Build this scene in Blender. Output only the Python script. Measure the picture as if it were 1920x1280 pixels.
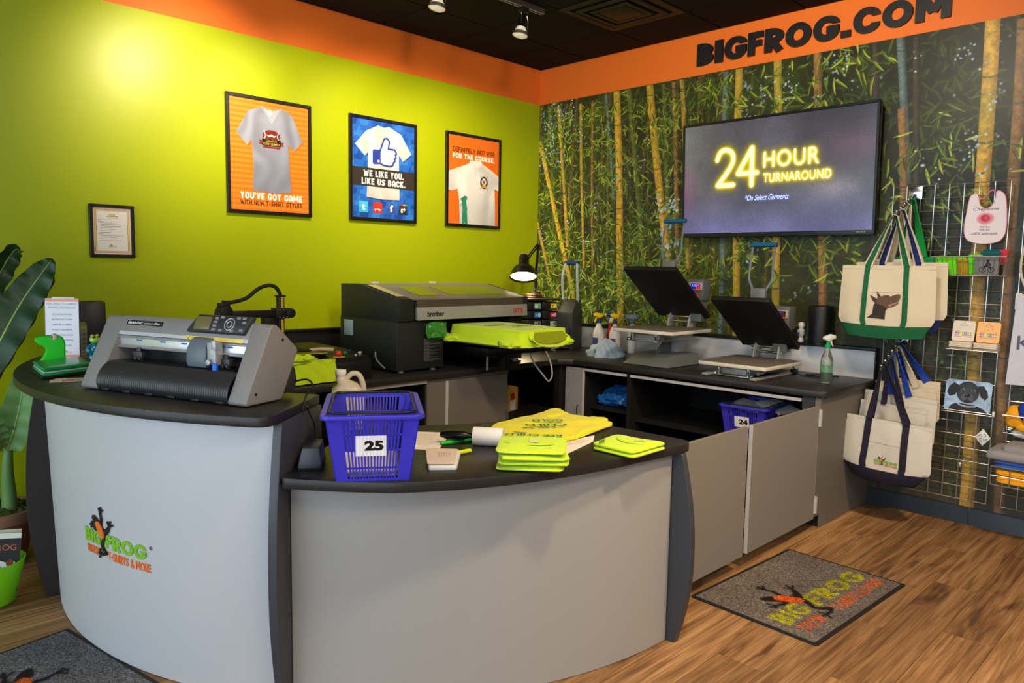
import bpy, bmesh, math, random
import numpy as np
from mathutils import Vector, Matrix, noise

for _o in list(bpy.data.objects):
    bpy.data.objects.remove(_o)
S = bpy.context.scene
COL = S.collection
PI = math.pi
rnd = random.Random(11)
sin, cos = math.sin, math.cos

# ---------------------------------------------------------------- camera
CAM = (-4.9579, -4.6482, 1.4604)
def set_camera():
    yaw, pitch, roll = math.radians(44.936), math.radians(-5.674), math.radians(0.996)
    f = Vector((cos(pitch)*cos(yaw), cos(pitch)*sin(yaw), sin(pitch)))
    r = Vector((sin(yaw), -cos(yaw), 0)); u = r.cross(f)
    r2 = cos(roll)*r + sin(roll)*u; u2 = -sin(roll)*r + cos(roll)*u
    cd = bpy.data.cameras.new('camera'); ob = bpy.data.objects.new('camera', cd); COL.objects.link(ob)
    m = Matrix.Identity(4)
    for i in range(3):
        m[i][0] = r2[i]; m[i][1] = u2[i]; m[i][2] = -f[i]; m[i][3] = CAM[i]
    ob.matrix_world = m
    cd.sensor_width = 36; cd.lens = 36*1410.6/1920; cd.clip_start = .05; cd.clip_end = 100
    S.camera = ob
set_camera()

# ---------------------------------------------------------------- exposure, world, lights
S.view_settings.view_transform = 'Standard'
S.view_settings.look = 'None'
S.view_settings.gamma = 1.0
S.view_settings.use_curve_mapping = False
S.view_settings.exposure = 0.40

W = bpy.data.worlds.new('world'); S.world = W; W.use_nodes = True
W.node_tree.nodes['Background'].inputs[0].default_value = (.74, .87, 1.0, 1)   # even daylight beyond the open shop front
W.node_tree.nodes['Background'].inputs[1].default_value = 2.6

def lamp(name, kind, loc, target, energy, color, size=.05, spot=60, blend=.6, sy=None):
    l = bpy.data.lights.new(name, kind); l.energy = energy; l.color = color
    if kind == 'SPOT':
        l.spot_size = math.radians(spot); l.spot_blend = blend; l.shadow_soft_size = size
    elif kind == 'AREA':
        l.size = size
        if sy: l.shape = 'RECTANGLE'; l.size_y = sy
    else:
        l.shadow_soft_size = size
    o = bpy.data.objects.new(name, l); COL.objects.link(o); o.location = loc
    d = Vector(target) - Vector(loc)
    o.rotation_euler = d.to_track_quat('-Z', 'Y').to_euler()
    return o
WARM = (1.0, .80, .52)
WHITE = (1.0, .90, .76)
# track heads washing the green wall (two of them are built in view, the others hang outside the frame)
lamp('track_spot_a', 'SPOT', (-3.05, -1.09, 2.84), (-3.12, 0, 2.44), 84, WARM, .035, 78, 1.0)
lamp('track_spot_b', 'SPOT', (-2.60, -1.09, 2.93), (-2.25, 0, 2.05), 56, WARM, .035, 92, .9)
lamp('track_spot_c', 'SPOT', (-2.07, -1.09, 2.90), (-1.55, 0, 2.00), 58, WARM, .035, 92, .9)
lamp('track_spot_d', 'SPOT', (-1.42, -1.09, 2.90), (-0.95, 0, 1.90), 42, WARM, .035, 92, .9)
# shop floor downlights
lamp('ceiling_spot_e', 'SPOT', (-2.2, -4.6, 3.05), (-1.5, -3.7, 0), 210, (1.0, .72, .42), .10, 100, .9)
lamp('ceiling_spot_f', 'SPOT', (-3.4, -3.9, 3.05), (-2.9, -2.7, .8), 120, (1.0, .80, .55), .10, 80, .9)
lamp('ceiling_spot_g', 'SPOT', (-2.0, -3.2, 3.05), (0, -2.2, 2.1), 85, (1.0, .86, .66), .12, 120, .9)
lamp('added_band_fill', 'SPOT', (-3.3, -3.4, 3.0), (-.9, -.4, 2.75), 80, (1, .86, .66), .10, 120, .9)  # added fill without a known fixture, lifts the orange band
lamp('ceiling_panel', 'AREA', (-4.2, -5.6, 3.12), (-4.0, -4.4, 0), 85, WHITE, 1.6, sy=1.6)

# ---------------------------------------------------------------- helpers
def lin(c):
    def f(v):
        v /= 255.0
        return v/12.92 if v <= .04045 else ((v+.055)/1.055)**2.4
    return tuple(f(v) for v in c)

MATS = {}
def M(name, c=(128, 128, 128), rough=.5, metal=0, var=.05, vs=25, bump=0, bs=300, spec=.5, trans=0, coat=0,
      emis=None, es=0, alpha=1, ior=1.45, streak=None, sheen=0):
    if name in MATS: return MATS[name]
    m = bpy.data.materials.new(name); m.use_nodes = True; MATS[name] = m
    nt = m.node_tree; N = nt.nodes; L = nt.links
    p = N['Principled BSDF']
    col = lin(c)
    tc = N.new('ShaderNodeTexCoord')
    if streak:
        mp = N.new('ShaderNodeMapping'); mp.inputs['Scale'].default_value = streak
        L.new(tc.outputs['Object'], mp.inputs[0]); src = mp.outputs[0]
    else:
        src = tc.outputs['Object']
    nz = N.new('ShaderNodeTexNoise'); nz.inputs['Scale'].default_value = vs; nz.inputs['Detail'].default_value = 3
    L.new(src, nz.inputs['Vector'])
    mx = N.new('ShaderNodeMix'); mx.data_type = 'RGBA'
    mx.inputs[6].default_value = tuple(v*(1-var) for v in col)+(1,)
    mx.inputs[7].default_value = tuple(min(1, v*(1+var)) for v in col)+(1,)
    L.new(nz.outputs['Fac'], mx.inputs[0]); L.new(mx.outputs[2], p.inputs['Base Color'])
    p.inputs['Roughness'].default_value = rough; p.inputs['Metallic'].default_value = metal
    p.inputs['Specular IOR Level'].default_value = spec; p.inputs['IOR'].default_value = ior
    p.inputs['Transmission Weight'].default_value = trans; p.inputs['Coat Weight'].default_value = coat
    p.inputs['Alpha'].default_value = alpha
    p.inputs['Sheen Weight'].default_value = sheen
    if emis:
        p.inputs['Emission Color'].default_value = lin(emis)+(1,); p.inputs['Emission Strength'].default_value = es
    if bump:
        n2 = N.new('ShaderNodeTexNoise'); n2.inputs['Scale'].default_value = bs; n2.inputs['Detail'].default_value = 2
        L.new(src, n2.inputs['Vector'])
        b = N.new('ShaderNodeBump'); b.inputs['Strength'].default_value = bump; b.inputs['Distance'].default_value = .002
        L.new(n2.outputs['Fac'], b.inputs['Height']); L.new(b.outputs[0], p.inputs['Normal'])
    return m

def MI(name, img, rough=.5, emit=0, bump=0, bs=400, spec=.4, coat=0):
    """flat print: an image painted below by this script, mapped by UV"""
    m = bpy.data.materials.new(name); m.use_nodes = True
    nt = m.node_tree; N = nt.nodes; L = nt.links; p = N['Principled BSDF']
    t = N.new('ShaderNodeTexImage'); t.image = img; t.interpolation = 'Linear'; t.extension = 'EXTEND'
    if emit:
        p.inputs['Base Color'].default_value = (.01, .01, .01, 1)
        L.new(t.outputs[0], p.inputs['Emission Color']); p.inputs['Emission Strength'].default_value = emit
    else:
        L.new(t.outputs[0], p.inputs['Base Color'])
    p.inputs['Roughness'].default_value = rough; p.inputs['Specular IOR Level'].default_value = spec
    p.inputs['Coat Weight'].default_value = coat
    if bump:
        tc = N.new('ShaderNodeTexCoord')
        n2 = N.new('ShaderNodeTexNoise'); n2.inputs['Scale'].default_value = bs
        L.new(tc.outputs['Object'], n2.inputs['Vector'])
        b = N.new('ShaderNodeBump'); b.inputs['Strength'].default_value = bump; b.inputs['Distance'].default_value = .003
        L.new(n2.outputs['Fac'], b.inputs['Height']); L.new(b.outputs[0], p.inputs['Normal'])
    return m

class B:
    """collects shapes into one mesh"""
    def __init__(s, M0=None):
        s.bm = bmesh.new(); s.M = M0 or Matrix.Identity(4); s.uv = None
    def v(s, co): return s.bm.verts.new(s.M @ Vector(co))
    def f(s, vs, mi=0):
        try:
            fc = s.bm.faces.new(vs); fc.material_index = mi; return fc
        except ValueError:
            return None
    def box(s, c, d, rz=0, mi=0, taper=None, R=None):
        m = Matrix.Translation(c) @ (R.to_4x4() if R is not None else Matrix.Rotation(rz, 4, 'Z'))
        t = taper or (1, 1)
        vs = []
        for z in (-1, 1):
            k = (1, 1) if z < 0 else t
            for x, y in ((-1, -1), (1, -1), (1, 1), (-1, 1)):
                vs.append(s.v(m @ Vector((x*d[0]/2*k[0], y*d[1]/2*k[1], z*d[2]/2))))
        for q in ((3, 2, 1, 0), (4, 5, 6, 7), (0, 1, 5, 4), (1, 2, 6, 5), (2, 3, 7, 6), (3, 0, 4, 7)):
            s.f([vs[i] for i in q], mi)
        return s
    def prism(s, poly, a, b, axis='z', mi=0):
        """extrude a 2-D outline from a to b along axis (x: poly=(y,z); y: poly=(x,z); z: poly=(x,y))"""
        def co(p, h):
            return {'z': (p[0], p[1], h), 'x': (h, p[0], p[1]), 'y': (p[0], h, p[1])}[axis]
        ar = sum(poly[i][0]*poly[(i+1) % len(poly)][1]-poly[(i+1) % len(poly)][0]*poly[i][1] for i in range(len(poly)))
        if (ar < 0) != (axis == 'y'): poly = poly[::-1]
        lo = [s.v(co(p, a)) for p in poly]; hi = [s.v(co(p, b)) for p in poly]
        n = len(poly)
        s.f(lo[::-1], mi); s.f(hi, mi)
        for i in range(n): s.f([lo[i], lo[(i+1) % n], hi[(i+1) % n], hi[i]], mi)
        return s
    def tube(s, pts, r, n=8, closed=False, mi=0, flat=None):
        pts = [Vector(p) for p in pts]; m = len(pts)
        rr = r if isinstance(r, (list, tuple)) else [r]*m
        rings = []; prev = None
        for i, p in enumerate(pts):
            if closed: t = pts[(i+1) % m]-pts[i-1]
            else: t = pts[min(i+1, m-1)]-pts[max(i-1, 0)]
            t.normalize()
            if prev is None:
                a = Vector((0, 0, 1)) if abs(t.z) < .9 else Vector((1, 0, 0))
                x = t.cross(a).normalized()
            else:
                x = (prev - t*prev.dot(t))
                if x.length < 1e-6: x = t.orthogonal()
                x.normalize()
            prev = x; y = t.cross(x)
            k = flat or 1
            rings.append([s.v(p + rr[i]*(cos(2*PI*j/n)*x + k*sin(2*PI*j/n)*y)) for j in range(n)])
        for i in range(m if closed else m-1):
            a, b = rings[i], rings[(i+1) % m]
            for j in range(n): s.f([a[j], a[(j+1) % n], b[(j+1) % n], b[j]], mi)
        if not closed: s.f(rings[0][::-1], mi); s.f(rings[-1], mi)
        return s
    def cyl(s, a, b, r, n=16, r2=None, mi=0):
        return s.tube([a, b], [r, r if r2 is None else r2], n, mi=mi)
    def lathe(s, prof, n=24, c=(0, 0, 0), mi=0, a0=0, R=None, sx=1, sy=1, caps=True):
        """prof: (radius, z) from bottom to top"""
        m = Matrix.Translation(c) @ (R.to_4x4() if R is not None else Matrix.Identity(4))
        rings = []
        for r, z in prof:
            if r < 1e-6: rings.append([s.v(m @ Vector((0, 0, z)))])
            else: rings.append([s.v(m @ Vector((sx*r*cos(a0+2*PI*j/n), sy*r*sin(a0+2*PI*j/n), z))) for j in range(n)])
        for a, b in zip(rings, rings[1:]):
            for j in range(n):
                k = (j+1) % n
                if len(a) == 1 and len(b) == 1: continue
                if len(a) == 1: s.f([a[0], b[k], b[j]], mi)
                elif len(b) == 1: s.f([a[j], a[k], b[0]], mi)
                else: s.f([a[j], a[k], b[k], b[j]], mi)
        if caps and len(rings[0]) > 1: s.f(rings[0][::-1], mi)
        if caps and len(rings[-1]) > 1: s.f(rings[-1], mi)
        return s
    def grid(s, nu, nv, fn, mi=0, uv=False, thick=0):
        """fn(u,v)->co ; optional thickness along normal"""
        P = [[Vector(fn(i/nu, j/nv)) for j in range(nv+1)] for i in range(nu+1)]
        V = [[s.v(p) for p in row] for row in P]
        if uv and s.uv is None: s.uv = s.bm.loops.layers.uv.new('UVMap')
        for i in range(nu):
            for j in range(nv):
                fc = s.f([V[i][j], V[i+1][j], V[i+1][j+1], V[i][j+1]], mi)
                if uv and fc:
                    for lp, (a, b) in zip(fc.loops, ((i, j), (i+1, j), (i+1, j+1), (i, j+1))):
                        lp[s.uv].uv = (a/nu, b/nv)
        if thick:
            Q = []
            for i in range(nu+1):
                row = []
                for j in range(nv+1):
                    du = P[min(i+1, nu)][j]-P[max(i-1, 0)][j]; dv = P[i][min(j+1, nv)]-P[i][max(j-1, 0)]
                    n = du.cross(dv)
                    if n.length > 1e-9: n.normalize()
                    row.append(s.v(P[i][j]-n*thick))
                Q.append(row)
            for i in range(nu):
                for j in range(nv): s.f([Q[i][j], Q[i][j+1], Q[i+1][j+1], Q[i+1][j]], mi)
            for i in range(nu):
                s.f([V[i+1][0], V[i][0], Q[i][0], Q[i+1][0]], mi); s.f([V[i][nv], V[i+1][nv], Q[i+1][nv], Q[i][nv]], mi)
            for j in range(nv):
                s.f([V[0][j], V[0][j+1], Q[0][j+1], Q[0][j]], mi); s.f([V[nu][j+1], V[nu][j], Q[nu][j], Q[nu][j+1]], mi)
        return s
    def quad(s, a, b, c, d, mi=0):
        """a,b,c,d = lower left, lower right, upper right, upper left, with 0..1 UVs"""
        if s.uv is None: s.uv = s.bm.loops.layers.uv.new('UVMap')
        fc = s.f([s.v(p) for p in (a, b, c, d)], mi)
        for lp, uv in zip(fc.loops, ((0, 0), (1, 0), (1, 1), (0, 1))): lp[s.uv].uv = uv
        return s
    def ball(s, c, r, n=12, mi=0, sc=(1, 1, 1), R=None):
        pr = [(max(0, sin(PI*i/(n//2))), -cos(PI*i/(n//2))) for i in range(n//2+1)]
        pr[0] = (0, -1); pr[-1] = (0, 1)
        m0 = s.M
        s.M = s.M @ Matrix.Translation(c) @ (R.to_4x4() if R is not None else Matrix.Identity(4)) @ Matrix.Diagonal((r*sc[0], r*sc[1], r*sc[2], 1))
        s.lathe(pr, n, mi=mi); s.M = m0
        return s
    def done(s, name, mats, parent=None, bev=0, seg=2, smooth=40, weld=0, bang=.6):
        bm = s.bm
        if weld: bmesh.ops.remove_doubles(bm, verts=bm.verts, dist=weld)
        bmesh.ops.recalc_face_normals(bm, faces=bm.faces) if not s.uv else None
        if bev:
            bm.normal_update()
            es = [e for e in bm.edges if len(e.link_faces) == 2 and e.calc_face_angle(0) > bang]
            bmesh.ops.bevel(bm, geom=es, offset=bev, segments=seg, profile=.5, affect='EDGES', clamp_overlap=True)
        me = bpy.data.meshes.new(name); bm.to_mesh(me); bm.free()
        for m in (mats if isinstance(mats, (list, tuple)) else [mats]): me.materials.append(m)
        if smooth:
            me.polygons.foreach_set('use_smooth', [True]*len(me.polygons))
            me.set_sharp_from_angle(angle=math.radians(smooth))
        o = bpy.data.objects.new(name, me); COL.objects.link(o)
        if parent is not None: o.parent = parent
        return o

def tag(o, label, cat, group=None):
    o['label'] = label; o['category'] = cat
    if group: o['group'] = group
    return o
def thing(name, label, cat, loc=(0, 0, 0), rz=0, group=None):
    o = bpy.data.objects.new(name, None); COL.objects.link(o)
    o.location = loc; o.rotation_euler = (0, 0, rz); o.empty_display_size = .05
    return tag(o, label, cat, group)
def copy_tree(o, parent=None):
    c = o.copy(); COL.objects.link(c)
    if parent is not None: c.parent = parent
    for ch in list(o.children): copy_tree(ch, c)
    return c
def bx(name, c, d, mat, parent=None, bev=.002, rz=0, R=None, taper=None, seg=2):
    return B().box(c, d, rz, R=R, taper=taper).done(name, mat, parent, bev=bev, seg=seg)
def rrect(w, h, r, n=5, cx=0, cy=0):
    out = []
    for (x, y, a) in ((w/2-r, h/2-r, 0), (-w/2+r, h/2-r, 90), (-w/2+r, -h/2+r, 180), (w/2-r, -h/2+r, 270)):
        for i in range(n+1):
            t = math.radians(a+90*i/n); out.append((cx+x+r*cos(t), cy+y+r*sin(t)))
    return out
def spline(P, n=8):
    """Catmull-Rom through points"""
    P = [Vector(p) for p in P]; out = []
    for i in range(len(P)-1):
        p0, p1, p2, p3 = P[max(i-1, 0)], P[i], P[i+1], P[min(i+2, len(P)-1)]
        for k in range(n):
            t = k/n
            out.append(.5*((2*p1)+(p2-p0)*t+(2*p0-5*p1+4*p2-p3)*t*t+(3*p1-p0-3*p2+p3)*t**3))
    out.append(P[-1]); return out

# ---------------------------------------------------------------- flat print: a small painter that fills numpy images
_G = {}
def glyph_tris(txt, bold=0, shear=0, space=1.0):
    k = (txt, bold, shear, space)
    if k in _G: return _G[k]
    cu = bpy.data.curves.new('t', 'FONT'); cu.body = txt; cu.size = 1; cu.offset = bold; cu.shear = shear
    cu.resolution_u = 4; cu.space_character = space
    ob = bpy.data.objects.new('t', cu)
    me = bpy.data.meshes.new_from_object(ob)
    me.calc_loop_triangles()
    V = np.array([v.co[:2] for v in me.vertices]) if len(me.vertices) else np.zeros((1, 2))
    T = np.array([t.vertices[:] for t in me.loop_triangles], dtype=int).reshape(-1, 3)
    lo = V.min(0); hi = V.max(0); V = V-lo; sz = hi-lo
    bpy.data.objects.remove(ob); bpy.data.curves.remove(cu); bpy.data.meshes.remove(me)
    _G[k] = (V, T, sz); return _G[k]

class Cv:
    """canvas in its own units: x right 0..W, y up 0..H; ss = supersampling"""
    def __init__(s, W, H, res, bg=(255, 255, 255), ss=2):
        s.W, s.H, s.k, s.ss = W, H, res*ss, ss
        s.w, s.h = int(round(W*res))*ss, int(round(H*res))*ss
        s.a = np.empty((s.h, s.w, 3), np.float32); s.a[:] = bg
    def mask(s, pts):
        P = np.asarray(pts, float)*s.k
        x0, y0 = np.floor(P.min(0)).astype(int); x1, y1 = np.ceil(P.max(0)).astype(int)
        x0, y0 = max(x0, 0), max(y0, 0); x1, y1 = min(x1, s.w), min(y1, s.h)
        if x1 <= x0 or y1 <= y0: return None
        X = np.arange(x0, x1)+.5; Y = (np.arange(y0, y1)+.5)[:, None]
        m = np.zeros((y1-y0, x1-x0), bool)
        n = len(P)
        for i in range(n):
            ax, ay = P[i]; bx_, by = P[(i+1) % n]
            if ay == by: continue
            c = (Y >= min(ay, by)) & (Y < max(ay, by))
            m ^= c & (X < ax+(Y-ay)*(bx_-ax)/(by-ay))
        return m, x0, y0
    def poly(s, pts, col, al=1.0):
        r = s.mask(pts)
        if r is None: return s
        m, x0, y0 = r; v = s.a[y0:y0+m.shape[0], x0:x0+m.shape[1]]
        v[m] = v[m]*(1-al)+np.array(col, np.float32)*al
        return s
    def rect(s, x0, y0, x1, y1, col, al=1.0): return s.poly([(x0, y0), (x1, y0), (x1, y1), (x0, y1)], col, al)
    def disc(s, cx, cy, r, col, al=1.0, ry=None, n=28):
        return s.poly([(cx+r*cos(2*PI*i/n), cy+(ry or r)*sin(2*PI*i/n)) for i in range(n)], col, al)
    def line(s, pts, w, col, al=1.0):
        for o in stroke(pts, w): s.poly(o, col, al)
        return s
    def text(s, txt, x, y, h, col, w=None, bold=0, align='l', shear=0, space=1.0, slope=0, al=1.0):
        V, T, sz = glyph_tris(txt, bold, shear, space)
        ky = h/.72; kx = ky if w is None else w/sz[0]
        tw = sz[0]*kx; ox = x-{'l': 0, 'c': tw/2, 'r': tw}[align]
        ys = h/sz[1] if w is not None or True else ky
        Q = np.empty_like(V); Q[:, 0] = V[:, 0]*kx+ox; Q[:, 1] = V[:, 1]*ys+y+slope*(Q[:, 0]-ox)
        for t in T: s.poly(Q[t], col, al)
        return s
    def img(s, name):
        a = s.a.reshape(s.h//s.ss, s.ss, s.w//s.ss, s.ss, 3).mean((1, 3)) if s.ss > 1 else s.a
        return to_img(name, a)
def to_img(name, a):
    h, w = a.shape[:2]
    im = bpy.data.images.new(name, w, h)
    px = np.ones((h, w, 4), np.float32); px[..., :3] = np.clip(a/255.0, 0, 1)
    im.pixels.foreach_set(px.ravel()); im.update(); im.pack()
    return im
def blur(a, r):
    """separable box blur, three passes"""
    r = int(r)
    for _ in range(3):
        for ax in (0, 1):
            c = np.cumsum(np.concatenate([np.repeat(np.take(a, [0], ax), r+1, ax), a, np.repeat(np.take(a, [-1], ax), r, ax)], ax), ax)
            n = a.shape[ax]
            a = (np.take(c, range(2*r+1, 2*r+1+n), ax)-np.take(c, range(0, n), ax))/(2*r+1)
    return a
def vnoise(h, w, cell, seed):
    g = np.random.RandomState(seed).rand(int(h/cell)+3, int(w/cell)+3).astype(np.float32)
    y = np.arange(h)/cell; x = np.arange(w)/cell
    yi, xi = y.astype(int), x.astype(int); fy = (y-yi)[:, None]; fx = (x-xi)[None]
    fy = fy*fy*(3-2*fy); fx = fx*fx*(3-2*fx)
    A = g[yi][:, xi]; Bq = g[yi][:, xi+1]; Cq = g[yi+1][:, xi]; D = g[yi+1][:, xi+1]
    return (A*(1-fx)+Bq*fx)*(1-fy)+(Cq*(1-fx)+D*fx)*fy

def stroke(pts, w):
    """outline polygons (quads and round joints) of a polyline with one or per-point widths"""
    out = []; n = len(pts); ww = w if isinstance(w, (list, tuple)) else [w]*n
    for i in range(n-1):
        (x0, y0), (x1, y1) = pts[i], pts[i+1]
        L_ = math.hypot(x1-x0, y1-y0) or 1e-9; nx, ny = -(y1-y0)/L_, (x1-x0)/L_
        a, b = ww[i]/2, ww[i+1]/2
        out.append([(x0+nx*a, y0+ny*a), (x0-nx*a, y0-ny*a), (x1-nx*b, y1-ny*b), (x1+nx*b, y1+ny*b)])
    for (x, y), q in zip(pts, ww):
        out.append([(x+q/2*cos(2*PI*k/10), y+q/2*sin(2*PI*k/10)) for k in range(10)])
    return out

# heavy block letters drawn as mitred strokes, for signs and headlines (style 'r' round, 'o' with cut corners)
def strip(path, t, closed=False):
    """quads of a mitred stroke"""
    P = [Vector(p) for p in path]; n = len(P); A = []
    for i in range(n):
        a = P[i-1] if (closed or i) else None; c = P[(i+1) % n] if (closed or i < n-1) else None
        d0 = (P[i]-a).normalized() if a is not None else None; d1 = (c-P[i]).normalized() if c is not None else None
        if d0 is None: d0 = d1
        if d1 is None: d1 = d0
        n0 = Vector((-d0.y, d0.x)); n1 = Vector((-d1.y, d1.x)); m = n0+n1
        m = n0 if m.length < 1e-4 else m.normalized()
        k = min(2.2, 1/max(.3, m.dot(n0))); A.append((P[i]+m*t/2*k, P[i]-m*t/2*k))
    return [[tuple(A[i][0]), tuple(A[i][1]), tuple(A[(i+1) % n][1]), tuple(A[(i+1) % n][0])] for i in range(n if closed else n-1)]
def soften(pts, style, closed=False, cut=.17):
    P = [Vector(p) for p in pts]; n = len(P); out = []
    for i in range(n):
        if not closed and i in (0, n-1): out.append(tuple(P[i])); continue
        a, p, c = P[i-1], P[i], P[(i+1) % n]
        if style == 'o':
            u = p+(a-p).normalized()*min(cut, (a-p).length*.45); v = p+(c-p).normalized()*min(cut, (c-p).length*.45); out += [tuple(u), tuple(v)]
        else:
            fa = .5 if (closed or i > 1) else .85; fc = .5 if (closed or i < n-2) else .85
            u = p+(a-p)*fa; v = p+(c-p)*fc
            for k in range(7):
                s = k/6; e = .552  # cubic quarter arc
                b0, b1, b2, b3 = (1-s)**3, 3*s*(1-s)**2, 3*s*s*(1-s), s**3
                out.append(tuple(u*b0+(u+(p-u)*e)*b1+(v+(p-v)*e)*b2+v*b3))
    q = [out[0]]
    for p in out[1:]:
        if (Vector(p)-Vector(q[-1])).length > 1e-4: q.append(p)
    if closed and (Vector(q[0])-Vector(q[-1])).length < 1e-4: q.pop()
    return q
def block_glyph(ch, style, t):
    w = {'I': t, '.': t, "'": t*.8, '-': .42, 'M': .98, 'W': 1.0, '&': .82, ' ': .34, 'O': .92 if style == 'r' else .74, 'G': .90 if style == 'r' else .74, 'C': .84 if style == 'r' else .72, 'E': .60, 'F': .58, 'L': .56}.get(ch, .70)
    l, r, b, T, m = t/2, w-t/2, t/2, 1-t/2, .5
    S_, R_ = [], []                       # sharp paths, softened paths (path, closed)
    if ch == 'A':
        if style == 'o': R_.append(([(l, 0), (l, T), (r, T), (r, 0)], 0)); S_.append([(l, .33), (r, .33)])
        else: S_ += [[(l, 0), (w/2, T)], [(r, 0), (w/2, T)], [(w*.25, .28), (w*.75, .28)]]
    elif ch == 'B': S_.append([(l, 0), (l, 1)]); R_ += [([(l, b), (r, b), (r, m), (l, m)], 0), ([(l, m), (r-.03, m), (r-.03, T), (l, T)], 0)]
    elif ch == 'C': R_.append(([(r, .64), (r, T), (l, T), (l, b), (r, b), (r, .36)], 0))
    elif ch == 'D': S_.append([(l, 0), (l, 1)]); R_.append(([(l, b), (r, b), (r, T), (l, T)], 0))
    elif ch in 'EF':
        S_ += [[(l, 0), (l, 1)], [(l, T), (w, T)], [(l, m), (w*.92, m)]]
        if ch == 'E': S_.append([(l, b), (w, b)])
    elif ch == 'G': R_.append(([(r, .66), (r, T), (l, T), (l, b), (r, b), (r, .42)], 0)); S_.append([(w*.52, .45), (w, .45)]); S_.append([(r, .52), (r, .28)])
    elif ch == 'H': S_ += [[(l, 0), (l, 1)], [(r, 0), (r, 1)], [(l, m), (r, m)]]
    elif ch == 'I': S_.append([(l, 0), (l, 1)])
    elif ch == 'K': S_ += [[(l, 0), (l, 1)], [(l, .42), (r, 1)], [(w*.38, .55), (r, 0)]]
    elif ch == 'L': S_ += [[(l, 0), (l, 1)], [(l, b), (w, b)]]
    elif ch == 'M': S_ += [[(l, 0), (l, 1)], [(r, 0), (r, 1)], [(l*1.1, 1), (w/2, .30)], [(w-l*1.1, 1), (w/2, .30)]]
    elif ch == 'N': S_ += [[(l, 0), (l, 1)], [(r, 0), (r, 1)], [(l, .98), (r, .02)]]
    elif ch == 'O': R_.append(([(l, b), (r, b), (r, T), (l, T)], 1))
    elif ch in 'PR':
        S_.append([(l, 0), (l, 1)]); R_.append(([(l, .44), (r, .44), (r, T), (l, T)], 0))
        if ch == 'R': S_.append([(w*.42, .46), (r+.01, 0)])
    elif ch == 'S': R_.append(([(r, .72), (r, T), (l, T), (l, m), (r, m), (r, b), (l, b), (l, .28)], 0))
    elif ch == 'T': S_ += [[(w/2, 0), (w/2, 1)], [(0, T), (w, T)]]
    elif ch == 'U': R_.append(([(l, 1), (l, b), (r, b), (r, 1)], 0))
    elif ch == 'V': S_ += [[(l*.9, 1), (w/2, .02)], [(w-l*.9, 1), (w/2, .02)]]
    elif ch == 'W': S_ += [[(l*.8, 1), (w*.28, .02)], [(w*.28, .02), (w/2, .8)], [(w/2, .8), (w*.72, .02)], [(w*.72, .02), (w-l*.8, 1)]]
    elif ch == 'Y': S_ += [[(l, 1), (w/2, .45)], [(r, 1), (w/2, .45)], [(w/2, 0), (w/2, .5)]]
    elif ch == "'": S_.append([(w/2, .68), (w/2, 1)])
    elif ch == '-': S_.append([(0, .42), (w, .42)])
    elif ch == '.': S_.append([(l, 0), (l, t)])
    elif ch == '&': S_.append([(r+.04, 0), (w*.20, .70)]); R_ += [([(w*.2, .72), (w*.2, T), (w*.66, T), (w*.66, .66), (l, .34), (l, b), (r-.05, b), (r, .42)], 0)]
    out = []
    for p in S_: out += strip(p, t)
    for p, c in R_: out += strip(soften(p, style, c), t, c)
    return w, out
def block_polys(txt, x, y, h, w, style='r', t=.26, gap=.10):
    """outline quads of a word set in heavy block letters, fitted to w x h"""
    cur = 0; Q = []
    for ch in txt:
        gw, pg = block_glyph(ch, style, t)
        Q += [[(cur+px, py) for px, py in p] for p in pg]; cur += gw+gap
    cur -= gap
    return [[(x+px/cur*w, y+py*h) for px, py in p] for p in Q]
def _block(s, txt, x, y, h, col, w, align='l', style='o', t=.26, gap=.12):
    if align == 'c': x -= w/2
    for p in block_polys(txt, x, y, h, w, style, t, gap): s.poly(p, col)
    return s
Cv.block = _block

# the frog-and-lettering mark used on the counter, mats, tote and certificate; unit width, baseline y=0
LG, LO, LK = (122, 182, 42), (232, 110, 36), (28, 26, 24)
def logo_shapes(frog_black=LK):
    k = .55
    P = lambda *q: [(x, y*k) for x, y in q]
    sh = []
    limbs = [P((.285, .40), (.300, .50), (.288, .585)), P((.345, .26), (.395, .33), (.425, .40)), P((.245, .30), (.19, .275), (.145, .31)),
             P((.32, .28), (.330, .16), (.283, .03), (.305, -.03), (.355, -.09)), P((.355, -.09), (.31, -.125), (.262, -.125))]
    wid = [[.036, .024, .018], [.060, .045, .024], [.036, .030, .020], [.058, .042, .028, .032, .028], [.028, .024, .024]]
    for l, w in zip(limbs, wid):
        for o in stroke(l, w): sh.append((frog_black, o))
    for root, tips in (((.288, .585), ((.272, .66), (.295, .675), (.32, .645))), ((.425, .40), ((.405, .475), (.445, .49), (.475, .44))),
                       ((.145, .31), ((.125, .375), (.10, .33), (.112, .285))), ((.262, -.125), ((.235, -.19), (.225, -.12), (.25, -.055)))):
        for t in tips:
            for o in stroke(P(root, t), [.018, .012]): sh.append((frog_black, o))
            sh.append((frog_black, [(t[0]+.011*cos(a), t[1]*k+.011*sin(a)) for a in [2*PI*i/8 for i in range(8)]]))
    for o in stroke(P((.26, .33), (.19, .435), (.165, .47)), [.07, .07, .048]): sh.append((frog_black, o))
    sh.append((LO, P((.205, .40), (.235, .435), (.275, .425), (.305, .37), (.345, .24), (.335, .17), (.31, .165), (.255, .235), (.225, .31))))
    return [(c, [(x+.03, y) for x, y in o]) for c, o in sh]
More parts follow.
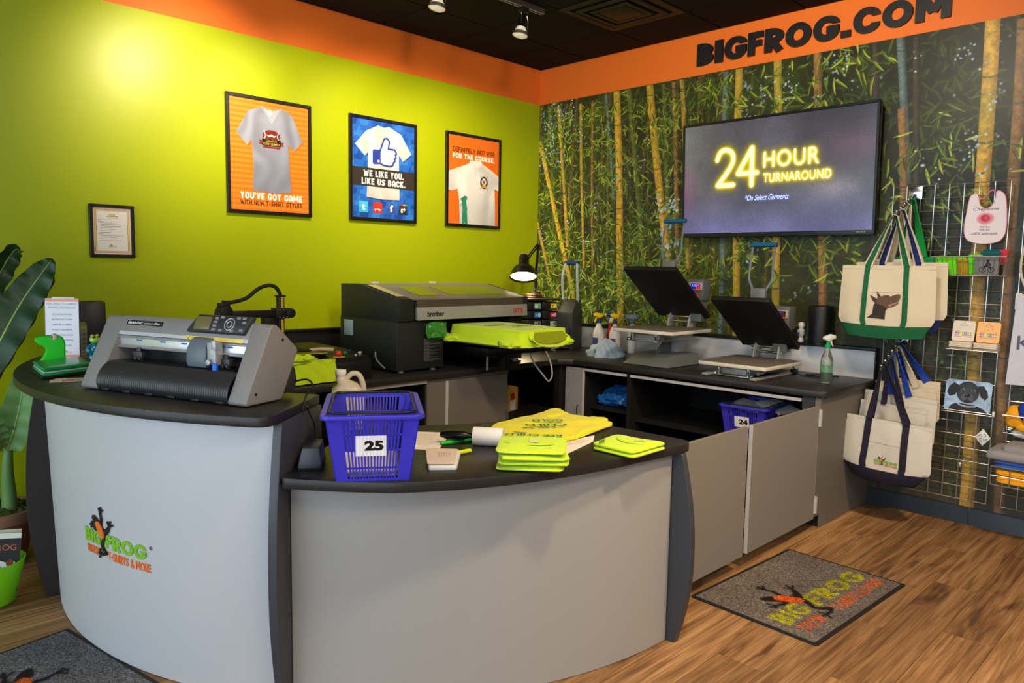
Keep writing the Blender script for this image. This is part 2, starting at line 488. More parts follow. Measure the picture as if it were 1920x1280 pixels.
def logo_paint(cv, x, y, w, rot=None, frog_black=LK, green=LG, orange=LO):
    """paint the mark on a canvas, lower-left of BIG at (x,y)"""
    for tx, dx, dy, h_, w_, c_, t_ in (('BIG', 0, 0, .135, .29, green, .235), ('FROG', .365, 0, .135, .635, green, .235), ('CUSTOM', .015, -.105, .078, .225, orange, .18), ('T-SHIRTS & MORE', .40, -.105, .078, .60, orange, .18)):
        for p in block_polys(tx, x+dx*w, y+dy*w, h_*w, w_*w, 'r', t_): cv.poly(p, c_)
    for c, o in logo_shapes(frog_black):
        cv.poly([(x+p*w, y+q*w) for p, q in o], orange if c == LO else c)
    return cv

def printed(name, cv_or_img, corners, parent=None, rough=.5, back=.0008, emit=0, bump=0, spec=.4, coat=0, bs=400):
    """thin flat sheet carrying a painted image: lower-left, lower-right, upper-right, upper-left"""
    im = cv_or_img.img(name) if isinstance(cv_or_img, Cv) else cv_or_img
    a, b, c, d = [Vector(p) for p in corners]
    n = (b-a).cross(d-a).normalized()
    q = B(); q.quad(a, b, c, d)
    lo = [q.v(p-n*back) for p in (a, b, c, d)]
    hi = q.bm.verts[:]; hi = hi[:4]
    q.bm.verts.ensure_lookup_table(); hi = q.bm.verts[:4]; lo = q.bm.verts[4:8]
    q.f([lo[3], lo[2], lo[1], lo[0]])
    for i in range(4): q.f([hi[i], lo[i], lo[(i+1) % 4], hi[(i+1) % 4]])
    return q.done(name, MI(name+'_print', im, rough, emit, bump, bs, spec, coat), parent, smooth=0)
# ---------------------------------------------------------------- materials
m_green = M('green_paint', (164, 178, 6), .38, var=.02, bump=.08, bs=350, spec=.42)
m_orange = M('orange_paint', (228, 112, 38), .5, var=.02, bump=.06, bs=350, spec=.3)
m_black_ceiling = M('black_ceiling_tile', (27, 21, 16), .9, var=.25, vs=60, bump=.3, bs=500, spec=.2)
m_ceil_gap = M('ceiling_seam', (40, 28, 18), .8)
m_laminate = M('black_speckled_laminate', (38, 36, 35), .38, var=.95, vs=420, spec=.45, bump=.05, bs=700)
m_edge = M('black_speckled_edge', (56, 54, 53), .5, var=.95, vs=420)
m_grey = M('grey_linen_laminate', (156, 154, 152), .45, var=.05, vs=400, bump=.05, bs=600, streak=(1, 1, .15), spec=.35)
m_gate = M('grey_gate_laminate', (132, 127, 123), .5, var=.06, vs=300, bump=.04, bs=600, streak=(1, 1, .15), spec=.3)
m_greydk = M('grey_laminate_shaded', (112, 107, 102), .5, var=.06, vs=300, bump=.04, bs=600, streak=(1, 1, .15), spec=.3)  # gate grey made darker: the dim back area's shade is in the colour
m_silver = M('silver_linen_laminate', (192, 193, 196), .4, .1, var=.05, vs=400, streak=(1, 1, .15))
m_darkwood = M('dark_board', (36, 31, 30), .5, var=.15, vs=40)
m_fin = M('charcoal_board_edge', (58, 60, 66), .38, var=.08, vs=60)
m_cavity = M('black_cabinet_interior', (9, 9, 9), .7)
m_black = M('black_plastic', (20, 20, 21), .42, var=.1)
m_blacksat = M('black_satin', (14, 14, 15), .28, var=.1)
m_dkplastic = M('charcoal_plastic', (42, 43, 45), .45, var=.08)
m_chrome = M('chrome', (205, 205, 208), .18, 1)
m_steel = M('brushed_steel', (168, 168, 170), .38, .45, var=.1, vs=80)
m_zinc = M('zinc_wire', (196, 194, 190), .28, .9, var=.08)
m_rubber = M('black_rubber_base', (30, 36, 44), .35, var=.15, vs=20)
m_white = M('white_plastic', (222, 222, 220), .4)
m_paper = M('white_paper', (226, 220, 214), .7, var=.02)
m_lime = M('lime_fabric', (203, 232, 14), .85, var=.05, vs=60, bump=.15, bs=900, sheen=.2)
m_yellowfab = M('yellow_fabric', (222, 214, 10), .85, var=.05, vs=60, bump=.15, bs=900, sheen=.2)
m_canvas = M('natural_canvas', (206, 194, 170), .85, var=.05, vs=120, bump=.3, bs=900)
m_canvas2 = M('white_canvas', (208, 203, 192), .85, var=.05, vs=120, bump=.3, bs=900)
m_bgreen = M('bottle_green_cloth', (16, 92, 56), .85, var=.08, vs=120, bump=.3, bs=900)
m_navy = M('navy_cloth', (30, 27, 44), .85, var=.1, vs=120, bump=.3, bs=900)
m_royal = M('royal_blue_cloth', (24, 62, 164), .8, var=.1, vs=120, bump=.2, bs=900)
m_kelly = M('kelly_green_cloth', (10, 140, 64), .8, var=.1, vs=120, bump=.2, bs=900)

def wood_material():
    m = bpy.data.materials.new('oak_look_plank'); m.use_nodes = True
    nt = m.node_tree; N = nt.nodes; L = nt.links; p = N['Principled BSDF']
    tc = N.new('ShaderNodeTexCoord'); oi = N.new('ShaderNodeObjectInfo')
    off = N.new('ShaderNodeVectorMath'); off.operation = 'SCALE'
    cmb = N.new('ShaderNodeCombineXYZ')
    for i in range(3): L.new(oi.outputs['Random'], cmb.inputs[i])
    L.new(cmb.outputs[0], off.inputs[0]); off.inputs['Scale'].default_value = 37
    add = N.new('ShaderNodeVectorMath'); add.operation = 'ADD'
    L.new(tc.outputs['Object'], add.inputs[0]); L.new(off.outputs[0], add.inputs[1])
    def nz(scale, sc, det, dist=0):
        mp = N.new('ShaderNodeMapping'); mp.inputs['Scale'].default_value = sc
        L.new(add.outputs[0], mp.inputs[0])
        n = N.new('ShaderNodeTexNoise'); n.inputs['Scale'].default_value = scale; n.inputs['Detail'].default_value = det
        n.inputs['Distortion'].default_value = dist
        L.new(mp.outputs[0], n.inputs['Vector']); return n.outputs['Fac']
    a = nz(5, (.26, 3.2, 3), 5, 1.8); b = nz(40, (.05, 3, 3), 4); c = nz(3.2, (.55, 2.2, 1), 3, 1.2)
    def ramp(src, stops):
        r = N.new('ShaderNodeValToRGB'); L.new(src, r.inputs[0])
        el = r.color_ramp.elements
        while len(el) < len(stops): el.new(.5)
        for e, (q, col) in zip(el, stops): e.position = q; e.color = lin(col)+(1,)
        return r.outputs[0]
    base = ramp(a, [(.28, (112, 80, 52)), (.42, (150, 110, 72)), (.55, (172, 130, 88)), (.72, (188, 148, 104))])
    fine = ramp(b, [(.3, (150, 138, 128)), (.6, (255, 255, 255))])
    knot = ramp(c, [(.27, (120, 104, 92)), (.40, (255, 255, 255))])
    def mul(x, y, f):
        q = N.new('ShaderNodeMix'); q.data_type = 'RGBA'; q.blend_type = 'MULTIPLY'; q.inputs[0].default_value = f
        L.new(x, q.inputs[6]); L.new(y, q.inputs[7]); return q.outputs[2]
    col = mul(mul(base, fine, .6), knot, .75)
    hs = N.new('ShaderNodeHueSaturation'); L.new(col, hs.inputs['Color'])
    mr = N.new('ShaderNodeMapRange'); L.new(oi.outputs['Random'], mr.inputs[0]); mr.inputs[3].default_value = .72; mr.inputs[4].default_value = 1.12
    L.new(mr.outputs[0], hs.inputs['Value']); hs.inputs['Saturation'].default_value = 1.0
    L.new(hs.outputs[0], p.inputs['Base Color']); p.inputs['Roughness'].default_value = .48
    p.inputs['Specular IOR Level'].default_value = .3
    bp = N.new('ShaderNodeBump'); bp.inputs['Strength'].default_value = .12; bp.inputs['Distance'].default_value = .002
    L.new(b, bp.inputs['Height']); L.new(bp.outputs[0], p.inputs['Normal'])
    return m
m_wood = wood_material()

def structure(o): o['kind'] = 'structure'; return o

# ---------------------------------------------------------------- floor of planks
floor = structure(B().box((-4.0, -3.8, -.05), (8.2, 7.6, .084)).done('floor', M('floor_joint', (58, 42, 28), .7), smooth=0))
PW, PL = .182, 1.22
_pm = B().box((0, 0, -.004), (PL-.0016, PW-.0016, .008)).done('plank', m_wood, floor, bev=.0009, seg=1)
_first = True
for r in range(30):
    y = -PW/2 - r*PW
    off = (r*.437+.13) % 1*PL
    k = 0
    while True:
        x = -off + PL/2 - k*PL
        k += 1
        if x < -5.6: break
        if x-PL/2 > -.01: continue
        # rows lying wholly beneath the back counters and inside the desk are not shown by the photograph
        if y > -.95 and x > -3.2: continue
        if x+PL/2 > 0: pass
        if _first: o = _pm; _first = False
        else:
            o = _pm.copy(); COL.objects.link(o)
        o.location = (x, y, 0)

# ---------------------------------------------------------------- walls
ZO, ZC = 2.876, 3.17
structure(B().box((-4.0, .06, ZO/2), (8.2, .12, ZO), mi=0).box((-4.0, .06, (ZO+ZC+.1)/2), (8.2, .12, ZC+.1-ZO), mi=1)
          .done('wall_left', [m_green, m_orange], smooth=0))
wall_r = structure(B().box((.06, -3.8, ZO/2), (.12, 7.6, ZO), mi=0).box((.06, -3.8, (ZO+ZC+.1)/2), (.12, 7.6, ZC+.1-ZO), mi=1)
          .done('wall_right', [M('beige_wall_paint', (188, 176, 150), .6), m_orange], smooth=0))
structure(B().box((-4.0, -7.66, 1.6), (8.2, .12, 3.2)).done('wall_back', M('cream_wall_paint', (206, 196, 172), .6), smooth=0))

# bamboo grove photo mural, printed wallpaper over the lower part of the right wall
def paint_mural():
    Wm, H0, H1, res = 4.4, .09, ZO, 430
    w, h = int(Wm*res), int((H1-H0)*res)
    rs = np.random.RandomState(5)
    U = (np.arange(w)/res)[None, :]; Z = (H0+np.arange(h)/res)[:, None]
    n1 = vnoise(h, w, 110, 1); n2 = vnoise(h, w, 38, 2); n3 = vnoise(h, w, 12, 3); n4 = vnoise(h, w, 4, 8)
    t = np.clip(.45*n1+.3*n2+.2*n3+.1*n4, 0, 1)[..., None]
    right = np.clip((U-1.6)/1.6, 0, 1)[..., None]*np.ones((h, 1, 1))
    low = np.clip((1.9-Z)/1.3, 0, 1)[..., None]*np.ones((1, w, 1))
    dark = np.array([16, 17, 12.]); moss = np.array([84, 88, 34.]); haze = np.array([98, 94, 84.])
    a = dark*(1-t)+moss*t*.9
    a = a*(1-.3*right)
    a = a*(1-.42*low*right)+haze*.42*low*right  # first layer of the painted gloss haze, lower right
    a = a*(1-.4*low*(1-right))+np.array([128, 128, 50.])*.4*low*(1-right)
    a = a.astype(np.float32)
    def blend(x0, x1, y0, y1, col, al):
        v = a[y0:y1, x0:x1]; v[:] = v*(1-al[..., None])+col*al[..., None]
    def stalk(u0, z0, u1, z1, wd, kind, al=1.0, nodes=True, soft=1.2):
        if z1 > z0: u0, z0, u1, z1 = u1, z1, u0, z0
        y0 = max(0, int((z1-H0)*res)); y1 = min(h, int((z0-H0)*res)+1)
        if y1 <= y0: return
        x0 = max(0, int((min(u0, u1)-wd)*res)); x1 = min(w, int((max(u0, u1)+wd)*res)+1)
        if x1 <= x0: return
        X = (np.arange(x0, x1)/res)[None, :]; Y = (H0+np.arange(y0, y1)/res)[:, None]
        f = (z0-Y)/(z0-z1); c = u0+(u1-u0)*f + .006*np.sin(Y*3+u0*9)
        q = (X-c)/(wd/2)
        m = np.clip((1-np.abs(q))*wd/2*res/soft+.5, 0, 1)*al
        pal = {'Y': ((214, 168, 60), (158, 112, 36)), 'y': ((182, 146, 64), (116, 88, 36)), 'o': ((154, 112, 64), (90, 62, 38)),
               'g': ((98, 108, 46), (52, 62, 28)), 'b': ((104, 124, 124), (48, 60, 62)), 'd': ((70, 62, 46), (34, 30, 24))}[kind]
        sh = np.clip(1-(q+.25)**2*.75, .25, 1)[..., None]
        col = (np.array(pal[1], np.float32)*(1-sh)+np.array(pal[0], np.float32)*sh)
        col = col*(.86+.28*n3[y0:y1, x0:x1, None])*(.9+.2*n4[y0:y1, x0:x1, None])
        if kind in 'Yy':
            g = np.clip(n1[y0:y1, x0:x1]*2-.9, 0, 1)[..., None]*.45
            col = col*(1-g)+np.array([126, 138, 46.])*g
        if nodes:
            sp = .28+.12*rs.rand(); ph = rs.rand()*sp
            d = np.abs(((Y+ph-q*q*.008) % sp)-sp/2)
            ring = np.clip(1-d/(.007+wd*.03), 0, 1)[..., None]
            col = col*(1-.75*ring)+np.array([58, 66, 40.])*.75*ring
        blend(x0, x1, y0, y1, col.astype(np.float32), m.astype(np.float32))
    def leaf(u, z, L_, ang, wd, col, al=1.0, bend=0.):
        ux, uz = math.cos(ang), math.sin(ang)
        r = L_*1.05
        x0 = max(0, int((u-r*abs(ux)-wd-.01)*res)); x1 = min(w, int((u+r*abs(ux)+wd+.01)*res)+1)
        y0 = max(0, int((z-r*abs(uz)-wd-H0-.01)*res)); y1 = min(h, int((z+r*abs(uz)+wd-H0+.01)*res)+1)
        if x1 <= x0 or y1 <= y0: return
        X = (np.arange(x0, x1)/res)[None, :]-u; Y = (H0+np.arange(y0, y1)/res)[:, None]-z
        p = (X*ux+Y*uz)/L_; q = -X*uz+Y*ux-bend*p*p*L_
        wp = wd*np.sqrt(np.clip(p, 0, 1))*np.clip(1-p, 0, 1)**.8*1.9
        m = np.where((p > 0) & (p < 1), np.clip((wp-np.abs(q))*res/1.1+.3, 0, 1), 0)*al
        sh = (.86+.3*(q > 0))[..., None]*(.85+.3*p[..., None])
        blend(x0, x1, y0, y1, (np.array(col, np.float32)*sh).astype(np.float32), m.astype(np.float32))
    # light through the canopy
    def bokeh(n, u0, u1, z0, z1, big=1.0):
        for _ in range(n):
            cu = u0+rs.rand()*(u1-u0); cz = z0+rs.rand()*(z1-z0)
            for _k in range(rs.randint(2, 9)):
                u = cu+rs.randn()*.025; z = cz+rs.randn()*.035; r = (.003+.005*rs.rand())*big
                x0, x1 = max(0, int((u-3*r)*res)), min(w, int((u+3*r)*res)+2); y0, y1 = max(0, int((z-3*r-H0)*res)), min(h, int((z+3*r-H0)*res)+2)
                if x1 <= x0 or y1 <= y0: continue
                X = (np.arange(x0, x1)/res)[None, :]-u; Y = (H0+np.arange(y0, y1)/res)[:, None]-z
                m = np.clip((r-np.hypot(X, Y))*res/1.5+.5, 0, 1)*.85
                blend(x0, x1, y0, y1, np.array([[150, 178, 235], [214, 226, 248], [176, 206, 226]][rs.randint(3)], np.float32), m.astype(np.float32))
    # far thin stalks
    for _ in range(64):
        u = rs.rand()*(2.0 if _ < 50 else Wm); stalk(u, 2.9, u+rs.randn()*.12, .05, .010+.016*rs.rand(), 'dgodd'[rs.randint(5)], .5, True, 3)
    bokeh(40, 0, .35, 2.3, 2.85); bokeh(26, 3.1, 4.0, 1.9, 2.85, 1.1); bokeh(26, 1.9, 2.9, 2.5, 2.82); bokeh(40, 0, 2.0, 1.1, 2.6, .9); bokeh(22, 1.9, 3.4, .9, 1.7, 1.1)
    greens = [(58, 74, 22), (84, 100, 26), (112, 126, 34), (150, 156, 44), (70, 92, 38), (40, 54, 22)]
    def spray(u, z, n, s, pal, al=.95):
        for _ in range(n):
            ang = -PI/2+rs.randn()*1.25
            leaf(u+rs.randn()*s, z+rs.randn()*s, .035+.075*rs.rand()+(.035 if u > 1.9 else 0)*rs.rand(), ang, .0045+.0045*rs.rand()+(.003 if u > 1.9 else 0), pal[rs.randint(len(pal))], al, rs.randn()*.2)
    for _ in range(900):                                       # deep foliage
        u = rs.rand()*Wm; z = .2+rs.rand()*2.7
        if rs.rand() < np.clip((u-1.6)/2.2, 0, .6): continue
        spray(u, z, 9, .06, [greens[i] for i in (0, 0, 1, 4, 5, 5)], .75)
    a = blur(a, 1)
    ST = STALKS
    for (u0, z0, u1, z1, wd, k) in ST:
        if k in 'dbgo': stalk(u0, z0, u1, z1 if u0 > 1.7 else z1-.2, wd*.72, k)
    for _ in range(260):
        u = rs.rand()*1.9; z = 1.0+rs.rand()*1.8; spray(u, z, 8, .05, greens[:5]+[greens[5]], .85)
    for (u0, z0, u1, z1, wd, k) in ST:
        if k in 'Yy': stalk(u0, z0, u1+(u1-u0)*.1, z1-.15, wd*.82, k)
    bright = [(136, 158, 40), (178, 190, 66), (104, 132, 42), (84, 110, 38), (206, 206, 96)]
    for _ in range(170):                                       # bright undergrowth near the corner
        u = rs.rand()*1.6; z = .95+abs(rs.randn())*.33; spray(u, z, 9, .05, bright+[(96, 150, 92), (70, 110, 60), (60, 84, 40)], .9)
    for _ in range(170):
        u = rs.rand()*2.0; z = 1.3+rs.rand()*1.5; spray(u, z, 7, .045, bright[:4]+greens[2:4]+greens[:2], .9)
    for (u, z, n, s) in ((1.45, 2.72, 26, .10), (1.2, 2.6, 22, .09), (2.1, 2.62, 40, .13), (2.35, 2.6, 30, .09), (2.75, 2.75, 34, .11), (2.5, 2.56, 20, .08),
                         (3.05, 2.2, 18, .08), (3.25, 2.25, 26, .10), (3.35, 1.95, 22, .10), (3.0, 1.85, 14, .08), (3.6, 2.2, 14, .09), (2.2, 1.6, 34, .10),
                         (2.0, 1.55, 30, .10), (2.55, 1.62, 38, .10), (2.75, 1.55, 24, .10), (1.7, 1.6, 18, .08), (3.1, 1.0, 14, .09), (3.4, .95, 8, .08),
                         (2.45, 1.1, 8, .08), (3.0, .6, 8, .09), (2.6, 2.84, 24, .08), (1.7, 2.75, 24, .08), (3.2, 1.6, 12, .08), (2.9, 1.45, 12, .08)):
        spray(u, z, n, s, bright[:4]+greens[1:4]+greens[:2], .9)
    bokeh(30, 0, .5, 2.35, 2.85, .9); bokeh(26, 0, 1.7, 1.3, 2.7, .9); bokeh(14, 1.25, 1.45, 1.6, 2.0, 1.6); bokeh(16, 3.05, 3.75, 1.9, 2.85, 1.1); bokeh(14, 2.0, 2.75, 2.55, 2.85)
    lf = np.clip(1.5-U/2.2, 1.0, 1.32)[..., None]; a = a*lf
    # grey veil to the lower right: the wall covering's gloss painted into the image
    hz = (np.clip((U-2.2)/1.6, 0, 1)*np.clip((2.0-Z)/1.2, 0, 1)*.30)[..., None]
    a = (a*(1-hz)+np.array([112, 108, 98.], np.float32)*hz)*.92
    return to_img('mural', a), Wm, H0, H1
STALKS = [(0.0, 2.56, 0.50, 1.04, 0.058, 'Y'),(0.0, 1.86, 0.26, 1.15, 0.04, 'y'),(0.11, 2.85, 0.203, 1.837, 0.046, 'g'),(0.222, 2.835, 0.34, 1.788, 0.045, 'y'),(0.466, 2.824, 0.537, 1.605, 0.037, 'y'),(0.586, 2.83, 0.654, 1.383, 0.036, 'o'),(0.745, 2.85, 0.805, 1.561, 0.035, 'g'),(0.841, 2.869, 0.948, 1.086, 0.08, 'Y'),(0.729, 2.86, 0.84, 2.205, 0.041, 'b'),(0.967, 2.867, 1.186, 1.394, 0.072, 'g'),(1.154, 2.867, 1.407, 1.297, 0.08, 'Y'),(1.275, 2.861, 1.422, 1.603, 0.053, 'g'),(1.366, 2.858, 1.485, 1.562, 0.052, 'o'),(1.439, 2.866, 1.553, 1.602, 0.046, 'y'),(1.808, 2.864, 1.85, 1.001, 0.068, 'b'),(1.903, 2.866, 1.969, 0.998, 0.067, 'Y'),(2.188, 2.878, 2.273, 1.125, 0.068, 'Y'),(2.464, 2.88, 2.601, 1.004, 0.074, 'o'),(2.969, 2.875, 3.05, 2.0, 0.066, 'b'),(2.997, 2.449, 3.124, 0.849, 0.068, 'o'),(3.44, 2.878, 3.501, 0.163, 0.093, 'Y'),(3.592, 2.852, 3.604, 1.95, 0.085, 'o'),(3.604, 1.95, 3.665, 0.0, 0.078, 'o'),(2.816, 2.873, 2.992, 0.045, 0.06, 'd'),(3.059, 2.858, 3.203, 0.094, 0.05, 'd')]
_im, _W, _H0, _H1 = paint_mural()
mural = printed('mural', _im, [(-.002, 0, _H0), (-.002, -_W, _H0), (-.002, -_W, _H1), (-.002, 0, _H1)], wall_r, rough=.42, back=.0015, spec=.35)
mural['label'] = 'bamboo grove photo mural on the right wall'

# baseboards
for i, (y0, y1) in enumerate(((-2.93, -3.52), (-3.524, -4.8), (-4.804, -7.6))):
    b = structure(B().prism([(0, 0), (-.020, 0), (-.016, .012), (-.012, .088), (-.006, .102), (0, .102)], min(y0, y1), max(y0, y1), 'y').done('baseboard_right', m_rubber))
structure(B().box((-6.0, -.008, .05), (3.6, .014, .10)).done('baseboard_left', m_rubber, bev=.003))

# ceiling: black lay-in tiles round an air diffuser
ceiling = structure(B().box((-4.0, -3.8, ZC+.045), (8.2, 7.8, .05)).done('ceiling', m_ceil_gap, smooth=0))
TX, TY, TS = -.474, -1.155, .61
_t0 = None
for i in range(-1, 6):
    for j in range(-2, 4):
        x1 = TX-TS*(i-1) if False else TX-TS*i; y1 = TY-TS*j
        xa, xb = x1-TS, x1; ya, yb = y1-TS, y1
        if xa >= -.02 or ya >= -.02: continue
        xb = min(xb, -.004); yb = min(yb, -.004)
        if i == 0 and j == 0: continue                         # the diffuser sits here
        w, d = xb-xa, yb-ya
        if abs(w-TS) < .001 and abs(d-TS) < .001 and _t0 is not None:
            o = _t0.copy(); COL.objects.link(o); o.location = ((xa+xb)/2, (ya+yb)/2, ZC)
        else:
            o = B().box((0, 0, .01), (w-.008, d-.008, .02)).done('ceiling_tile', m_black_ceiling, ceiling, bev=.003, seg=1)
            o.location = ((xa+xb)/2, (ya+yb)/2, ZC)
            if abs(w-TS) < .001 and abs(d-TS) < .001: _t0 = o
structure(B().box((-6.07, -3.8, ZC+.01), (3.9, 7.6, .02)).box((-2.06, -5.3, ZC+.01), (4.1, 4.6, .02)).done('ceiling_field', m_black_ceiling, smooth=0))

v = thing('air_diffuser', 'square black ceiling air vent of nested frames', 'vent', (TX-TS/2, TY-TS/2, ZC-.002))
m_vent = M('dark_vent_metal', (33, 30, 22), .5, .3)
def ring(s, wd, z0, z1, mat, name, slope=0):
    b = B(); o = s/2; i = o-wd
    for k in range(4):
        R = Matrix.Rotation(k*PI/2, 4, 'Z'); b.M = R
        b.prism([(-o, -o), (o, -o), (i, -i), (-i, -i)], z0, z1)
    return b.done(name, mat, v, bev=.002, seg=1)
ring(.60, .05, -.006, .006, m_vent, 'outer_frame')
ring(.44, .035, -.016, -.004, m_vent, 'louver'); ring(.30, .03, -.020, -.008, m_vent, 'louver')
bx('centre_plate', (0, 0, -.014), (.22, .22, .01), m_vent, v)
bx('plenum', (0, 0, .012), (.58, .58, .004), M('vent_black', (8, 7, 6), .9), v, bev=0)
# ---------------------------------------------------------------- local frames on the walls: x right, y up, z out of the wall
def eul(cx, cy, cz):
    m = Matrix.Identity(3)
    for i in range(3): m[i][0] = cx[i]; m[i][1] = cy[i]; m[i][2] = cz[i]
    return m.to_euler()
WL_ROT = eul((1, 0, 0), (0, 0, 1), (0, -1, 0))
WR_ROT = eul((0, -1, 0), (0, 0, 1), (-1, 0, 0))
def wthing(name, label, cat, loc, rot, group=None):
    o = thing(name, label, cat, loc, 0, group); o.rotation_euler = rot; return o
def ribbon(b, pts, side, w, th=.003, mi=0):
    """flat strap: path points, sideways direction, width"""
    pts = [Vector(p) for p in pts]; sd = [Vector(side)]*len(pts) if not isinstance(side, list) else [Vector(q) for q in side]
    rows = []
    for i, p in enumerate(pts):
        t = (pts[min(i+1, len(pts)-1)]-pts[max(i-1, 0)]).normalized()
        q = (sd[i]-t*sd[i].dot(t)).normalized(); n = t.cross(q)
        rows.append([b.v(p+q*w/2+n*th/2), b.v(p-q*w/2+n*th/2), b.v(p-q*w/2-n*th/2), b.v(p+q*w/2-n*th/2)])
    for a, c in zip(rows, rows[1:]):
        for k in range(4): b.f([a[k], a[(k+1) % 4], c[(k+1) % 4], c[k]], mi)
    b.f(rows[0][::-1], mi); b.f(rows[-1], mi)
    return b
def frame_ring(w, h, fw, z0, z1):
    b = B(); x, y = w/2, h/2
    for q in ([(-x, -y), (x, -y), (x-fw, -y+fw), (-x+fw, -y+fw)], [(x, -y), (x, y), (x-fw, y-fw), (x-fw, -y+fw)],
              [(x, y), (-x, y), (-x+fw, y-fw), (x-fw, y-fw)], [(-x, y), (-x, -y), (-x+fw, -y+fw), (-x+fw, y-fw)]):
        b.prism(q, z0, z1)
    return b
def mapv(P, w, h):  # poster points given as (u, v-from-top)
    return [(u*w, (1-v)*h) for u, v in P]
m_frame = M('black_frame', (20, 16, 14), .4, var=.1)

# ---- framed posters on the green wall
def poster(x0, x1, z0, z1, cv, label, name='framed_poster', cat='poster', fw=.022, group=None):
    t = wthing(name, label, cat, ((x0+x1)/2, 0, (z0+z1)/2), WL_ROT, group)
    w, h = x1-x0, z1-z0
    frame_ring(w, h, fw, .001, .022).done('frame', m_frame, t, bev=.0015, seg=1)
    bx('backing', (0, 0, .004), (w-.01, h-.01, .006), m_frame, t, bev=0)
    iw, ih = w/2-fw+.002, h/2-fw+.002
    p = printed('print', cv, [(-iw, -ih, .013), (iw, -ih, .013), (iw, ih, .013), (-iw, ih, .013)], t, rough=.35, coat=.15)
    return t
PWd, PHt = .55, .70
def shade_shirt(cv, P, base, folds, seed):
    r = cv.mask(P)
    m, x0, y0 = r; h, w = m.shape
    f = vnoise(h, w, max(4, w/folds), seed)
    f2 = np.repeat(np.random.RandomState(seed).rand(1, w//6+2), 1, 0)
    X = np.linspace(0, 1, w)[None, :]; Y = np.linspace(0, 1, h)[:, None]
    wv = .5+.5*np.sin(X*folds*3.1+2*vnoise(h, w, w/3, seed+1)*3)
    k = .84+.16*wv*np.clip(.25+Y*1.2, .3, 1)+.08*f
    v = cv.a[y0:y0+h, x0:x0+w]
    col = np.array(base, np.float32)*k[..., None]
    v[m] = col[m]
def poster_one():
    cv = Cv(PWd, PHt, 760, (247, 138, 38)); w, h = PWd, PHt
    for i in range(22): cv.rect(0, i*h/22, w, i*h/22+h/44, (240, 118, 30))
    sh = mapv([(.40, .054), (.23, .105), (.083, .308), (.21, .415), (.27, .36), (.285, .61), (.27, .815), (.52, .83), (.767, .811), (.743, .594), (.73, .37), (.81, .42), (.927, .32), (.773, .087), (.645, .05), (.52, .075)], w, h)
    cv.poly([(x+.006, y-.008) for x, y in sh], (196, 86, 16), .6)
    shade_shirt(cv, sh, (146, 152, 174), 6, 3)
    cv.line(mapv([(.40, .054), (.52, .225), (.645, .05)], w, h), .010, (150, 158, 180))
    cv.poly(mapv([(.42, .062), (.52, .205), (.625, .06), (.52, .085)], w, h), (168, 174, 192))
    cv.rect(.485*w, (1-.12)*h, .515*w, (1-.07)*h, (240, 240, 240))
    cx, cy = .515*w, (1-.305)*h
    cv.disc(cx, cy, .062, (122, 44, 34), 1, .036)
    for s_ in (-1, 1):
        cv.line([(cx+s_*.050, cy+.028), (cx+s_*.041, cy), (cx+s_*.050, cy-.028)], .006, (226, 226, 228))
        cv.line([(cx, cy+.004), (cx+s_*.018, cy-.004), (cx+s_*.033, cy+.004)], [.012, .010, .003], (232, 230, 226))
    cv.rect(cx-.065, cy-.066, cx+.065, cy-.022, (40, 36, 30))
    for s_ in (-1, 1): cv.poly([(cx+s_*.065, cy-.034), (cx+s_*.088, cy-.034), (cx+s_*.080, cy-.046), (cx+s_*.088, cy-.06), (cx+s_*.065, cy-.06)], (140, 40, 44))
    cv.text('LEAGUE', cx, cy-.040, .014, (206, 178, 60), w=.075, bold=.02, align='c')
    cv.text('GENTLEMEN', cx, cy-.060, .015, (206, 178, 60), w=.115, bold=.02, align='c')
    cv.rect(cx-.060, cy-.080, cx+.060, cy-.068, (140, 40, 44))
    cv.block("YOU'VE GOT GAME", .12*w, .105*h, .042, (255, 255, 250), .79*w, t=.235)
    cv.block('WITH NEW T-SHIRT STYLES', .12*w, .052*h, .029, (44, 26, 16), .79*w, t=.16)
    return cv
def thumb(cv, x, y, s, out, fill, cuff):
    P = [(0, .05), (0, .48), (.30, .48), (.50, .98), (.60, 1.0), (.68, .92), (.62, .60), (.95, .60), (1.02, .50), (.96, .44), (1.0, .36), (.92, .29), (.95, .20), (.87, .14), (.86, .05), (.74, 0), (.42, .02), (.30, .08)]
    P = [(x+p*s, y+q*s) for p, q in P]
    if out:
        cv.line(P+[P[0]], .15*s, out)
    cv.poly(P, fill)
    if cuff: cv.poly([(x-.02*s, y), (x-.02*s, y+.52*s), (x+.30*s, y+.50*s), (x+.30*s, y+.04*s)], cuff); cv.disc(x+.2*s, y+.12*s, .05*s, (250, 250, 252))
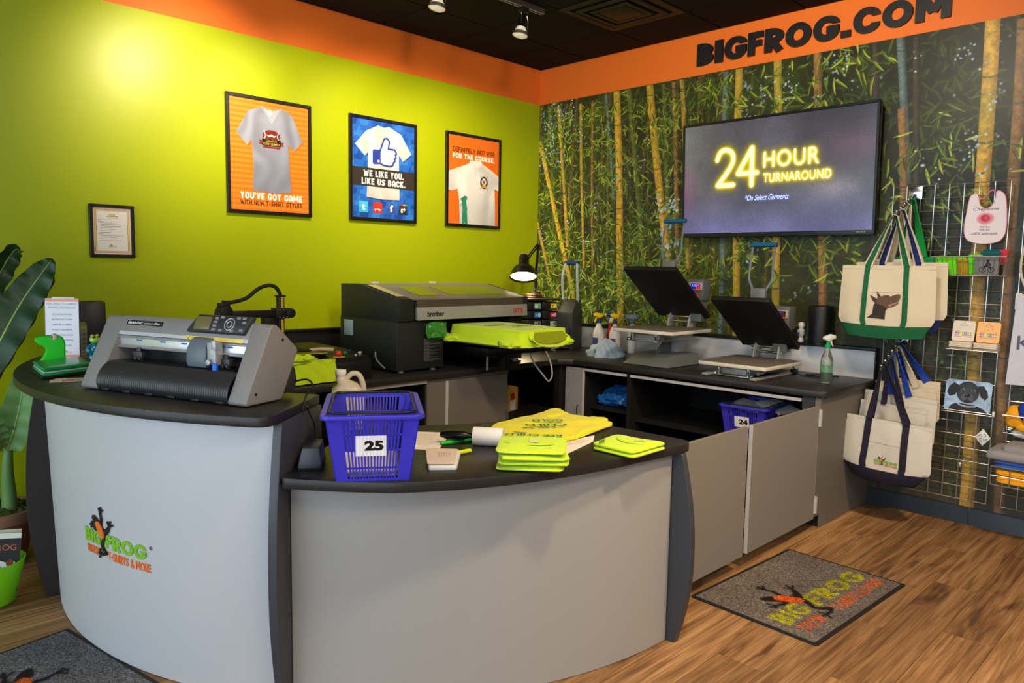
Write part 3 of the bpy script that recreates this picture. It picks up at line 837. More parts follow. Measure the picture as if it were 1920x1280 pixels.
def poster_two():
    cv = Cv(PWd, PHt, 760, (36, 100, 200)); w, h = PWd, PHt
    for i in range(6):
        for j in range(9):
            thumb(cv, (i+.5*(j % 2))*w/5.5-.03, j*h/8.6, .075, None, ((28, 84, 180), (52, 122, 220), (22, 72, 164))[(i*2+j) % 3], None)
    sh = mapv([(.41, .046), (.22, .117), (.05, .263), (.20, .37), (.25, .33), (.245, .5), (.227, .785), (.5, .80), (.757, .79), (.745, .5), (.745, .32), (.81, .385), (.95, .295), (.78, .105), (.58, .043), (.50, .06)], w, h)
    cv.poly([(x+.006, y-.008) for x, y in sh], (14, 40, 110), .5)
    shade_shirt(cv, sh, (222, 220, 220), 5, 9)
    cv.line(mapv([(.41, .046), (.455, .105), (.5, .12), (.545, .10), (.58, .043)], w, h), .007, (196, 194, 192))
    thumb(cv, .345*w, (1-.44)*h, .185, (40, 64, 160), (246, 246, 248), (40, 64, 160))
    cv.rect(0, (1-.676)*h, w, (1-.487)*h, (52, 46, 44))
    cv.block('WE LIKE YOU.', .5*w, (1-.575)*h, .046, (250, 250, 246), .64*w, 'c', t=.235)
    cv.block('LIKE US BACK.', .5*w, (1-.657)*h, .046, (250, 250, 246), .70*w, 'c', t=.235)
    for u, c1, ch, k in ((.107, (60, 176, 222), 't', .6), (.33, (208, 42, 34), 'yelp', .26), (.55, (56, 84, 168), 'f', .66), (.745, (46, 46, 48), 'g+', .46)):
        x = u*w; y = (1-.945)*h; s_ = .077
        cv.rect(x, y, x+s_, y+s_*1.02, c1)
        cv.rect(x, y+s_*.55, x+s_, y+s_*1.02, tuple(min(255, c+22) for c in c1), .5)
        if ch == 'g+':
            for q, c in enumerate(((60, 120, 230), (214, 60, 50), (240, 180, 40), (60, 160, 80))): cv.rect(x+q*s_/4, y+s_*.9, x+(q+1)*s_/4, y+s_*1.02, c)
        cv.text(ch, x+s_/2, y+s_*.2, s_*k, (252, 252, 252), bold=.05, align='c', w=(s_*.78 if ch == 'yelp' else (s_*.6 if ch == 'g+' else None)))
    return cv
def poster_three():
    cv = Cv(PWd, PHt, 760, (238, 112, 30)); w, h = PWd, PHt
    cv.block('DEFINITELY NOT PAR', .09*w, (1-.185)*h, .037, (60, 24, 14), .82*w, t=.155)
    cv.block('FOR THE COURSE.', .09*w, (1-.257)*h, .040, (255, 252, 246), .82*w, t=.235)
    sh = mapv([(.40, .30), (.12, .38), (-.02, .42), (-.02, .62), (.10, .625), (.18, .60), (.215, .72), (.23, 1.02), (.94, 1.02), (.93, .70), (.915, .56), (1.02, .585), (1.02, .42), (.88, .36), (.66, .285), (.53, .29)], w, h)
    cv.poly([(x-.005, y-.007) for x, y in sh], (190, 78, 14), .6)
    shade_shirt(cv, sh, (232, 230, 230), 4, 21)
    cv.poly(mapv([(.40, .30), (.42, .265), (.64, .255), (.66, .285), (.60, .335), (.53, .345), (.46, .34)], w, h), (236, 233, 230))
    cv.line(mapv([(.53, .345), (.53, .43)], w, h), .004, (206, 204, 202))
    cx, cy = .70*w, (1-.50)*h
    cv.disc(cx, cy, .042, (46, 58, 34), 1, .05); cv.disc(cx, cy+.006, .026, (236, 226, 214), 1, .032)
    cv.rect(cx-.030, cy-.040, cx+.030, cy-.022, (232, 160, 40)); cv.disc(cx, cy+.006, .012, (176, 60, 50))
    for s_ in (-1, 1): cv.line([(cx-s_*.04, cy-.056), (cx+s_*.04, cy+.052)], .004, (90, 70, 40))
    g = (42, 140, 110)
    cv.line([(.30*w, 0), (.31*w, .10*h), (.33*w, .17*h), (.31*w, .26*h)], [.030, .036, .050, .044], g)
    cv.line([(.36*w, 0), (.345*w, .12*h), (.33*w, .17*h)], [.024, .03, .04], g)
    cv.line([(.31*w, .26*h), (.27*w, .285*h), (.32*w, .315*h)], [.03, .024, .014], g); cv.disc(.335*w, .30*h, .020, g)
    cv.line([(.32*w, .315*h), (.24*w, .20*h)], .005, g)
    return cv
poster(-2.853, -2.265, 1.770, 2.508, poster_one(), 'framed orange poster of a grey v-neck shirt reading YOU\'VE GOT GAME', group=None)
poster(-1.965, -1.373, 1.774, 2.511, poster_two(), 'framed blue poster of a white thumbs-up shirt reading WE LIKE YOU')
poster(-1.081, -.485, 1.775, 2.513, poster_three(), 'framed orange poster of a white polo reading FOR THE COURSE')
def certificate():
    cv = Cv(.202, .263, 1500, (226, 216, 204)); w, h = .202, .263
    for m_, c in ((.010, (226, 140, 70)), (.013, (232, 196, 130)), (.018, (206, 150, 60)), (.0195, (96, 130, 60)), (.0205, (236, 230, 222))):
        cv.rect(m_, m_, w-m_, h-m_, c)
    for y, a, b_, c in ((.222, .085, .117, (214, 150, 60)), (.214, .070, .132, (140, 140, 50)), (.205, .078, .126, (214, 170, 80))):
        cv.line([(a, y), (b_, y)], .005, c, .8)
    y = .194
    r2 = random.Random(4)
    for i in range(14):
        a = .030 if i in (0, 1, 9, 12) else .042
        L_ = .02 if i in (1, 9, 12) else .05+r2.random()*.09
        x = a
        while x < min(a+L_, .172):
            q = .003+r2.random()*.007
            cv.line([(x, y), (x+q, y)], .0022, (120, 112, 104) if i < 12 else (200, 150, 90), .8); x += q+.002
        y -= .0088
    logo_paint(cv, .080, .045, .042)
    return cv
poster(-3.642, -3.408, 1.473, 1.768, certificate(), 'small black-framed certificate with orange border hung low on green wall', 'framed_certificate', 'certificate', .018)

# ---- wall sign: raised black letters, each a part
def glyph_mesh(b, ch, x, w, h, depth, bold, z=0):
    cu = bpy.data.curves.new('t', 'FONT'); cu.body = ch; cu.size = 1; cu.offset = bold; cu.extrude = .5; cu.resolution_u = 6
    ob = bpy.data.objects.new('t', cu); me = bpy.data.meshes.new_from_object(ob)
    V = np.array([v.co[:] for v in me.vertices]); lo, hi = V.min(0), V.max(0)
    vs = [b.v((x+(p[0]-lo[0])/(hi[0]-lo[0])*w, (p[1]-lo[1])/(hi[1]-lo[1])*h, z+(p[2]-lo[2])/(hi[2]-lo[2])*depth)) for p in V]
    for p in me.polygons: b.f([vs[i] for i in p.vertices])
    bpy.data.objects.remove(ob); bpy.data.curves.remove(cu); bpy.data.meshes.remove(me)
    return b
sign = wthing('wall_sign', 'black raised block letters reading BIGFROG.COM on the orange band', 'sign', (0, -1.576, 2.936), WR_ROT)
m_letter = M('black_letter', (18, 16, 16), .5)
def block_letter(ch, w, h, d):
    """one raised letter; overlapping strokes are clipped to a common front"""
    gw, pg = block_glyph(ch, 'r', .262)
    b = B()
    for k, q in enumerate(pg): b.prism([(x/gw*w, y*h) for x, y in q], .0005, d-.00002*k)
    return b
_w = [.72, .34, .92, .60, .74, .96, .92, .33, .88, .96, 1.06]
_k = (1.660-.014*10)/sum(_w); _x = 0
for ch, w_ in zip('BIGFROG.COM', _w):
    o = block_letter(ch, w_*_k, .155, .022).done('letter', m_letter, sign, smooth=0); o.location = (_x, 0, 0)
    _x += w_*_k+.014

# ---- television
def tv_screen():
    w, h = 1.335, .760
    cv = Cv(w, h, 560, (100, 96, 106), 1)
    n = vnoise(cv.h, cv.w, 130, 31)[..., None]; n2 = vnoise(cv.h, cv.w, 34, 32)[..., None]; n3 = vnoise(cv.h, cv.w, 3, 33)[..., None]
    U = np.linspace(0, 1, cv.w)[None, :, None]; V = np.linspace(0, 1, cv.h)[:, None, None]
    a = np.array([84, 82, 92.])*(.74+.4*n*.8+.1*n2)*np.ones((cv.h, cv.w, 1))
    a = a*(1-.32*np.clip(V*1.5-.55, 0, 1)*np.clip(U*1.3, 0, 1))
    a += np.array([8, 8, 40.])*np.clip(1-V*2.6, 0, 1)+np.array([16, 22, 10.])*np.clip(1-U*5, 0, 1)*np.clip(V, 0, 1)
    a += np.array([40, 36, 34.])*np.exp(-((U-.82)**2/.015+(V-.36)**2/.01))+np.array([24, 0, 14.])*np.exp(-((U-.02)**2/.002+(V-.4)**2/.06))
    a += np.array([22, 4, 10.])*np.exp(-((U-.9)**2/.02+(V-.7)**2/.02))
    a *= (.93+.14*n3)
    cv.a = a.astype(np.float32)
    m = Cv(w, h, 560, (0, 0, 0), 1)
    T = (255, 255, 255)
    x0, y0, H_ = .193*w, .42*h, .335*h
    two = spline([(x0+.005, y0+H_*.74, 0), (x0+.03, y0+H_*.95, 0), (x0+.075, y0+H_, 0), (x0+.12, y0+H_*.9, 0), (x0+.128, y0+H_*.68, 0), (x0+.09, y0+H_*.42, 0), (x0+.01, y0+.012, 0)], 6)
    m.line([(p.x, p.y) for p in two], .029, T); m.line([(x0+.012, y0+.012), (x0+.135, y0+.012)], .029, T)
    x1 = x0+.165
    m.line([(x1+.105, y0), (x1+.105, y0+H_), (x1, y0+H_*.33), (x1+.145, y0+H_*.33)], .029, T)
    m.text('HOUR', .458*w, .565*h, .145*h, T, w=.285*w, bold=.012, space=1.1)
    m.text('TURNAROUND', .458*w, .435*h, .082*h, T, w=.345*w, bold=.018, space=1.1)
    core = m.a/255
    s2 = Cv(w, h, 560, (0, 0, 0), 1)
    s2.text('*On Select Garments', .362*w, .285*h, .05*h, T, w=.235*w, shear=.45, bold=.004)
    core2 = s2.a/255
    g = np.clip(blur(core[..., :1], 5)*2.2, 0, 1); g0 = np.clip(blur(core[..., :1], 15)*1.7, 0, 1)
    a = cv.a
    a = a*(1-.85*g0)+np.array([196, 168, 12.])*.85*g0
    a = a*(1-g)+np.array([240, 206, 24.])*g
    a = a*(1-core)+np.array([255, 250, 190.])*core
    g2 = np.clip(blur(core2[..., :1], 2)*1.8, 0, 1)
    a = a*(1-g2)+np.array([96, 110, 214.])*g2
    cc = np.clip(core2*1.0, 0, 1); a = a*(1-cc)+np.array([220, 228, 255.])*cc
    return to_img('tv_screen_image', a)
tv = wthing('television', 'wall-mounted flat television showing 24 HOUR TURNAROUND in yellow neon', 'television', (-.045, -2.230, 2.102), WR_ROT)
tv.rotation_euler = (WR_ROT.to_matrix() @ Matrix.Rotation(math.radians(2.6), 3, 'X')).to_euler()
Wt, Ht = 1.372, .808
B().prism(rrect(Wt, Ht, .012), .012, .048).done('housing', m_blacksat, tv, bev=.004)
frame_ring(Wt, Ht, .017, .048, .056).done('bezel', m_blacksat, tv, bev=.002, seg=1)
bx('lower_bezel', (0, -Ht/2+.013, .051), (Wt-.01, .026, .008), m_blacksat, tv)
printed('screen', tv_screen(), [(-.669, -.374, .0495), (.669, -.374, .0495), (.669, .386, .0495), (-.669, .386, .0495)], tv, rough=.22, emit=1.0, spec=.5)
_b = B(Matrix.Translation((0, -Ht/2+.009, 0)))
for i, ch in enumerate('VIZIO'): glyph_mesh(_b, ch, .575+i*.0115, .004 if ch == 'I' else .010, .010, .0006, .01, .0552)
_b.done('brand_lettering', m_white, tv, smooth=0)
bx('wall_mount', (0, 0, -.012), (.5, .4, .05), m_black, tv)
for a_ in (-.45, .45): bx('cable_clip', (a_, -Ht/2-.004, .03), (.08, .008, .02), m_black, tv)

# ---- ceiling track and spotlights
rail = thing('track_rail', 'dark steel ceiling track rail carrying the spotlights', 'light track', (-2.9, -1.09, 3.152))
bx('rail_body', (0, 0, 0), (3.5, .036, .034), M('track_grey', (86, 80, 70), .4, .5), rail, bev=.003)
B().box((0, .012, -.018), (3.48, .004, .004)).box((0, -.012, -.018), (3.48, .004, .004)).done('contact_lip', m_steel, rail, smooth=0)
m_bulb = M('bulb_glass', (235, 226, 208), .35, emis=(255, 232, 190), es=.25)
def spotlight(x, lab):
    t = thing('track_spotlight', lab, 'spotlight', (x, -1.09, 3.135), 0, 'track spotlights')
    bx('track_adapter', (0, 0, -.010), (.07, .03, .035), m_black, t)
    d = Vector((-.16, .02, -1)).normalized()
    R = Vector((0, 0, 1)).rotation_difference(-d).to_matrix()
    o = Vector((-.004, 0, -.03))
    b = B(Matrix.Translation(o) @ R.to_4x4())
    b.lathe([(.004, -.012), (.022, -.010), (.024, -.012), (.024, -.085), (.030, -.095), (.030, -.1), (.0, -.1)], 20)
    b.done('lamp_socket', m_chrome, t, smooth=50)
    b = B(Matrix.Translation(o) @ R.to_4x4()); b.lathe([(.018, -.092), (.026, -.098), (.042, -.128), (.047, -.142), (.046, -.150), (.030, -.157), (0, -.159)], 24)
    b.done('reflector_bulb', m_bulb, t)
    b = B(Matrix.Translation(o) @ R.to_4x4()); b.lathe([(.047, -.132), (.051, -.134), (.052, -.152), (.049, -.154), (.0475, -.152), (.0475, -.135)], 24, caps=False)
    b.done('lamp_ring', M('polished_ring', (214, 206, 190), .2, .9), t)
    b = B(Matrix.Translation(o) @ R.to_4x4()); b.tube([(-.035, 0, -.01), (.0, 0, .0), (.035, 0, -.01)], .002, 6)
    b.tube([(-.035, 0, -.01), (-.055, 0, -.05), (-.052, 0, -.14)], .0022, 6); b.tube([(.035, 0, -.01), (.055, 0, -.05), (.052, 0, -.14)], .0022, 6)
    b.done('yoke', m_chrome, t)
    return t
spotlight(-1.335, 'chrome track spotlight with white bulb nearest the rail end')
spotlight(-2.03, 'chrome track spotlight cut off by the top edge of the picture')
# ---------------------------------------------------------------- reception counters: two quarter-round desks on one circle
CX, CY = -2.478, -1.412
def pol(R, a): return (R*cos(math.radians(a)), R*sin(math.radians(a)))
def arc(R, a0, a1, n): return [pol(R, a0+(a1-a0)*i/n) for i in range(n+1)]
def interp(x, xs, ys):
    for i in range(len(xs)-1):
        if x <= xs[i+1]:
            t = (x-xs[i])/(xs[i+1]-xs[i]); t = max(0, t); return ys[i]+(ys[i+1]-ys[i])*t
    return ys[-1]
def facade(b, Rb, Rt, a0, a1, z0, z1, th=.02, n=48, nz=8):
    def fn(R0):
        return lambda u, v: (*pol(Rb(v)+R0, a0+(a1-a0)*u), z0+(z1-z0)*v)
    P = [[fn(0)(i/n, j/nz) for j in range(nz+1)] for i in range(n+1)]
    b.grid(n, nz, lambda u, v: fn(0)(u, v), thick=th)
def fin(b, ang, Rin, Rf, zt, prof, th=.03):
    """upright board with a bowed outer edge; prof: (z fraction, how far it stands proud)"""
    pts = spline([(z*zt, p, 0) for z, p in prof], 6)
    out = [(Rin, 0)]+[(Rf+q.y, q.x) for q in pts]+[(Rin, zt)]
    b.M = Matrix.Rotation(math.radians(ang), 4, 'Z')
    b.prism(out, -th/2, th/2, 'y')
FINP = [(0, .036), (.12, .062), (.3, .088), (.48, .096), (.68, .088), (.85, .066), (1, .040)]
def top_edge(name, poly, z0, z1, parent):
    """worktop slab: smooth top, speckled rim"""
    return B().prism(poly, z0, z1).done(name, m_laminate, parent, bev=.004, seg=2, bang=.9)

tall = thing('tall_reception_counter', 'tall curved pale grey reception counter with dark speckled top and frog logo', 'counter', (CX, CY, 0))
facade_b = B(); facade(facade_b, lambda v: 1.667+.030*v, None, 166.8, 217.9, .003, .957)
facade_b.done('front_panel', m_silver, tall)
ZT = .99
_o = arc(1.80, 129.0, 216.9, 60); _c0 = pol(1.80-.055, 216.75)
_corner = []
for i in range(1, 8):                                          # rounded outer corner
    t = i/8; p0 = Vector(pol(1.80, 216.9)); p1 = Vector(pol(1.80, 218.7)); p2 = Vector(pol(1.745, 218.7))
    q = p0*(1-t)**2+p1*2*t*(1-t)+p2*t*t; _corner.append((q.x, q.y))
_in = [pol(1.37, 218.6)]+arc(1.36, 217.6, 150, 24)+[(-3.44-CX, -.006-CY)]
_poly = [(-3.60-CX, -.006-CY)]+_o+_corner+_in
top_edge('worktop', _poly, ZT-.033, ZT, tall)
_b = B(); fin(_b, 166.2, 1.30, 1.680, ZT-.034, FINP); _b.done('side_panel', m_darkwood, tall, bev=.002, seg=1)
_b = B(); fin(_b, 218.45, 1.38, 1.680, ZT-.034, FINP); _b.done('side_panel', m_fin, tall, bev=.003, seg=2)
_b = B(); facade(_b, lambda v: 1.40, None, 168, 217.6, .01, .955, n=24, nz=1); _b.done('inner_panel', m_darkwood, tall)
# raised logo, bent onto the curved front
logo = B().done('logo', M('logo_backing', (176, 178, 180), .5), tall)
def bend(name, mat, polys, depth, lift):
    b = B(); LW = .393; a0 = 187.05; z0 = .424
    for pg in polys:
        ar = sum(pg[i][0]*pg[(i+1) % len(pg)][1]-pg[(i+1) % len(pg)][0]*pg[i][1] for i in range(len(pg)))
        if ar < 0: pg = pg[::-1]
        def at(p, r):
            z = z0+p[1]*LW; R = 1.667+.03*(z-.003)/.954+r; a = a0+math.degrees(p[0]*LW/1.68)
            return (*pol(R, a), z)
        hi = [b.v(at(p, lift+depth)) for p in pg]; lo = [b.v(at(p, lift)) for p in pg]
        b.f(hi); b.f(lo[::-1]); n = len(pg)
        for i in range(n): b.f([hi[i], lo[i], lo[(i+1) % n], hi[(i+1) % n]])
    return b.done(name, mat, logo, smooth=0)
def text_polys(txt, x, y, h, w, bold):
    V, T, sz = glyph_tris(txt, bold)
    return [[(x+V[i][0]/sz[0]*w, y+V[i][1]/sz[1]*h) for i in t] for t in T]
m_lg, m_lo, m_lk = M('logo_green', LG, .45), M('logo_orange', LO, .45), M('logo_black', LK, .45)
for ch, x, w in (('B', 0, .098), ('I', .112, .038), ('G', .164, .121), ('F', .365, .10), ('R', .478, .13), ('O', .618, .165), ('G', .795, .158)):
    bend('letter', m_lg, block_polys(ch, x, 0, .135, w, 'r', .235), .003, .0008)
bend('tagline', m_lo, block_polys('CUSTOM', .015, -.105, .078, .225, 'r', .18), .0015, .0008)
bend('tagline', m_lo, block_polys('T-SHIRTS & MORE', .40, -.105, .078, .60, 'r', .18), .0015, .0008)
bend('frog_shape', m_lk, [o for c, o in logo_shapes() if c != LO], .004, .003)
bend('frog_back', m_lo, [o for c, o in logo_shapes() if c == LO], .0025, .0066)
_rp = [[(1.005+.016*cos(2*PI*i/14), .125+.016*sin(2*PI*i/14)) for i in range(14)]]
bend('registered_mark', M('mark_blue', (70, 80, 110), .5), [[(1.012+.018*cos(t), .125+.018*sin(t)), (1.012+.018*cos(t+.35), .125+.018*sin(t+.35)), (1.012+.014*cos(t+.35), .125+.014*sin(t+.35)), (1.012+.014*cos(t), .125+.014*sin(t))] for t in [2*PI*i/18 for i in range(18)]]+text_polys('R', 1.006, .117, .016, .012, .01), .0012, .0005)

low = thing('low_reception_counter', 'low curved grey reception counter with dark speckled top, holding the lime shirts', 'counter', (CX, CY, 0))
ZL = .795
AL, RL = [218.9, 231, 237.4, 244.6, 253.4, 261.5, 268.0, 271.5], [1.765, 1.797, 1.782, 1.757, 1.724, 1.700, 1.702, 1.712]
_o = [pol(interp(a, AL, RL), a) for a in np.linspace(219.9, 270.0, 50)]
def rc(p0, p1, p2, n=7):
    p0, p1, p2 = Vector(p0), Vector(p1), Vector(p2)
    return [tuple(p0*(1-t)**2+p1*2*t*(1-t)+p2*t*t) for t in [i/n for i in range(n+1)]]
_poly = rc(pol(1.70, 219.05), pol(1.765, 219.05), _o[0])+_o[1:-1]+rc(_o[-1], (pol(1.712, 271.5)[0]+.02, pol(1.712, 271.5)[1]), (.068, -1.655))
_poly += [(.055, -1.33)]+arc(.965, 272, 219.6, 26)
top_edge('worktop', _poly, ZL-.035, ZL, low)
_b = B(); facade(_b, lambda v: 1.667, None, 219.05, 269.3, .003, ZL-.036, n=60); _b.done('front_panel', m_grey, low)
_b = B(); fin(_b, 270.0, 1.02, 1.667, ZL-.036, FINP); _b.done('side_panel', m_fin, low, bev=.002, seg=1)
_b = B(); facade(_b, lambda v: 1.30, None, 220, 269, .01, ZL-.04, n=24, nz=1); _b.done('inner_panel', m_darkwood, low)

# ---- pair of swing gates between the low counter and the cabinets
def gate(x0, x1, label, hinge_x):
    t = thing('swing_gate', label, 'gate', (x0, -2.945, 0))
    w = x1-x0
    bx('panel', (w/2, 0, .40), (w, .019, .64), m_gate, t, bev=.0008, seg=1)
    for ex in (0, w): bx('edge_band', (ex, 0, .40), (.0015, .0192, .64), M('pale_edge_band', (196, 194, 190), .5), t, bev=0)
    for z in (.16, .655):
        b = B(); hx = w+.012 if hinge_x else -.012
        b.cyl((hx, -.010, z-.048), (hx, -.010, z+.048), .012, 14); b.box((hx, .002, z), (.05, .004, .07))
        for q in (-.018, .018): b.cyl((hx, -.010, z+q-.001), (hx, -.010, z+q+.001), .0128, 14)
        b.done('hinge', M('hinge_silver', (196, 196, 196), .35, .3), t)
    return t
gate(-1.605, -.842, 'grey swing gate hinged with chrome hinges to the cabinet end', True)
gate(-2.43, -1.655, 'grey swing gate hung on the low reception counter, half hidden by its end board', False)

# ---------------------------------------------------------------- cloth helper
def sq(b, dims, e=.35, ex=.25, nu=40, nv=14, amp=.004, fr=9, seed=0, warp=None, c=(0, 0, 0), droop=0):
    """soft slab (superquadric) with wrinkles"""
    def sp(x, p): return math.copysign(abs(x)**p, x)
    off = Vector((seed*3.7, seed*1.3, seed*2.1))
    rings = []
    for j in range(nv+1):
        ph = -PI/2+PI*j/nv
        row = []
        for i in range(nu):
            th = 2*PI*i/nu
            x, y, z = sp(cos(ph), e)*sp(cos(th), ex), sp(cos(ph), e)*sp(sin(th), ex), sp(sin(ph), e)
            X, Y = (x*dims[0]/2, y*dims[1]/2) if warp is None else warp(x, y)
            nz = noise.noise(Vector((X*fr, Y*fr, z*.8))+off)
            n2 = noise.noise(Vector((X*fr*2.3, Y*fr*2.3, z*2))+off)
            k = 1 if z > 0 else .15
            Z = (z+1)/2*dims[2]+(nz+.5*n2)*amp*k*(0 if j == 0 else 1)
            lat = amp*.8*noise.noise(Vector((th*2.2, z*6, 3))+off)
            row.append((c[0]+X+lat*cos(th), c[1]+Y+lat*sin(th), c[2]+max(0, Z)))
        rings.append(row)
    bot = b.v((sum(p[0] for p in rings[1])/nu, sum(p[1] for p in rings[1])/nu, c[2]))
    topz = sum(p[2] for p in rings[-2])/nu
    top = b.v((sum(p[0] for p in rings[-2])/nu, sum(p[1] for p in rings[-2])/nu, topz))
    V = [[b.v(p) for p in r] for r in rings[1:-1]]
    for i in range(nu): b.f([bot, V[0][(i+1) % nu], V[0][i]]); b.f([V[-1][i], V[-1][(i+1) % nu], top])
    for a, d in zip(V, V[1:]):
        for i in range(nu): b.f([a[i], a[(i+1) % nu], d[(i+1) % nu], d[i]])
    return b
def quadwarp(P):
    """map (-1..1)^2 onto the quad P (in order --, +-, ++, -+)"""
    P = [Vector(p) for p in P]
    def w(x, y):
        u, v = (x+1)/2, (y+1)/2
        q = P[0]*(1-u)*(1-v)+P[1]*u*(1-v)+P[2]*u*v+P[3]*(1-u)*v
        return q.x, q.y
    return w
def flat_text(b, txt, x, y, h, w, z, bold=.02, rot=0):
    V, T, sz = glyph_tris(txt, bold)
    m = Matrix.Rotation(rot, 2)
    vs = []
    for p in V:
        q = m @ Vector(((p[0]/sz[0]-.5)*w, (p[1]/sz[1]-.5)*h)); vs.append(b.v((x+q.x, y+q.y, z)))
    for t in T: b.f([vs[i] for i in t])
    return b

# ---------------------------------------------------------------- blue shopping baskets
m_basket = M('blue_basket_plastic', (56, 50, 190), .38, var=.04, spec=.5)
def basket(label, loc, rz, num, group='blue hand baskets'):
    t = thing('shopping_basket', label, 'basket', loc, rz, group)
    H = .212; b0, b1 = (.225, .345), (.286, .405)
    def side(b, k, s0, s1, t0, t1, th=.003):
        """panel on wall k between fractions s along it and t of the height"""
        for sgn in (0,):
            pts = []
            for d in (0, th):
                for s_, t_ in ((s0, t0), (s1, t0), (s1, t1), (s0, t1)):
                    w = b0[0]+(b1[0]-b0[0])*t_; dd = b0[1]+(b1[1]-b0[1])*t_
                    z = t_*H
                    if k == 0: p = (s_*w/2, -dd/2+d, z)
                    elif k == 2: p = (-s_*w/2, dd/2-d, z)
                    elif k == 1: p = (w/2-d, s_*dd/2, z)
                    else: p = (-w/2+d, -s_*dd/2, z)
                    pts.append(b.v(p))
            for q in ((0, 1, 2, 3), (7, 6, 5, 4), (0, 4, 5, 1), (1, 5, 6, 2), (2, 6, 7, 3), (3, 7, 4, 0)): b.f([pts[i] for i in q])
    b = B()
    b.box((0, 0, .002), (.222, .342, .004))
    for k in range(4):
        m = .66 if k % 2 == 0 else .78
        for s0, s1 in ((-1, -m), (m, 1)): side(b, k, s0, s1, 0, 1)
        side(b, k, -m, m, .93, 1); side(b, k, -m, m, 0, .04)
        for z in (.20, .47, .70): side(b, k, -m, m, z-.013, z+.013, .0045)
        n = 17 if k % 2 == 0 else 25
        for i in range(1, n):
            s = -m+2*m*i/n; side(b, k, s-.021*(1 if k % 2 == 0 else .72), s+.021*(1 if k % 2 == 0 else .72), .04, .93, .004)
    b.done('body', m_basket, t, smooth=0)
    b = B()
    o = rrect(.315, .432, .03, 6); i_ = rrect(.280, .398, .022, 6); n = len(o)
    lo = [b.v((x, y, H-.014)) for x, y in o]; hi = [b.v((x, y, H)) for x, y in o]; ih = [b.v((x, y, H)) for x, y in i_]; il = [b.v((x, y, H-.014)) for x, y in i_]
    for k in range(n):
        q = (k+1) % n
        b.f([lo[k], lo[q], hi[q], hi[k]]); b.f([hi[k], hi[q], ih[q], ih[k]]); b.f([ih[k], ih[q], il[q], il[k]]); b.f([il[k], il[q], lo[q], lo[k]])
    b.done('rim', m_basket, t, bev=.003, seg=2)
    for s_ in (-1, 1):
        b = B(); b.tube(spline([(s_*.128, -.01*s_, H+.002), (s_*.130, s_*.05, H+.004), (s_*.130, s_*.15, H+.004), (s_*.118, s_*.188, H+.005), (s_*.06, s_*.195, H+.005), (-s_*.06, s_*.195, H+.005), (-s_*.118, s_*.188, H+.005), (-s_*.130, s_*.15, H+.004), (-s_*.130, s_*.05, H+.004), (-s_*.128, -.01*s_, H+.002)], 4), .0042, 8)
        b.done('handle', m_black, t)
    cv = Cv(.092, .062, 2200, (238, 236, 236))
    for i in range(9): cv.rect(i*.0105, 0, i*.0105+.004, .062, (222, 220, 232))
    cv.text(num, .055, .016, .031, (16, 14, 14), w=.058, bold=.055, align='c')
    y = lambda z: -(.345+(.405-.345)*z/H)/2-.0015
    lx = -.006
    lab = printed('number_label', cv, [(lx-.046, y(.082), .082), (lx+.046, y(.082), .082), (lx+.046, y(.147), .147), (lx-.046, y(.147), .147)], t, rough=.4)
    return t
basket('blue plastic basket numbered 25 at the front edge of the low counter', (-3.552, -2.605, ZL), math.radians(-34.5), '25')
_s = B(); sq(_s, (.20, .30, .012), amp=.006, seed=4); tag(_s.done('paper_slip', m_paper), 'loose white papers lying inside the basket numbered 25', 'paper').location = (-3.552, -2.605, ZL+.005)
bpy.data.objects['paper_slip'].rotation_euler = (0, 0, math.radians(-34.5))

# black desk device beside the basket
t = thing('label_printer', 'small black and grey desk device wedged beside the tall counter and basket 25', 'device', (-3.70, -2.470, ZL), math.radians(-36))
B().prism([(-.035, 0), (.035, 0), (.037, .02), (.030, .075), (-.024, .075), (-.037, .022)], -.06, .075, 'y').done('housing', M('grey_black_plastic', (70, 74, 80), .4), t, bev=.006)
bx('base', (0, .007, .010), (.078, .140, .022), m_black, t, bev=.006)
B().tube(spline([(0, .07, .06), (.0, .10, .11), (-.02, .09, .17), (-.02, .05, .19)], 5), .003, 8).done('cord', m_black, t)

# ---------------------------------------------------------------- things lying on the low counter
def sheet(name, label, cat, P, z, cv, group=None):
    t = thing(name, label, cat, (P[0][0], P[0][1], z), 0, group)
    L0 = Vector((P[0][0], P[0][1], 0))
    printed('sheet', cv, [(p[0]-L0.x, p[1]-L0.y, .0012) for p in P], t, rough=.7, back=.0006); return t
def letter_print(w, h, lines, seed, col=(120, 112, 110), x0=.02):
    cv = Cv(w, h, 900, (238, 226, 218)); r2 = random.Random(seed); y = h*.86
    while y > h*.2 and lines > 0:
        x = x0; e = w-x0-r2.random()*w*.25
        while x < e:
            q = .004+r2.random()*.012; cv.line([(x, y), (min(x+q, e), y)], .0026, col, .75); x += q+.003
        y -= h*.06; lines -= 1
    return cv
sheet('printed_sheet', 'printed white sheet of paper behind basket 25', 'paper', [(-3.338, -2.47), (-3.255, -2.582), (-3.035, -2.395), (-3.125, -2.28)], ZL, letter_print(.15, .28, 11, 2))
sheet('packing_slip', 'white packing slip under the shirts on the low counter', 'paper', [(-2.945, -2.925), (-2.72, -2.865), (-2.63, -2.80), (-2.86, -2.78)], ZL, letter_print(.22, .13, 5, 7))
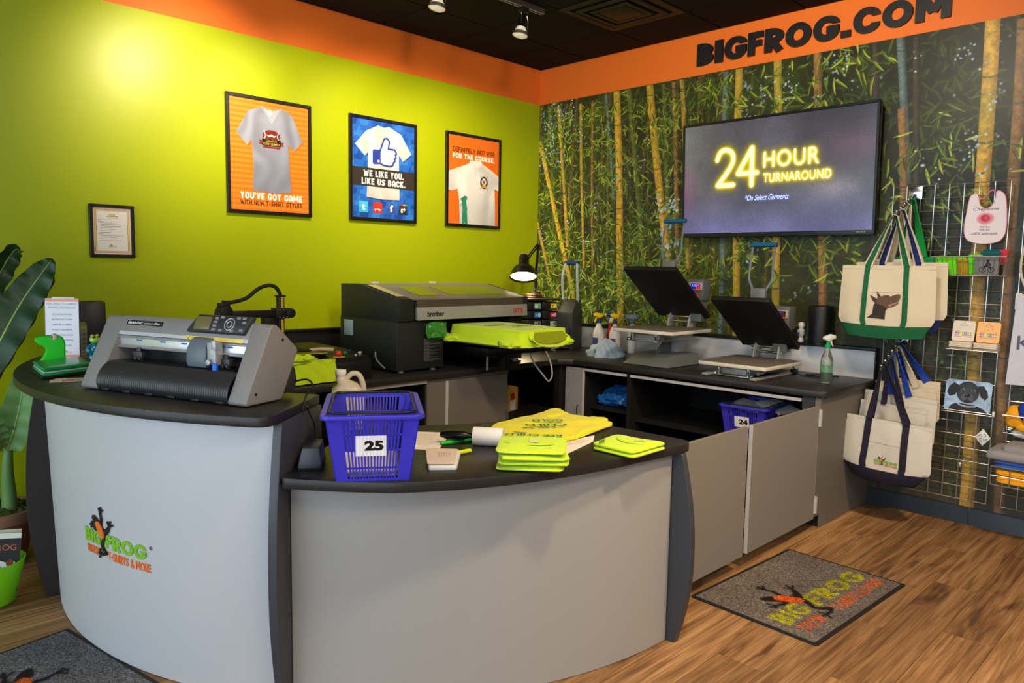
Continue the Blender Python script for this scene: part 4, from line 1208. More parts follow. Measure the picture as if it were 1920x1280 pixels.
# pad of notes
t = thing('note_pad', 'folded cream note pad with handwriting at the front of the low counter', 'note pad', (-3.352, -2.712, ZL), math.radians(-12))
w4 = quadwarp([(-.085, -.075), (.0, -.118), (.115, .062), (.005, .118)])
b = B(); sq(b, (1, 1, .016), .15, .12, 32, 6, .001, 5, 1, warp=lambda x, y: w4(x, y)); b.done('pages', m_white, t)
b = B(); sq(b, (1, 1, .006), .2, .12, 32, 6, .002, 7, 2, warp=lambda x, y: w4(x*.94, y*.93), c=(-.004, .006, .017)); b.done('cover', M('cream_card', (214, 196, 182), .7), t)
b = B(); r2 = random.Random(3)
for i in range(4):
    for k in range(5):
        u = -.35+.16*k+r2.random()*.05; v = .28-.16*i
        p = [Vector((*w4(u+q*.05, v+r2.random()*.06), .0262)) for q in range(3)]
        b.tube(p, .0006, 4)
b.done('handwriting', M('pencil_grey', (130, 120, 116), .8), t)
# lint roller
d = Vector((.069, -.128, 0)).normalized()
t = thing('lint_roller', 'white lint roller with black handle on the low counter', 'lint roller', (-3.10, -2.60, ZL), math.atan2(-.80, .60))
B().lathe([(.012, 0), (.0335, 0), (.0345, .003), (.0345, .109), (.0335, .112), (.012, .112)], 28, (0, 0, .0345), R=Matrix.Rotation(PI/2, 3, 'Y')).done('paper_roll', M('roll_white', (228, 226, 224), .6), t)
B().lathe([(0, 0), (.010, .004), (.017, .03), (.018, .07), (.015, .1), (.010, .112), (.010, .13)], 18, (-.13, 0, .0345), R=Matrix.Rotation(PI/2, 3, 'Y'), sy=1).done('handle', m_blacksat, t)
def pen(label, a, b_, r, col, cap=None, cat='marker'):
    a, b_ = Vector(a), Vector(b_); t = thing('marker_pen', label, cat, tuple((a+b_)/2), math.atan2(b_.y-a.y, b_.x-a.x))
    L_ = (b_-a).length/2
    B().tube([(-L_, 0, 0), (-L_*.9, 0, 0), (L_*.5, 0, 0), (L_*.6, 0, 0)], [r*.8, r, r, r], 12).done('barrel', M('pen_'+cat+str(col), col, .4), t)
    B().tube([(L_*.45, 0, 0), (L_*.9, 0, 0), (L_, 0, 0)], [r*1.12, r*1.05, r*.6], 12).done('cap', M('cap_'+str(cap or col), cap or col, .4), t)
    B().box((L_*.68, 0, r*1.3), (L_*.4, r*.6, r*.4)).done('clip', M('cap_'+str(cap or col), cap or col, .4), t)
pen('bright green marker lying behind the lint roller', (-3.20, -2.53, ZL+.008), (-3.035, -2.555, ZL+.008), .0075, (30, 190, 60))
pen('short yellow highlighter in front of the lint roller handle', (-3.185, -2.680, ZL+.008), (-3.262, -2.675, ZL+.008), .008, (214, 222, 40), cat='highlighter')
pen('green marker peeking out beside the stack of shirts', (-2.965, -2.925, ZL+.008), (-3.02, -3.0, ZL+.008), .008, (20, 160, 60))
# stack of folded shirts
m_pg = M('shirt_print_green', (16, 122, 60), .8)
_st = Vector((-3.128, -2.925))
_ang = math.radians(-46)
_labs = ['folded lime shirt at the bottom of the stack on the low counter', 'folded lime shirt second from the bottom of the stack',
         'folded lime shirt just under the top one of the stack', 'folded pale lime shirt with green lettering on top of the stack']
for i in range(4):
    t = thing('folded_shirt', _labs[i], 'shirt', (_st.x+.004*(i % 2), _st.y-.005*(i % 3), ZL+.0005+i*.0185), _ang+.05*((i*7) % 3-1), 'stack of folded lime shirts')
    b = B(); sq(b, (.225+.008*(i % 2), .25, .0185), .75, .18, 72, 14, .006, 13, 10+i); b.done('body', m_lime, t)
    b = B(); sq(b, (.215, .235, .008), .6, .16, 48, 8, .003, 14, 20+i, c=(-.004, -.008, .0035)); b.done('inner_fold', m_lime, t)
    if i == 3:
        b = B(); flat_text(b, 'REE CHILD', .0, .095, .026, .20, .0208, .03, PI); b.done('lettering', m_pg, t, smooth=0)
        b = B(); b.box((.005, .0, .0205), (.030, .030, .0008), .1); b.done('neck_tag', m_white, t)
        b = B(); ribbon(b, spline([(-.09, -.01, .0195), (-.05, -.04, .0215), (0, -.05, .022), (.05, -.04, .0215), (.09, -.01, .0195)], 6), (0, 1, 0), .014, .004); b.done('collar', m_lime, t)
# spread shirt
t = thing('spread_shirt', 'bright yellow shirt with green lettering spread flat across the back of the low counter', 'shirt', (-2.63, -2.56, ZL))
w5 = quadwarp([(-.26, .11), (-.14, -.255), (.205, -.185), (.225, .195)])
def w5b(x, y):
    u, v = w5(x, y); r = 1+.05*noise.noise(Vector((x*2, y*2, 1))); q = .10*(1-x*x)*(1-y)/2; return u*r-q*.9, v*r-q*.35
b = B(); sq(b, (1, 1, .024), .5, .22, 120, 24, .013, 11, 31, warp=w5b); b.done('body', m_yellowfab, t)
b = B(); sq(b, (.14, .10, .022), .5, .5, 40, 8, .006, 14, 33, c=(.13, .10, .006)); b.done('sleeve', m_yellowfab, t)
b = B(); sq(b, (.12, .09, .020), .5, .5, 40, 8, .006, 14, 34, c=(.17, -.10, .004)); b.done('sleeve', m_yellowfab, t)
b = B(); flat_text(b, 'CHILD', -.125, -.09, .045, .17, .0365, .035, math.radians(142)); flat_text(b, 'GOLD', -.05, -.03, .04, .13, .0365, .035, math.radians(142)); b.done('lettering', m_pg, t, smooth=0)
b = B(); b.box((-.245, -.065, .021), (.03, .055, .0012), .2); b.done('neck_tag', M('tag_grey', (150, 140, 130), .7), t)
# folded shirt at the right
t = thing('folded_shirt', 'single folded lime shirt with grey neck tag at the right end of the low counter', 'shirt', (-2.725, -3.03, ZL))
w6 = quadwarp([(-.105, .085), (-.105, -.105), (.115, -.10), (.09, .115)])
for k in range(2):
    b = B(); sq(b, (1, 1, .017), .6, .2, 64, 12, .003, 12, 41+k, warp=w6, c=(.004*k, .004*k, .0145*k)); b.done('body' if k else 'lower_layer', m_lime, t)
b = B(); b.box((.035, -.03, .0335), (.035, .022, .001), -.5); b.done('neck_tag', M('tag_silver', (170, 180, 176), .6), t)
b = B(); ribbon(b, spline([(.06, .08, .031), (.01, .045, .035), (-.015, .0, .0355), (.0, -.05, .035), (.05, -.085, .031)], 6), (1, 0, 0), .016, .004); b.done('collar', m_lime, t)
b = B(); flat_text(b, 'TREE', -.075, .06, .02, .07, .0335, .03, math.radians(40)); b.done('lettering', m_pg, t, smooth=0)

# ---------------------------------------------------------------- vinyl cutter on the tall counter
pl = thing('vinyl_cutter', 'grey desktop vinyl cutting plotter with black ribbed drum on the tall counter', 'plotter', (-4.145, -1.612, ZT+.004), math.atan2(-.742, .277))
m_pg1 = M('plotter_grey', (128, 125, 124), .45, var=.03); m_pg2 = M('plotter_light', (186, 186, 190), .4)
WP = .792
side = [(.004, .0), (-.002, .010), (.118, .250), (.130, .259), (.150, .257), (.248, .172), (.253, .160), (.172, .006), (.160, .0)]
for x0, x1 in ((0, .088), (.712, WP)):
    B().prism(side, x0, x1, 'x').done('side_cover', m_pg1, pl, bev=.006, seg=3)
B().prism([(.100, .206), (.124, .256), (.134, .262), (.152, .258), (.250, .171), (.236, .156), (.13, .200)], .086, .714, 'x').done('top_cover', m_pg1, pl, bev=.003)
B().prism([(.094, .194), (.100, .207), (.120, .204), (.116, .190)], .088, .712, 'x').done('cover_lip', m_pg2, pl, bev=.002)
B().prism([(.100, .150), (.100, .188), (.118, .192), (.118, .146)], .088, .712, 'x').done('rail', M('rail_alu', (214, 214, 218), .3, .6), pl, bev=.002)
B().prism([(.093, .146), (.090, .152), (.094, .156), (.104, .156), (.104, .144)], .088, .712, 'x').prism([(.095, .182), (.093, .187), (.099, .192), (.106, .188)], .088, .712, 'x').done('rail_groove', m_steel, pl, bev=.001)
b = B()
for x in (.19, .31, .415, .60, .63): b.box((x, .0985, .176), (.024 if x < .6 else .022, .003, .005))
b.done('grip_mark', M('mark_cyan', (20, 110, 200), .5), pl, smooth=0)
bx('inner_wall', (.40, .175, .09), (.62, .012, .16), m_black, pl)
bx('bed', (.40, .11, .045), (.62, .13, .085), m_dkplastic, pl)
prof = spline([(.125, .096, 0), (.06, .096, 0), (.040, .090, 0), (.018, .070, 0), (.004, .044, 0), (.002, .020, 0), (.012, .004, 0)], 4)
NR = 180
def drum(u, v):
    k = v*(len(prof)-1); i = min(int(k), len(prof)-2); q = prof[i].lerp(prof[i+1], k-i)
    ii = int(round(u*NR)); g = .0011 if ii % 3 == 0 and v > .22 else 0
    return (.088+.624*u, q.x+g, q.y-g)
B().grid(NR, 24, drum, thick=.004).done('ribbed_drum', M('drum_black', (44, 44, 47), .33, var=.05), pl, smooth=25)
b = B()
for i in range(6): b.box((.12+i*.11, .008, .003), (.035, .006, .008))
b.done('lower_clip', m_black, pl, bev=.001)
for x in (.20, .62):
    b = B(); b.box((x, .096, .125), (.045, .03, .022)); b.box((x, .096, .142), (.02, .02, .02)); b.cyl((x-.015, .085, .112), (x-.003, .085, .112), .009, 12); b.cyl((x+.008, .085, .112), (x+.018, .085, .112), .009, 12)
    b.done('pinch_roller', m_dkplastic, pl, bev=.001)
B().prism([(.098, .206), (.080, .200), (.060, .170), (.054, .128), (.060, .104), (.10, .104)], .470, .560, 'x').done('carriage', M('carriage_grey', (96, 106, 116), .4), pl, bev=.005)
b = B(); b.box((.585, .075, .155), (.040, .03, .075)); b.cyl((.598, .062, .10), (.598, .062, .175), .006, 12); b.box((.60, .062, .185), (.02, .02, .03)); b.cyl((.575, .058, .125), (.575, .05, .125), .010, 12); b.done('tool_clamp', m_steel, pl, bev=.001)
B().lathe([(.003, .088), (.009, .092), (.010, .118), (.007, .124), (.0, .126)], 14, (.598, .062, 0)).done('blade_holder', M('holder_blue', (20, 100, 210), .35), pl)
# frame of the sloping front, for panel and labels
ux, uy = Vector((1, 0, 0)), Vector((0, .4345, .9007)); un = Vector((0, -.9007, .4345))
def on(x, s, lift=0): return Vector((x, .100, .206))+uy*s+un*lift
def slopebox(x0, x1, s0, s1, l0, l1, name, mat, bev=.002):
    b = B()
    P = [on(x, s, l) for l in (l0, l1) for x, s in ((x0, s0), (x1, s0), (x1, s1), (x0, s1))]
    vs = [b.v(p) for p in P]
    for q in ((3, 2, 1, 0), (4, 5, 6, 7), (0, 1, 5, 4), (1, 2, 6, 5), (2, 3, 7, 6), (3, 0, 4, 7)): b.f([vs[i] for i in q])
    return b.done(name, mat, pl, bev=bev)
b = B(); P = [on(.425, .012, -.006), on(.695, .012, -.006), on(.715, .082, -.006), on(.455, .082, -.006), on(.432, .016, .014), on(.690, .016, .014), on(.706, .078, .014), on(.466, .078, .014)]
vs = [b.v(p) for p in P]
for q in ((3, 2, 1, 0), (4, 5, 6, 7), (0, 1, 5, 4), (1, 2, 6, 5), (2, 3, 7, 6), (3, 0, 4, 7)): b.f([vs[i] for i in q])
panel = b.done('control_panel', m_dkplastic, pl, bev=.004)
slopebox(.462, .535, .022, .070, .0135, .0150, 'display', M('lcd_olive', (106, 100, 66), .25)).parent = panel
b = B()
for (x, s) in [(.556, .066), (.556, .052), (.556, .038), (.556, .024), (.582, .070), (.588, .022), (.655, .070), (.640, .022), (.680, .070), (.684, .054), (.680, .026)]:
    q = [on(x+dx, s+ds, l) for l in (.0135, .0155) for dx, ds in ((-.008, -.004), (.008, -.004), (.008, .004), (-.008, .004))]
    v_ = [b.v(p) for p in q]
    for f in ((4, 5, 6, 7), (0, 1, 5, 4), (1, 2, 6, 5), (2, 3, 7, 6), (3, 0, 4, 7)): b.f([v_[i] for i in f])
b.done('button', M('key_grey', (126, 128, 132), .5), panel, smooth=0)
b = B()
for r_ in (.0215, .011):
    pts = [on(.622+r_*cos(2*PI*i/24), .046+r_*sin(2*PI*i/24), .0145) for i in range(24)]; b.tube(pts, .0022, 6, closed=True)
b.done('arrow_pad', m_steel, panel)
cv = Cv(.205, .020, 1600, (18, 16, 18)); cv.text('GRAPHTEC', .006, .0045, .0105, (240, 240, 244), w=.085, bold=.03); cv.text('CE6000-40', .098, .005, .007, (216, 216, 224), w=.052, bold=.02); cv.text('Plus', .156, .0045, .0100, (230, 230, 236), w=.034, shear=.3, bold=.02)
printed('maker_label', cv, [on(.112, .026, .001), on(.295, .026, .001), on(.295, .044, .001), on(.112, .044, .001)], pl, rough=.4)
cv = Cv(.24, .012, 1500, (232, 208, 96)); cv.line([(.008, .006), (.013, .002), (.016, .010)], .0016, (30, 26, 20)); cv.line([(.022, .003), (.028, .009), (.034, .004), (.042, .008), (.05, .004)], .0014, (60, 50, 30)); cv.line([(.06, .006), (.22, .006)], .0012, (206, 172, 70))
_yl = [Vector((x, .0935, .1935)) if k == 0 else Vector((x, .0995, .2065)) for x, k in ((.425, 0), (.69, 0), (.69, 1), (.425, 1))]
printed('warning_label', cv, _yl, pl, rough=.5)
b = B()
for y, z in ((.045, .035), (.175, .205)): b.cyl((WP-.001, y, z), (WP+.0012, y, z), .005, 12)
b.done('side_screw', m_black, pl)
b = B()
for x in (.05, WP-.05):
    for y in (.03, .14): b.cyl((x, y, -.004), (x, y, .004), .012, 12)
b.done('rubber_foot', m_black, pl)
B().prism([(.16, .01), (.235, .12), (.275, .10), (.285, .05), (.27, .01)], .12, WP-.03, 'x').done('rear_housing', m_dkplastic, pl, bev=.01)
B().tube(spline([(WP-.04, .27, .045), (WP+.01, .285, .055), (WP+.055, .26, .04), (WP+.075, .20, .01), (WP+.08, .17, -.06), (WP+.06, .16, -.15)], 6), .0035, 8).done('power_cord', m_black, pl)

# ---------------------------------------------------------------- the rest of the tall counter
# leaflet stand
t = thing('leaflet_stand', 'clear acrylic leaflet stand headed NEW DIRECT TO GARMENT on the tall counter', 'sign holder', (-3.955, -.640, ZT), math.atan2(-.09, .12))
cv = Cv(.150, .280, 1500, (216, 214, 224)); w, h = .150, .280
cv.rect(0, h-.014, w, h-.002, (226, 122, 88)); cv.rect(0, .003, w, .014, (226, 122, 88))
G_ = (104, 120, 108)
cv.text('NEW DIRECT TO GARMENT', w/2, h-.030, .0105, G_, w=w*.90, bold=.015, align='c'); cv.text('PRINTING TECHNOLOGY', w/2, h-.048, .0105, G_, w=w*.82, bold=.015, align='c')
for i, s_ in enumerate(('ALL DIGITAL PROCESS', 'ANYTHING ON A T-SHIRT', 'COMPUTER TO GARMENT', 'IN ABOUT ONE MINUTE', 'CUSTOM DESIGNS & PHOTOS', 'HIGH RESOLUTION PRINTING', 'MILLION COLORS')):
    cv.text(s_, w/2, h-.078-.0245*i, .0075, (66, 64, 74), w=w*(.56+.012*len(s_)-.2), bold=.018, align='c')
logo_paint(cv, w*.55, .025, .034)
printed('front_leaflet', cv, [(-.074, 0, .004), (.074, 0, .004), (.074, .012, .284), (-.074, .012, .284)], t, rough=.25, coat=.6)
bx('inner_cards', (0, .03, .145), (.10, .012, .290), m_white, t, bev=.001)
m_acr = M('clear_acrylic', (236, 244, 242), .06, trans=.92, spec=.5)
bx('base_plate', (0, .045, .002), (.152, .10, .004), m_acr, t, bev=.001)
B().prism([(.012, .004), (.085, .004), (.088, .150), (.07, .172), (.014, .172)], .074, .077, 'x').done('side_wall', m_acr, t, bev=0)
cv = Cv(.06, .15, 1200, (214, 214, 222))
for i in range(6): cv.rect(.008, .012+i*.023, .05, .02+i*.023, (140, 142, 152)); cv.rect(.008, .023+i*.023, .04, .026+i*.023, (170, 172, 180))
cv.rect(0, 0, .06, .006, (220, 120, 90))
printed('side_leaflet', cv, [(.073, .016, .006), (.073, .080, .006), (.073, .084, .150), (.073, .016, .150)], t, rough=.25)
# black speaker box behind it
t = thing('speaker_box', 'tall plain black speaker box behind the leaflet stand', 'speaker', (-3.745, -.36, ZT), math.radians(-12))
bx('cabinet', (0, 0, .128), (.125, .15, .256), m_black, t, bev=.006, taper=(.93, .93))
bx('top_groove', (0, 0, .2565), (.07, .012, .002), m_blacksat, t, bev=0)
# foam frog
t = thing('foam_frog', 'bright green foam frog toy in front of the leaflet stand', 'toy', (-4.062, -.905, ZT), math.atan2(-.23, .97))
k_ = .00070
out = [(275, 812), (290, 797), (350, 789), (395, 790), (430, 803), (443, 840), (441, 905), (440, 985), (298, 985), (300, 950), (330, 905), (338, 872), (322, 853), (290, 838)]
b = B(Matrix.Translation((0, 0, 0)))
b.prism([((x-370)*k_, (985-y)*k_) for x, y in out], -.026, .026, 'y')
b.done('body', M('foam_green', (26, 196, 34), .75), t, bev=.010, seg=3)
for s_ in (-1, 1):
    B().ball(((385-370)*k_, s_*.018, (985-800)*k_), .014, 14).done('eye', M('foam_eye', (196, 196, 170), .5), t)
    B().ball(((385-370)*k_-.008, s_*.024, (985-799)*k_), .007, 10).done('pupil', M('pupil_brown', (150, 90, 50), .5), t)
# ceramic figurine
t = thing('frog_figurine', 'small glazed frog figurine in a blue suit and sunglasses beside the plotter', 'figurine', (-3.925, -1.02, ZT), math.radians(20))
m_gl = M('glaze_teal', (14, 120, 150), .12, coat=.6); m_gg = M('glaze_frog_green', (150, 190, 50), .15, coat=.6)
b = B(); b.lathe([(0, 0), (.016, 0), (.019, .006), (.014, .02), (.014, .045), (.012, .05)], 14, (-.012, 0, 0)); b.lathe([(0, 0), (.016, 0), (.019, .006), (.014, .02), (.014, .045), (.012, .05)], 14, (.014, 0, 0))
b.lathe([(.012, .044), (.024, .052), (.026, .068), (.024, .088), (.018, .100), (.010, .106)], 18, (0, 0, 0), sy=.8)
b.done('suit', m_gl, t)
b = B()
for s_ in (-1, 1): b.tube(spline([(s_*.018, 0, .096), (s_*.034, -.004, .084), (s_*.036, -.010, .070), (s_*.018, -.018, .062)], 5), .0075, 10)
b.done('arm', m_gl, t)
b = B(); b.ball((0, -.004, .120), .022, 16, sc=(1.05, .95, .8)); b.ball((-.004, -.018, .116), .013, 12, sc=(1.3, 1, .7))
for s_ in (-1, 1): b.ball((s_*.012, -.004, .136), .0075, 10)
b.done('head', m_gg, t)
b = B()
for s_ in (-1, 1): b.ball((s_*.010, -.016, .130), .008, 10, sc=(1.1, .4, .8))
b.tube([(-.02, -.004, .131), (0, -.020, .131), (.02, -.004, .131)], .0018, 6); b.done('sunglasses', m_blacksat, t)
B().box((.036, .004, .060), (.012, .02, .05), .2).done('guitar', M('glaze_red', (190, 36, 44), .2), t, bev=.004)
# folders and leaflets
def slabq(b, P, z0, z1):
    lo = [b.v((p[0], p[1], z0)) for p in P]; hi = [b.v((p[0], p[1], z1)) for p in P]
    b.f(lo[::-1]); b.f(hi)
    for i in range(4): b.f([lo[i], lo[(i+1) % 4], hi[(i+1) % 4], hi[i]])
    return b
Fq = [(-4.192, -1.30), (-4.000, -1.225), (-3.965, -.960), (-4.165, -1.02)]
t = thing('black_folder', 'thin black folder at the bottom under the green folder', 'folder', (-4.08, -1.13, ZT))
slabq(B(), [(x+4.08-.006, y+1.13-.006) for x, y in Fq], 0, .010).done('cover', m_black, t, bev=.003)
t = thing('green_folder', 'glossy green plastic folder lying on the black folder', 'folder', (-4.08, -1.13, ZT+.0102))
m_fold = M('folder_green', (12, 150, 86), .3, coat=.3)
Lf = [(x+4.08, y+1.13) for x, y in Fq]
slabq(B(), Lf, 0, .012).done('lower_cover', m_fold, t, bev=.004, seg=2)
slabq(B(), [(x*.97, y*.97) for x, y in Lf], .012, .017).done('papers', M('clear_sheet', (190, 210, 200), .3), t, bev=.002)
b = B(); wq = quadwarp(Lf); sq(b, (1, 1, .020), .5, .10, 48, 8, .001, 6, 3, warp=wq, c=(0, 0, .016)); b.done('upper_cover', m_fold, t)
for i, (dx, dy, a, lab, c) in enumerate(((0, 0, .15, 'red and white leaflet fanned out in front of the green folder', (206, 66, 50)), (.018, .03, -.1, 'white leaflet with orange print half under the folder', (226, 150, 110)))):
    t = thing('leaflet', lab, 'leaflet', (-4.135+dx, -1.392+dy, ZT+.0008+i*.0), math.atan2(-.05, .11)+a)
    cv = Cv(.11, .075, 1400, (230, 216, 208)); cv.rect(.04, .02, .085, .06, c); cv.rect(.008, .045, .03, .052, (170, 110, 90)); cv.rect(.008, .02, .034, .026, (190, 170, 160)); cv.rect(.09, .03, .104, .05, (120, 60, 50))
    printed('sheet', cv, [(-.055, -.036, .0015-.001*i), (.055, -.036, .0015-.001*i), (.055, .036, .0015-.001*i), (-.055, .036, .0015-.001*i)], t, back=.0006)
# ---------------------------------------------------------------- back counters
ZW = .80
t = thing('corner_worktop', 'black speckled L-shaped worktop running along both walls of the corner', 'worktop', (0, 0, ZW))
_P = [(-3.26, -.012), (-3.26, -1.07), (-.90, -1.07), (-.82, -1.15), (-.82, -2.945), (-.80, -2.975), (-.006, -2.975), (-.006, -.012)]
top_edge('slab', _P, -.038, 0, t)
t = thing('backsplash', 'low silver backsplash with black cap behind the heat presses', 'backsplash', (0, 0, ZW))
bx('panel', (-.035, -1.495, .088), (.055, 2.93, .176), m_silver, t, bev=.002)
bx('cap', (-.038, -1.495, .184), (.070, 2.945, .020), m_black, t, bev=.003)
bx('end_strip', (-.035, -2.963, .088), (.060, .008, .176), m_black, t, bev=.001)
t = thing('backsplash', 'black backsplash ledge under the posters on the green wall', 'backsplash', (0, 0, ZW))
bx('panel', (-1.64, -.022, .098), (3.08, .03, .196), m_black, t, bev=.002)
bx('cap', (-1.64, -.028, .205), (3.08, .05, .018), m_black, t, bev=.003)

# base cabinets (open carcasses: side boards, floor, shelf, back, top rail)
def carcass(name, label, x0, y0, x1, y1, face, opens, group=None):
    pass
m_rail = M('pale_rail', (190, 186, 180), .5)
cab = thing('base_cabinet', 'grey base cabinet under the printer with one wide door and an open bay', 'cabinet', (-2.03, -.03, 0))
def cb(p, name, x0, x1, y0, y1, z0, z1, mat, par, bev=.001):
    o = par.location
    return bx(name, ((x0+x1)/2-o.x, (y0+y1)/2-o.y, (z0+z1)/2), (abs(x1-x0), abs(y1-y0), z1-z0), mat, par, bev=bev, seg=1)
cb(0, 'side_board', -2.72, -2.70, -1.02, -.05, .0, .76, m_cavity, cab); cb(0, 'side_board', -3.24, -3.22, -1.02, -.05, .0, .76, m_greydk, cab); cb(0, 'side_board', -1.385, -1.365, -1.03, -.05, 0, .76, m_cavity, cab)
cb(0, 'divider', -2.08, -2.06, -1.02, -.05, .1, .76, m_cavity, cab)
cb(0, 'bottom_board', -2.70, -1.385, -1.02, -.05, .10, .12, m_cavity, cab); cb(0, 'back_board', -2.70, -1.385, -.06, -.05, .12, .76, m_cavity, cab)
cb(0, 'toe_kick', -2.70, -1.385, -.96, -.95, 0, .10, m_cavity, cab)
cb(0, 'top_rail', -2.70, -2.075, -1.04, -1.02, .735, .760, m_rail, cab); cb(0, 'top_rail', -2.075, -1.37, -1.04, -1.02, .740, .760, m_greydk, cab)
cb(0, 'front_panel', -2.073, -1.925, -1.04, -1.022, .12, .738, m_greydk, cab); cb(0, 'panel_joint', -1.925, -1.900, -1.036, -1.022, .12, .738, m_rail, cab)
door = cb(0, 'door', -1.898, -1.382, -1.043, -1.024, .12, .738, m_greydk, cab)
B().tube([(-1.40+2.03, -1.043+.03, .42), (-1.40+2.03, -1.07+.03, .425), (-1.40+2.03, -1.07+.03, .475), (-1.40+2.03, -1.043+.03, .48)], .004, 8).done('handle', m_chrome, door)
cab = thing('base_cabinet', 'black open corner cabinet under the worktop, holding a yellow carton', 'cabinet', (-1.08, -.03, 0))
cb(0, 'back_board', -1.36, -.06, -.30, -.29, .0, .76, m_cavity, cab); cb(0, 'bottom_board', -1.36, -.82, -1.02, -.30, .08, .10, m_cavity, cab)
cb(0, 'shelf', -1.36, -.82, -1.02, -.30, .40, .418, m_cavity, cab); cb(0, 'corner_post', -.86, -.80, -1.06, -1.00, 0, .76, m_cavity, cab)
cab = thing('base_cabinet', 'grey base cabinet under the heat presses with open black bays and finished end', 'cabinet', (-.42, -2.0, 0))
cb(0, 'front_panel', -.815, -.797, -1.235, -1.075, .10, .745, m_grey, cab)
cb(0, 'panel_edge', -.815, -.797, -1.243, -1.236, .10, .745, m_rail, cab)
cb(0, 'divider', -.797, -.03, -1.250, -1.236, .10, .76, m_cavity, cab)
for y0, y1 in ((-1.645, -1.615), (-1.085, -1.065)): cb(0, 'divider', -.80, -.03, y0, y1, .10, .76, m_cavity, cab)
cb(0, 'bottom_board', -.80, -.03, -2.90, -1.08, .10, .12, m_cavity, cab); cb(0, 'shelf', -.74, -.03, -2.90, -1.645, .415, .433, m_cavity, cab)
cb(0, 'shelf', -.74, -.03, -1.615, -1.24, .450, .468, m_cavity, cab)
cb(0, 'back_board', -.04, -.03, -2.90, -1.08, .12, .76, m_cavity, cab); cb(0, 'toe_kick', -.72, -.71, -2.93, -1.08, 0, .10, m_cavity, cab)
cb(0, 'top_rail', -.815, -.795, -1.612, -1.24, .728, .745, m_silver, cab); cb(0, 'top_rail', -.815, -.795, -2.835, -1.648, .728, .745, m_silver, cab)
cb(0, 'front_stile', -.808, -.79, -2.91, -2.84, .08, .76, m_fin, cab)
B().prism([(-.81+.42, .08), (-.81+.42, .762), (-.006+.42, .762), (-.006+.42, 0), (-.715+.42, 0), (-.715+.42, .08)], -.945, -.915, 'y').done('end_panel', m_greydk, cab, bev=.001, seg=1)
B().tube([(-.815+.42, .79, .40), (-.84+.42, .79, .405), (-.84+.42, .79, .475), (-.815+.42, .79, .48)], .004, 8).done('handle', m_chrome, cab)
for z in (.20, .645):
    bx('hinge_plate', (-.392, -.875, z), (.006, .05, .09), m_chrome, cab, bev=.001)
# contents
t = thing('carton', 'yellow carton with red and white label in the open corner cabinet', 'box', (-1.17, -.80, .419), math.radians(14))
bx('box', (0, 0, .085), (.17, .13, .17), M('carton_yellow', (196, 152, 56), .7), t, bev=.003)
bx('red_label', (.01, -.066, .11), (.05, .002, .045), M('label_red', (176, 40, 30), .6), t, bev=0); bx('white_label', (.01, -.066, .045), (.075, .002, .07), m_paper, t, bev=0)
B().prism([(-.085, .17), (-.05, .20), (.02, .185), (.085, .17)], -.06, .06, 'y').done('flap', M('carton_yellow', (196, 152, 56), .7), t)
t = thing('plastic_bag', 'crumpled blue plastic bag on the shelf of the open cabinet bay', 'bag', (-.56, -1.36, .469))
b = B(); sq(b, (.22, .30, .11), .7, .6, 56, 18, .05, 14, 77); b.done('film', M('bag_blue', (40, 110, 190), .25, coat=.3), t)
t = thing('tub', 'brown rounded tub standing in the open cabinet bay near basket 25', 'tub', (-2.34, -.72, .121))
B().lathe([(0, 0), (.15, 0), (.17, .03), (.17, .40), (.14, .50), (.05, .54), (0, .545)], 28).done('shell', M('tub_brown', (92, 66, 50), .6), t)
basket('blue plastic basket numbered 24 full of papers inside the cabinet', (-.60, -2.46, .4335), math.radians(-86), '24')
for i, (dx, dy, a) in enumerate(((0, .03, .2), (.06, -.07, -.5))):
    o = B(); sq(o, (.17, .24, .030), .5, .2, 40, 8, .012, 9, 50+i)
    o = tag(o.done('paper_bundle', m_paper), ('large folded white paper heaped in basket 24', 'smaller crumpled white sheet at the far side of basket 24')[i], 'paper'); o.location = (-.58+dx, -2.46+dy*1.5, .4335+.165+.012*i); o.rotation_euler = (.12, -.1, a)

# ---------------------------------------------------------------- garment printer
pr = thing('garment_printer', 'large black direct-to-garment printer with silver lid and brother lettering', 'printer', (-1.69, -.60, ZW))
X0, X1 = -.56, .56
m_prb = M('printer_black', (30, 33, 32), .5, var=.08); m_prs = M('printer_silver', (150, 148, 140), .38, .5)
yf, yr = -.38, .25
body = [(yr, .305), (yr, .532), (-.0+.02, .532), (yf+.002, .452), (yf+.002, .318), (yr, .305)][0:5]
B().prism([(yr, .315), (yr, .533), (.02, .533), (yf, .453), (yf, .318)], X0, X0+.12, 'x').done('left_shell', m_prb, pr, bev=.004)
B().prism([(yr, .315), (yr, .533), (.02, .533), (yf, .453), (yf, .318)], X1-.05, X1, 'x').done('right_shell', m_prb, pr, bev=.004)
bx('rear_housing', (0, .20, .42), (1.02, .10, .20), m_prb, pr, bev=.004)
B().prism([(.245, .528), (.245, .534), (.02, .534), (yf, .454), (yf, .446), (.02, .526)], X0+.10, X1-.03, 'x').done('lid', m_prs, pr, bev=.002)
def slope(x, s, l=0):  # point on the lid's sloping face
    return Vector((x, .02+(yf-.02)*s, .534-.080*s))+Vector((0, -.196, .98))*l
m_win = M('window_wall_reflection', (112, 118, 58), .12, spec=.6, coat=.4)  # olive tone puts the green wall's reflection into the glass colour
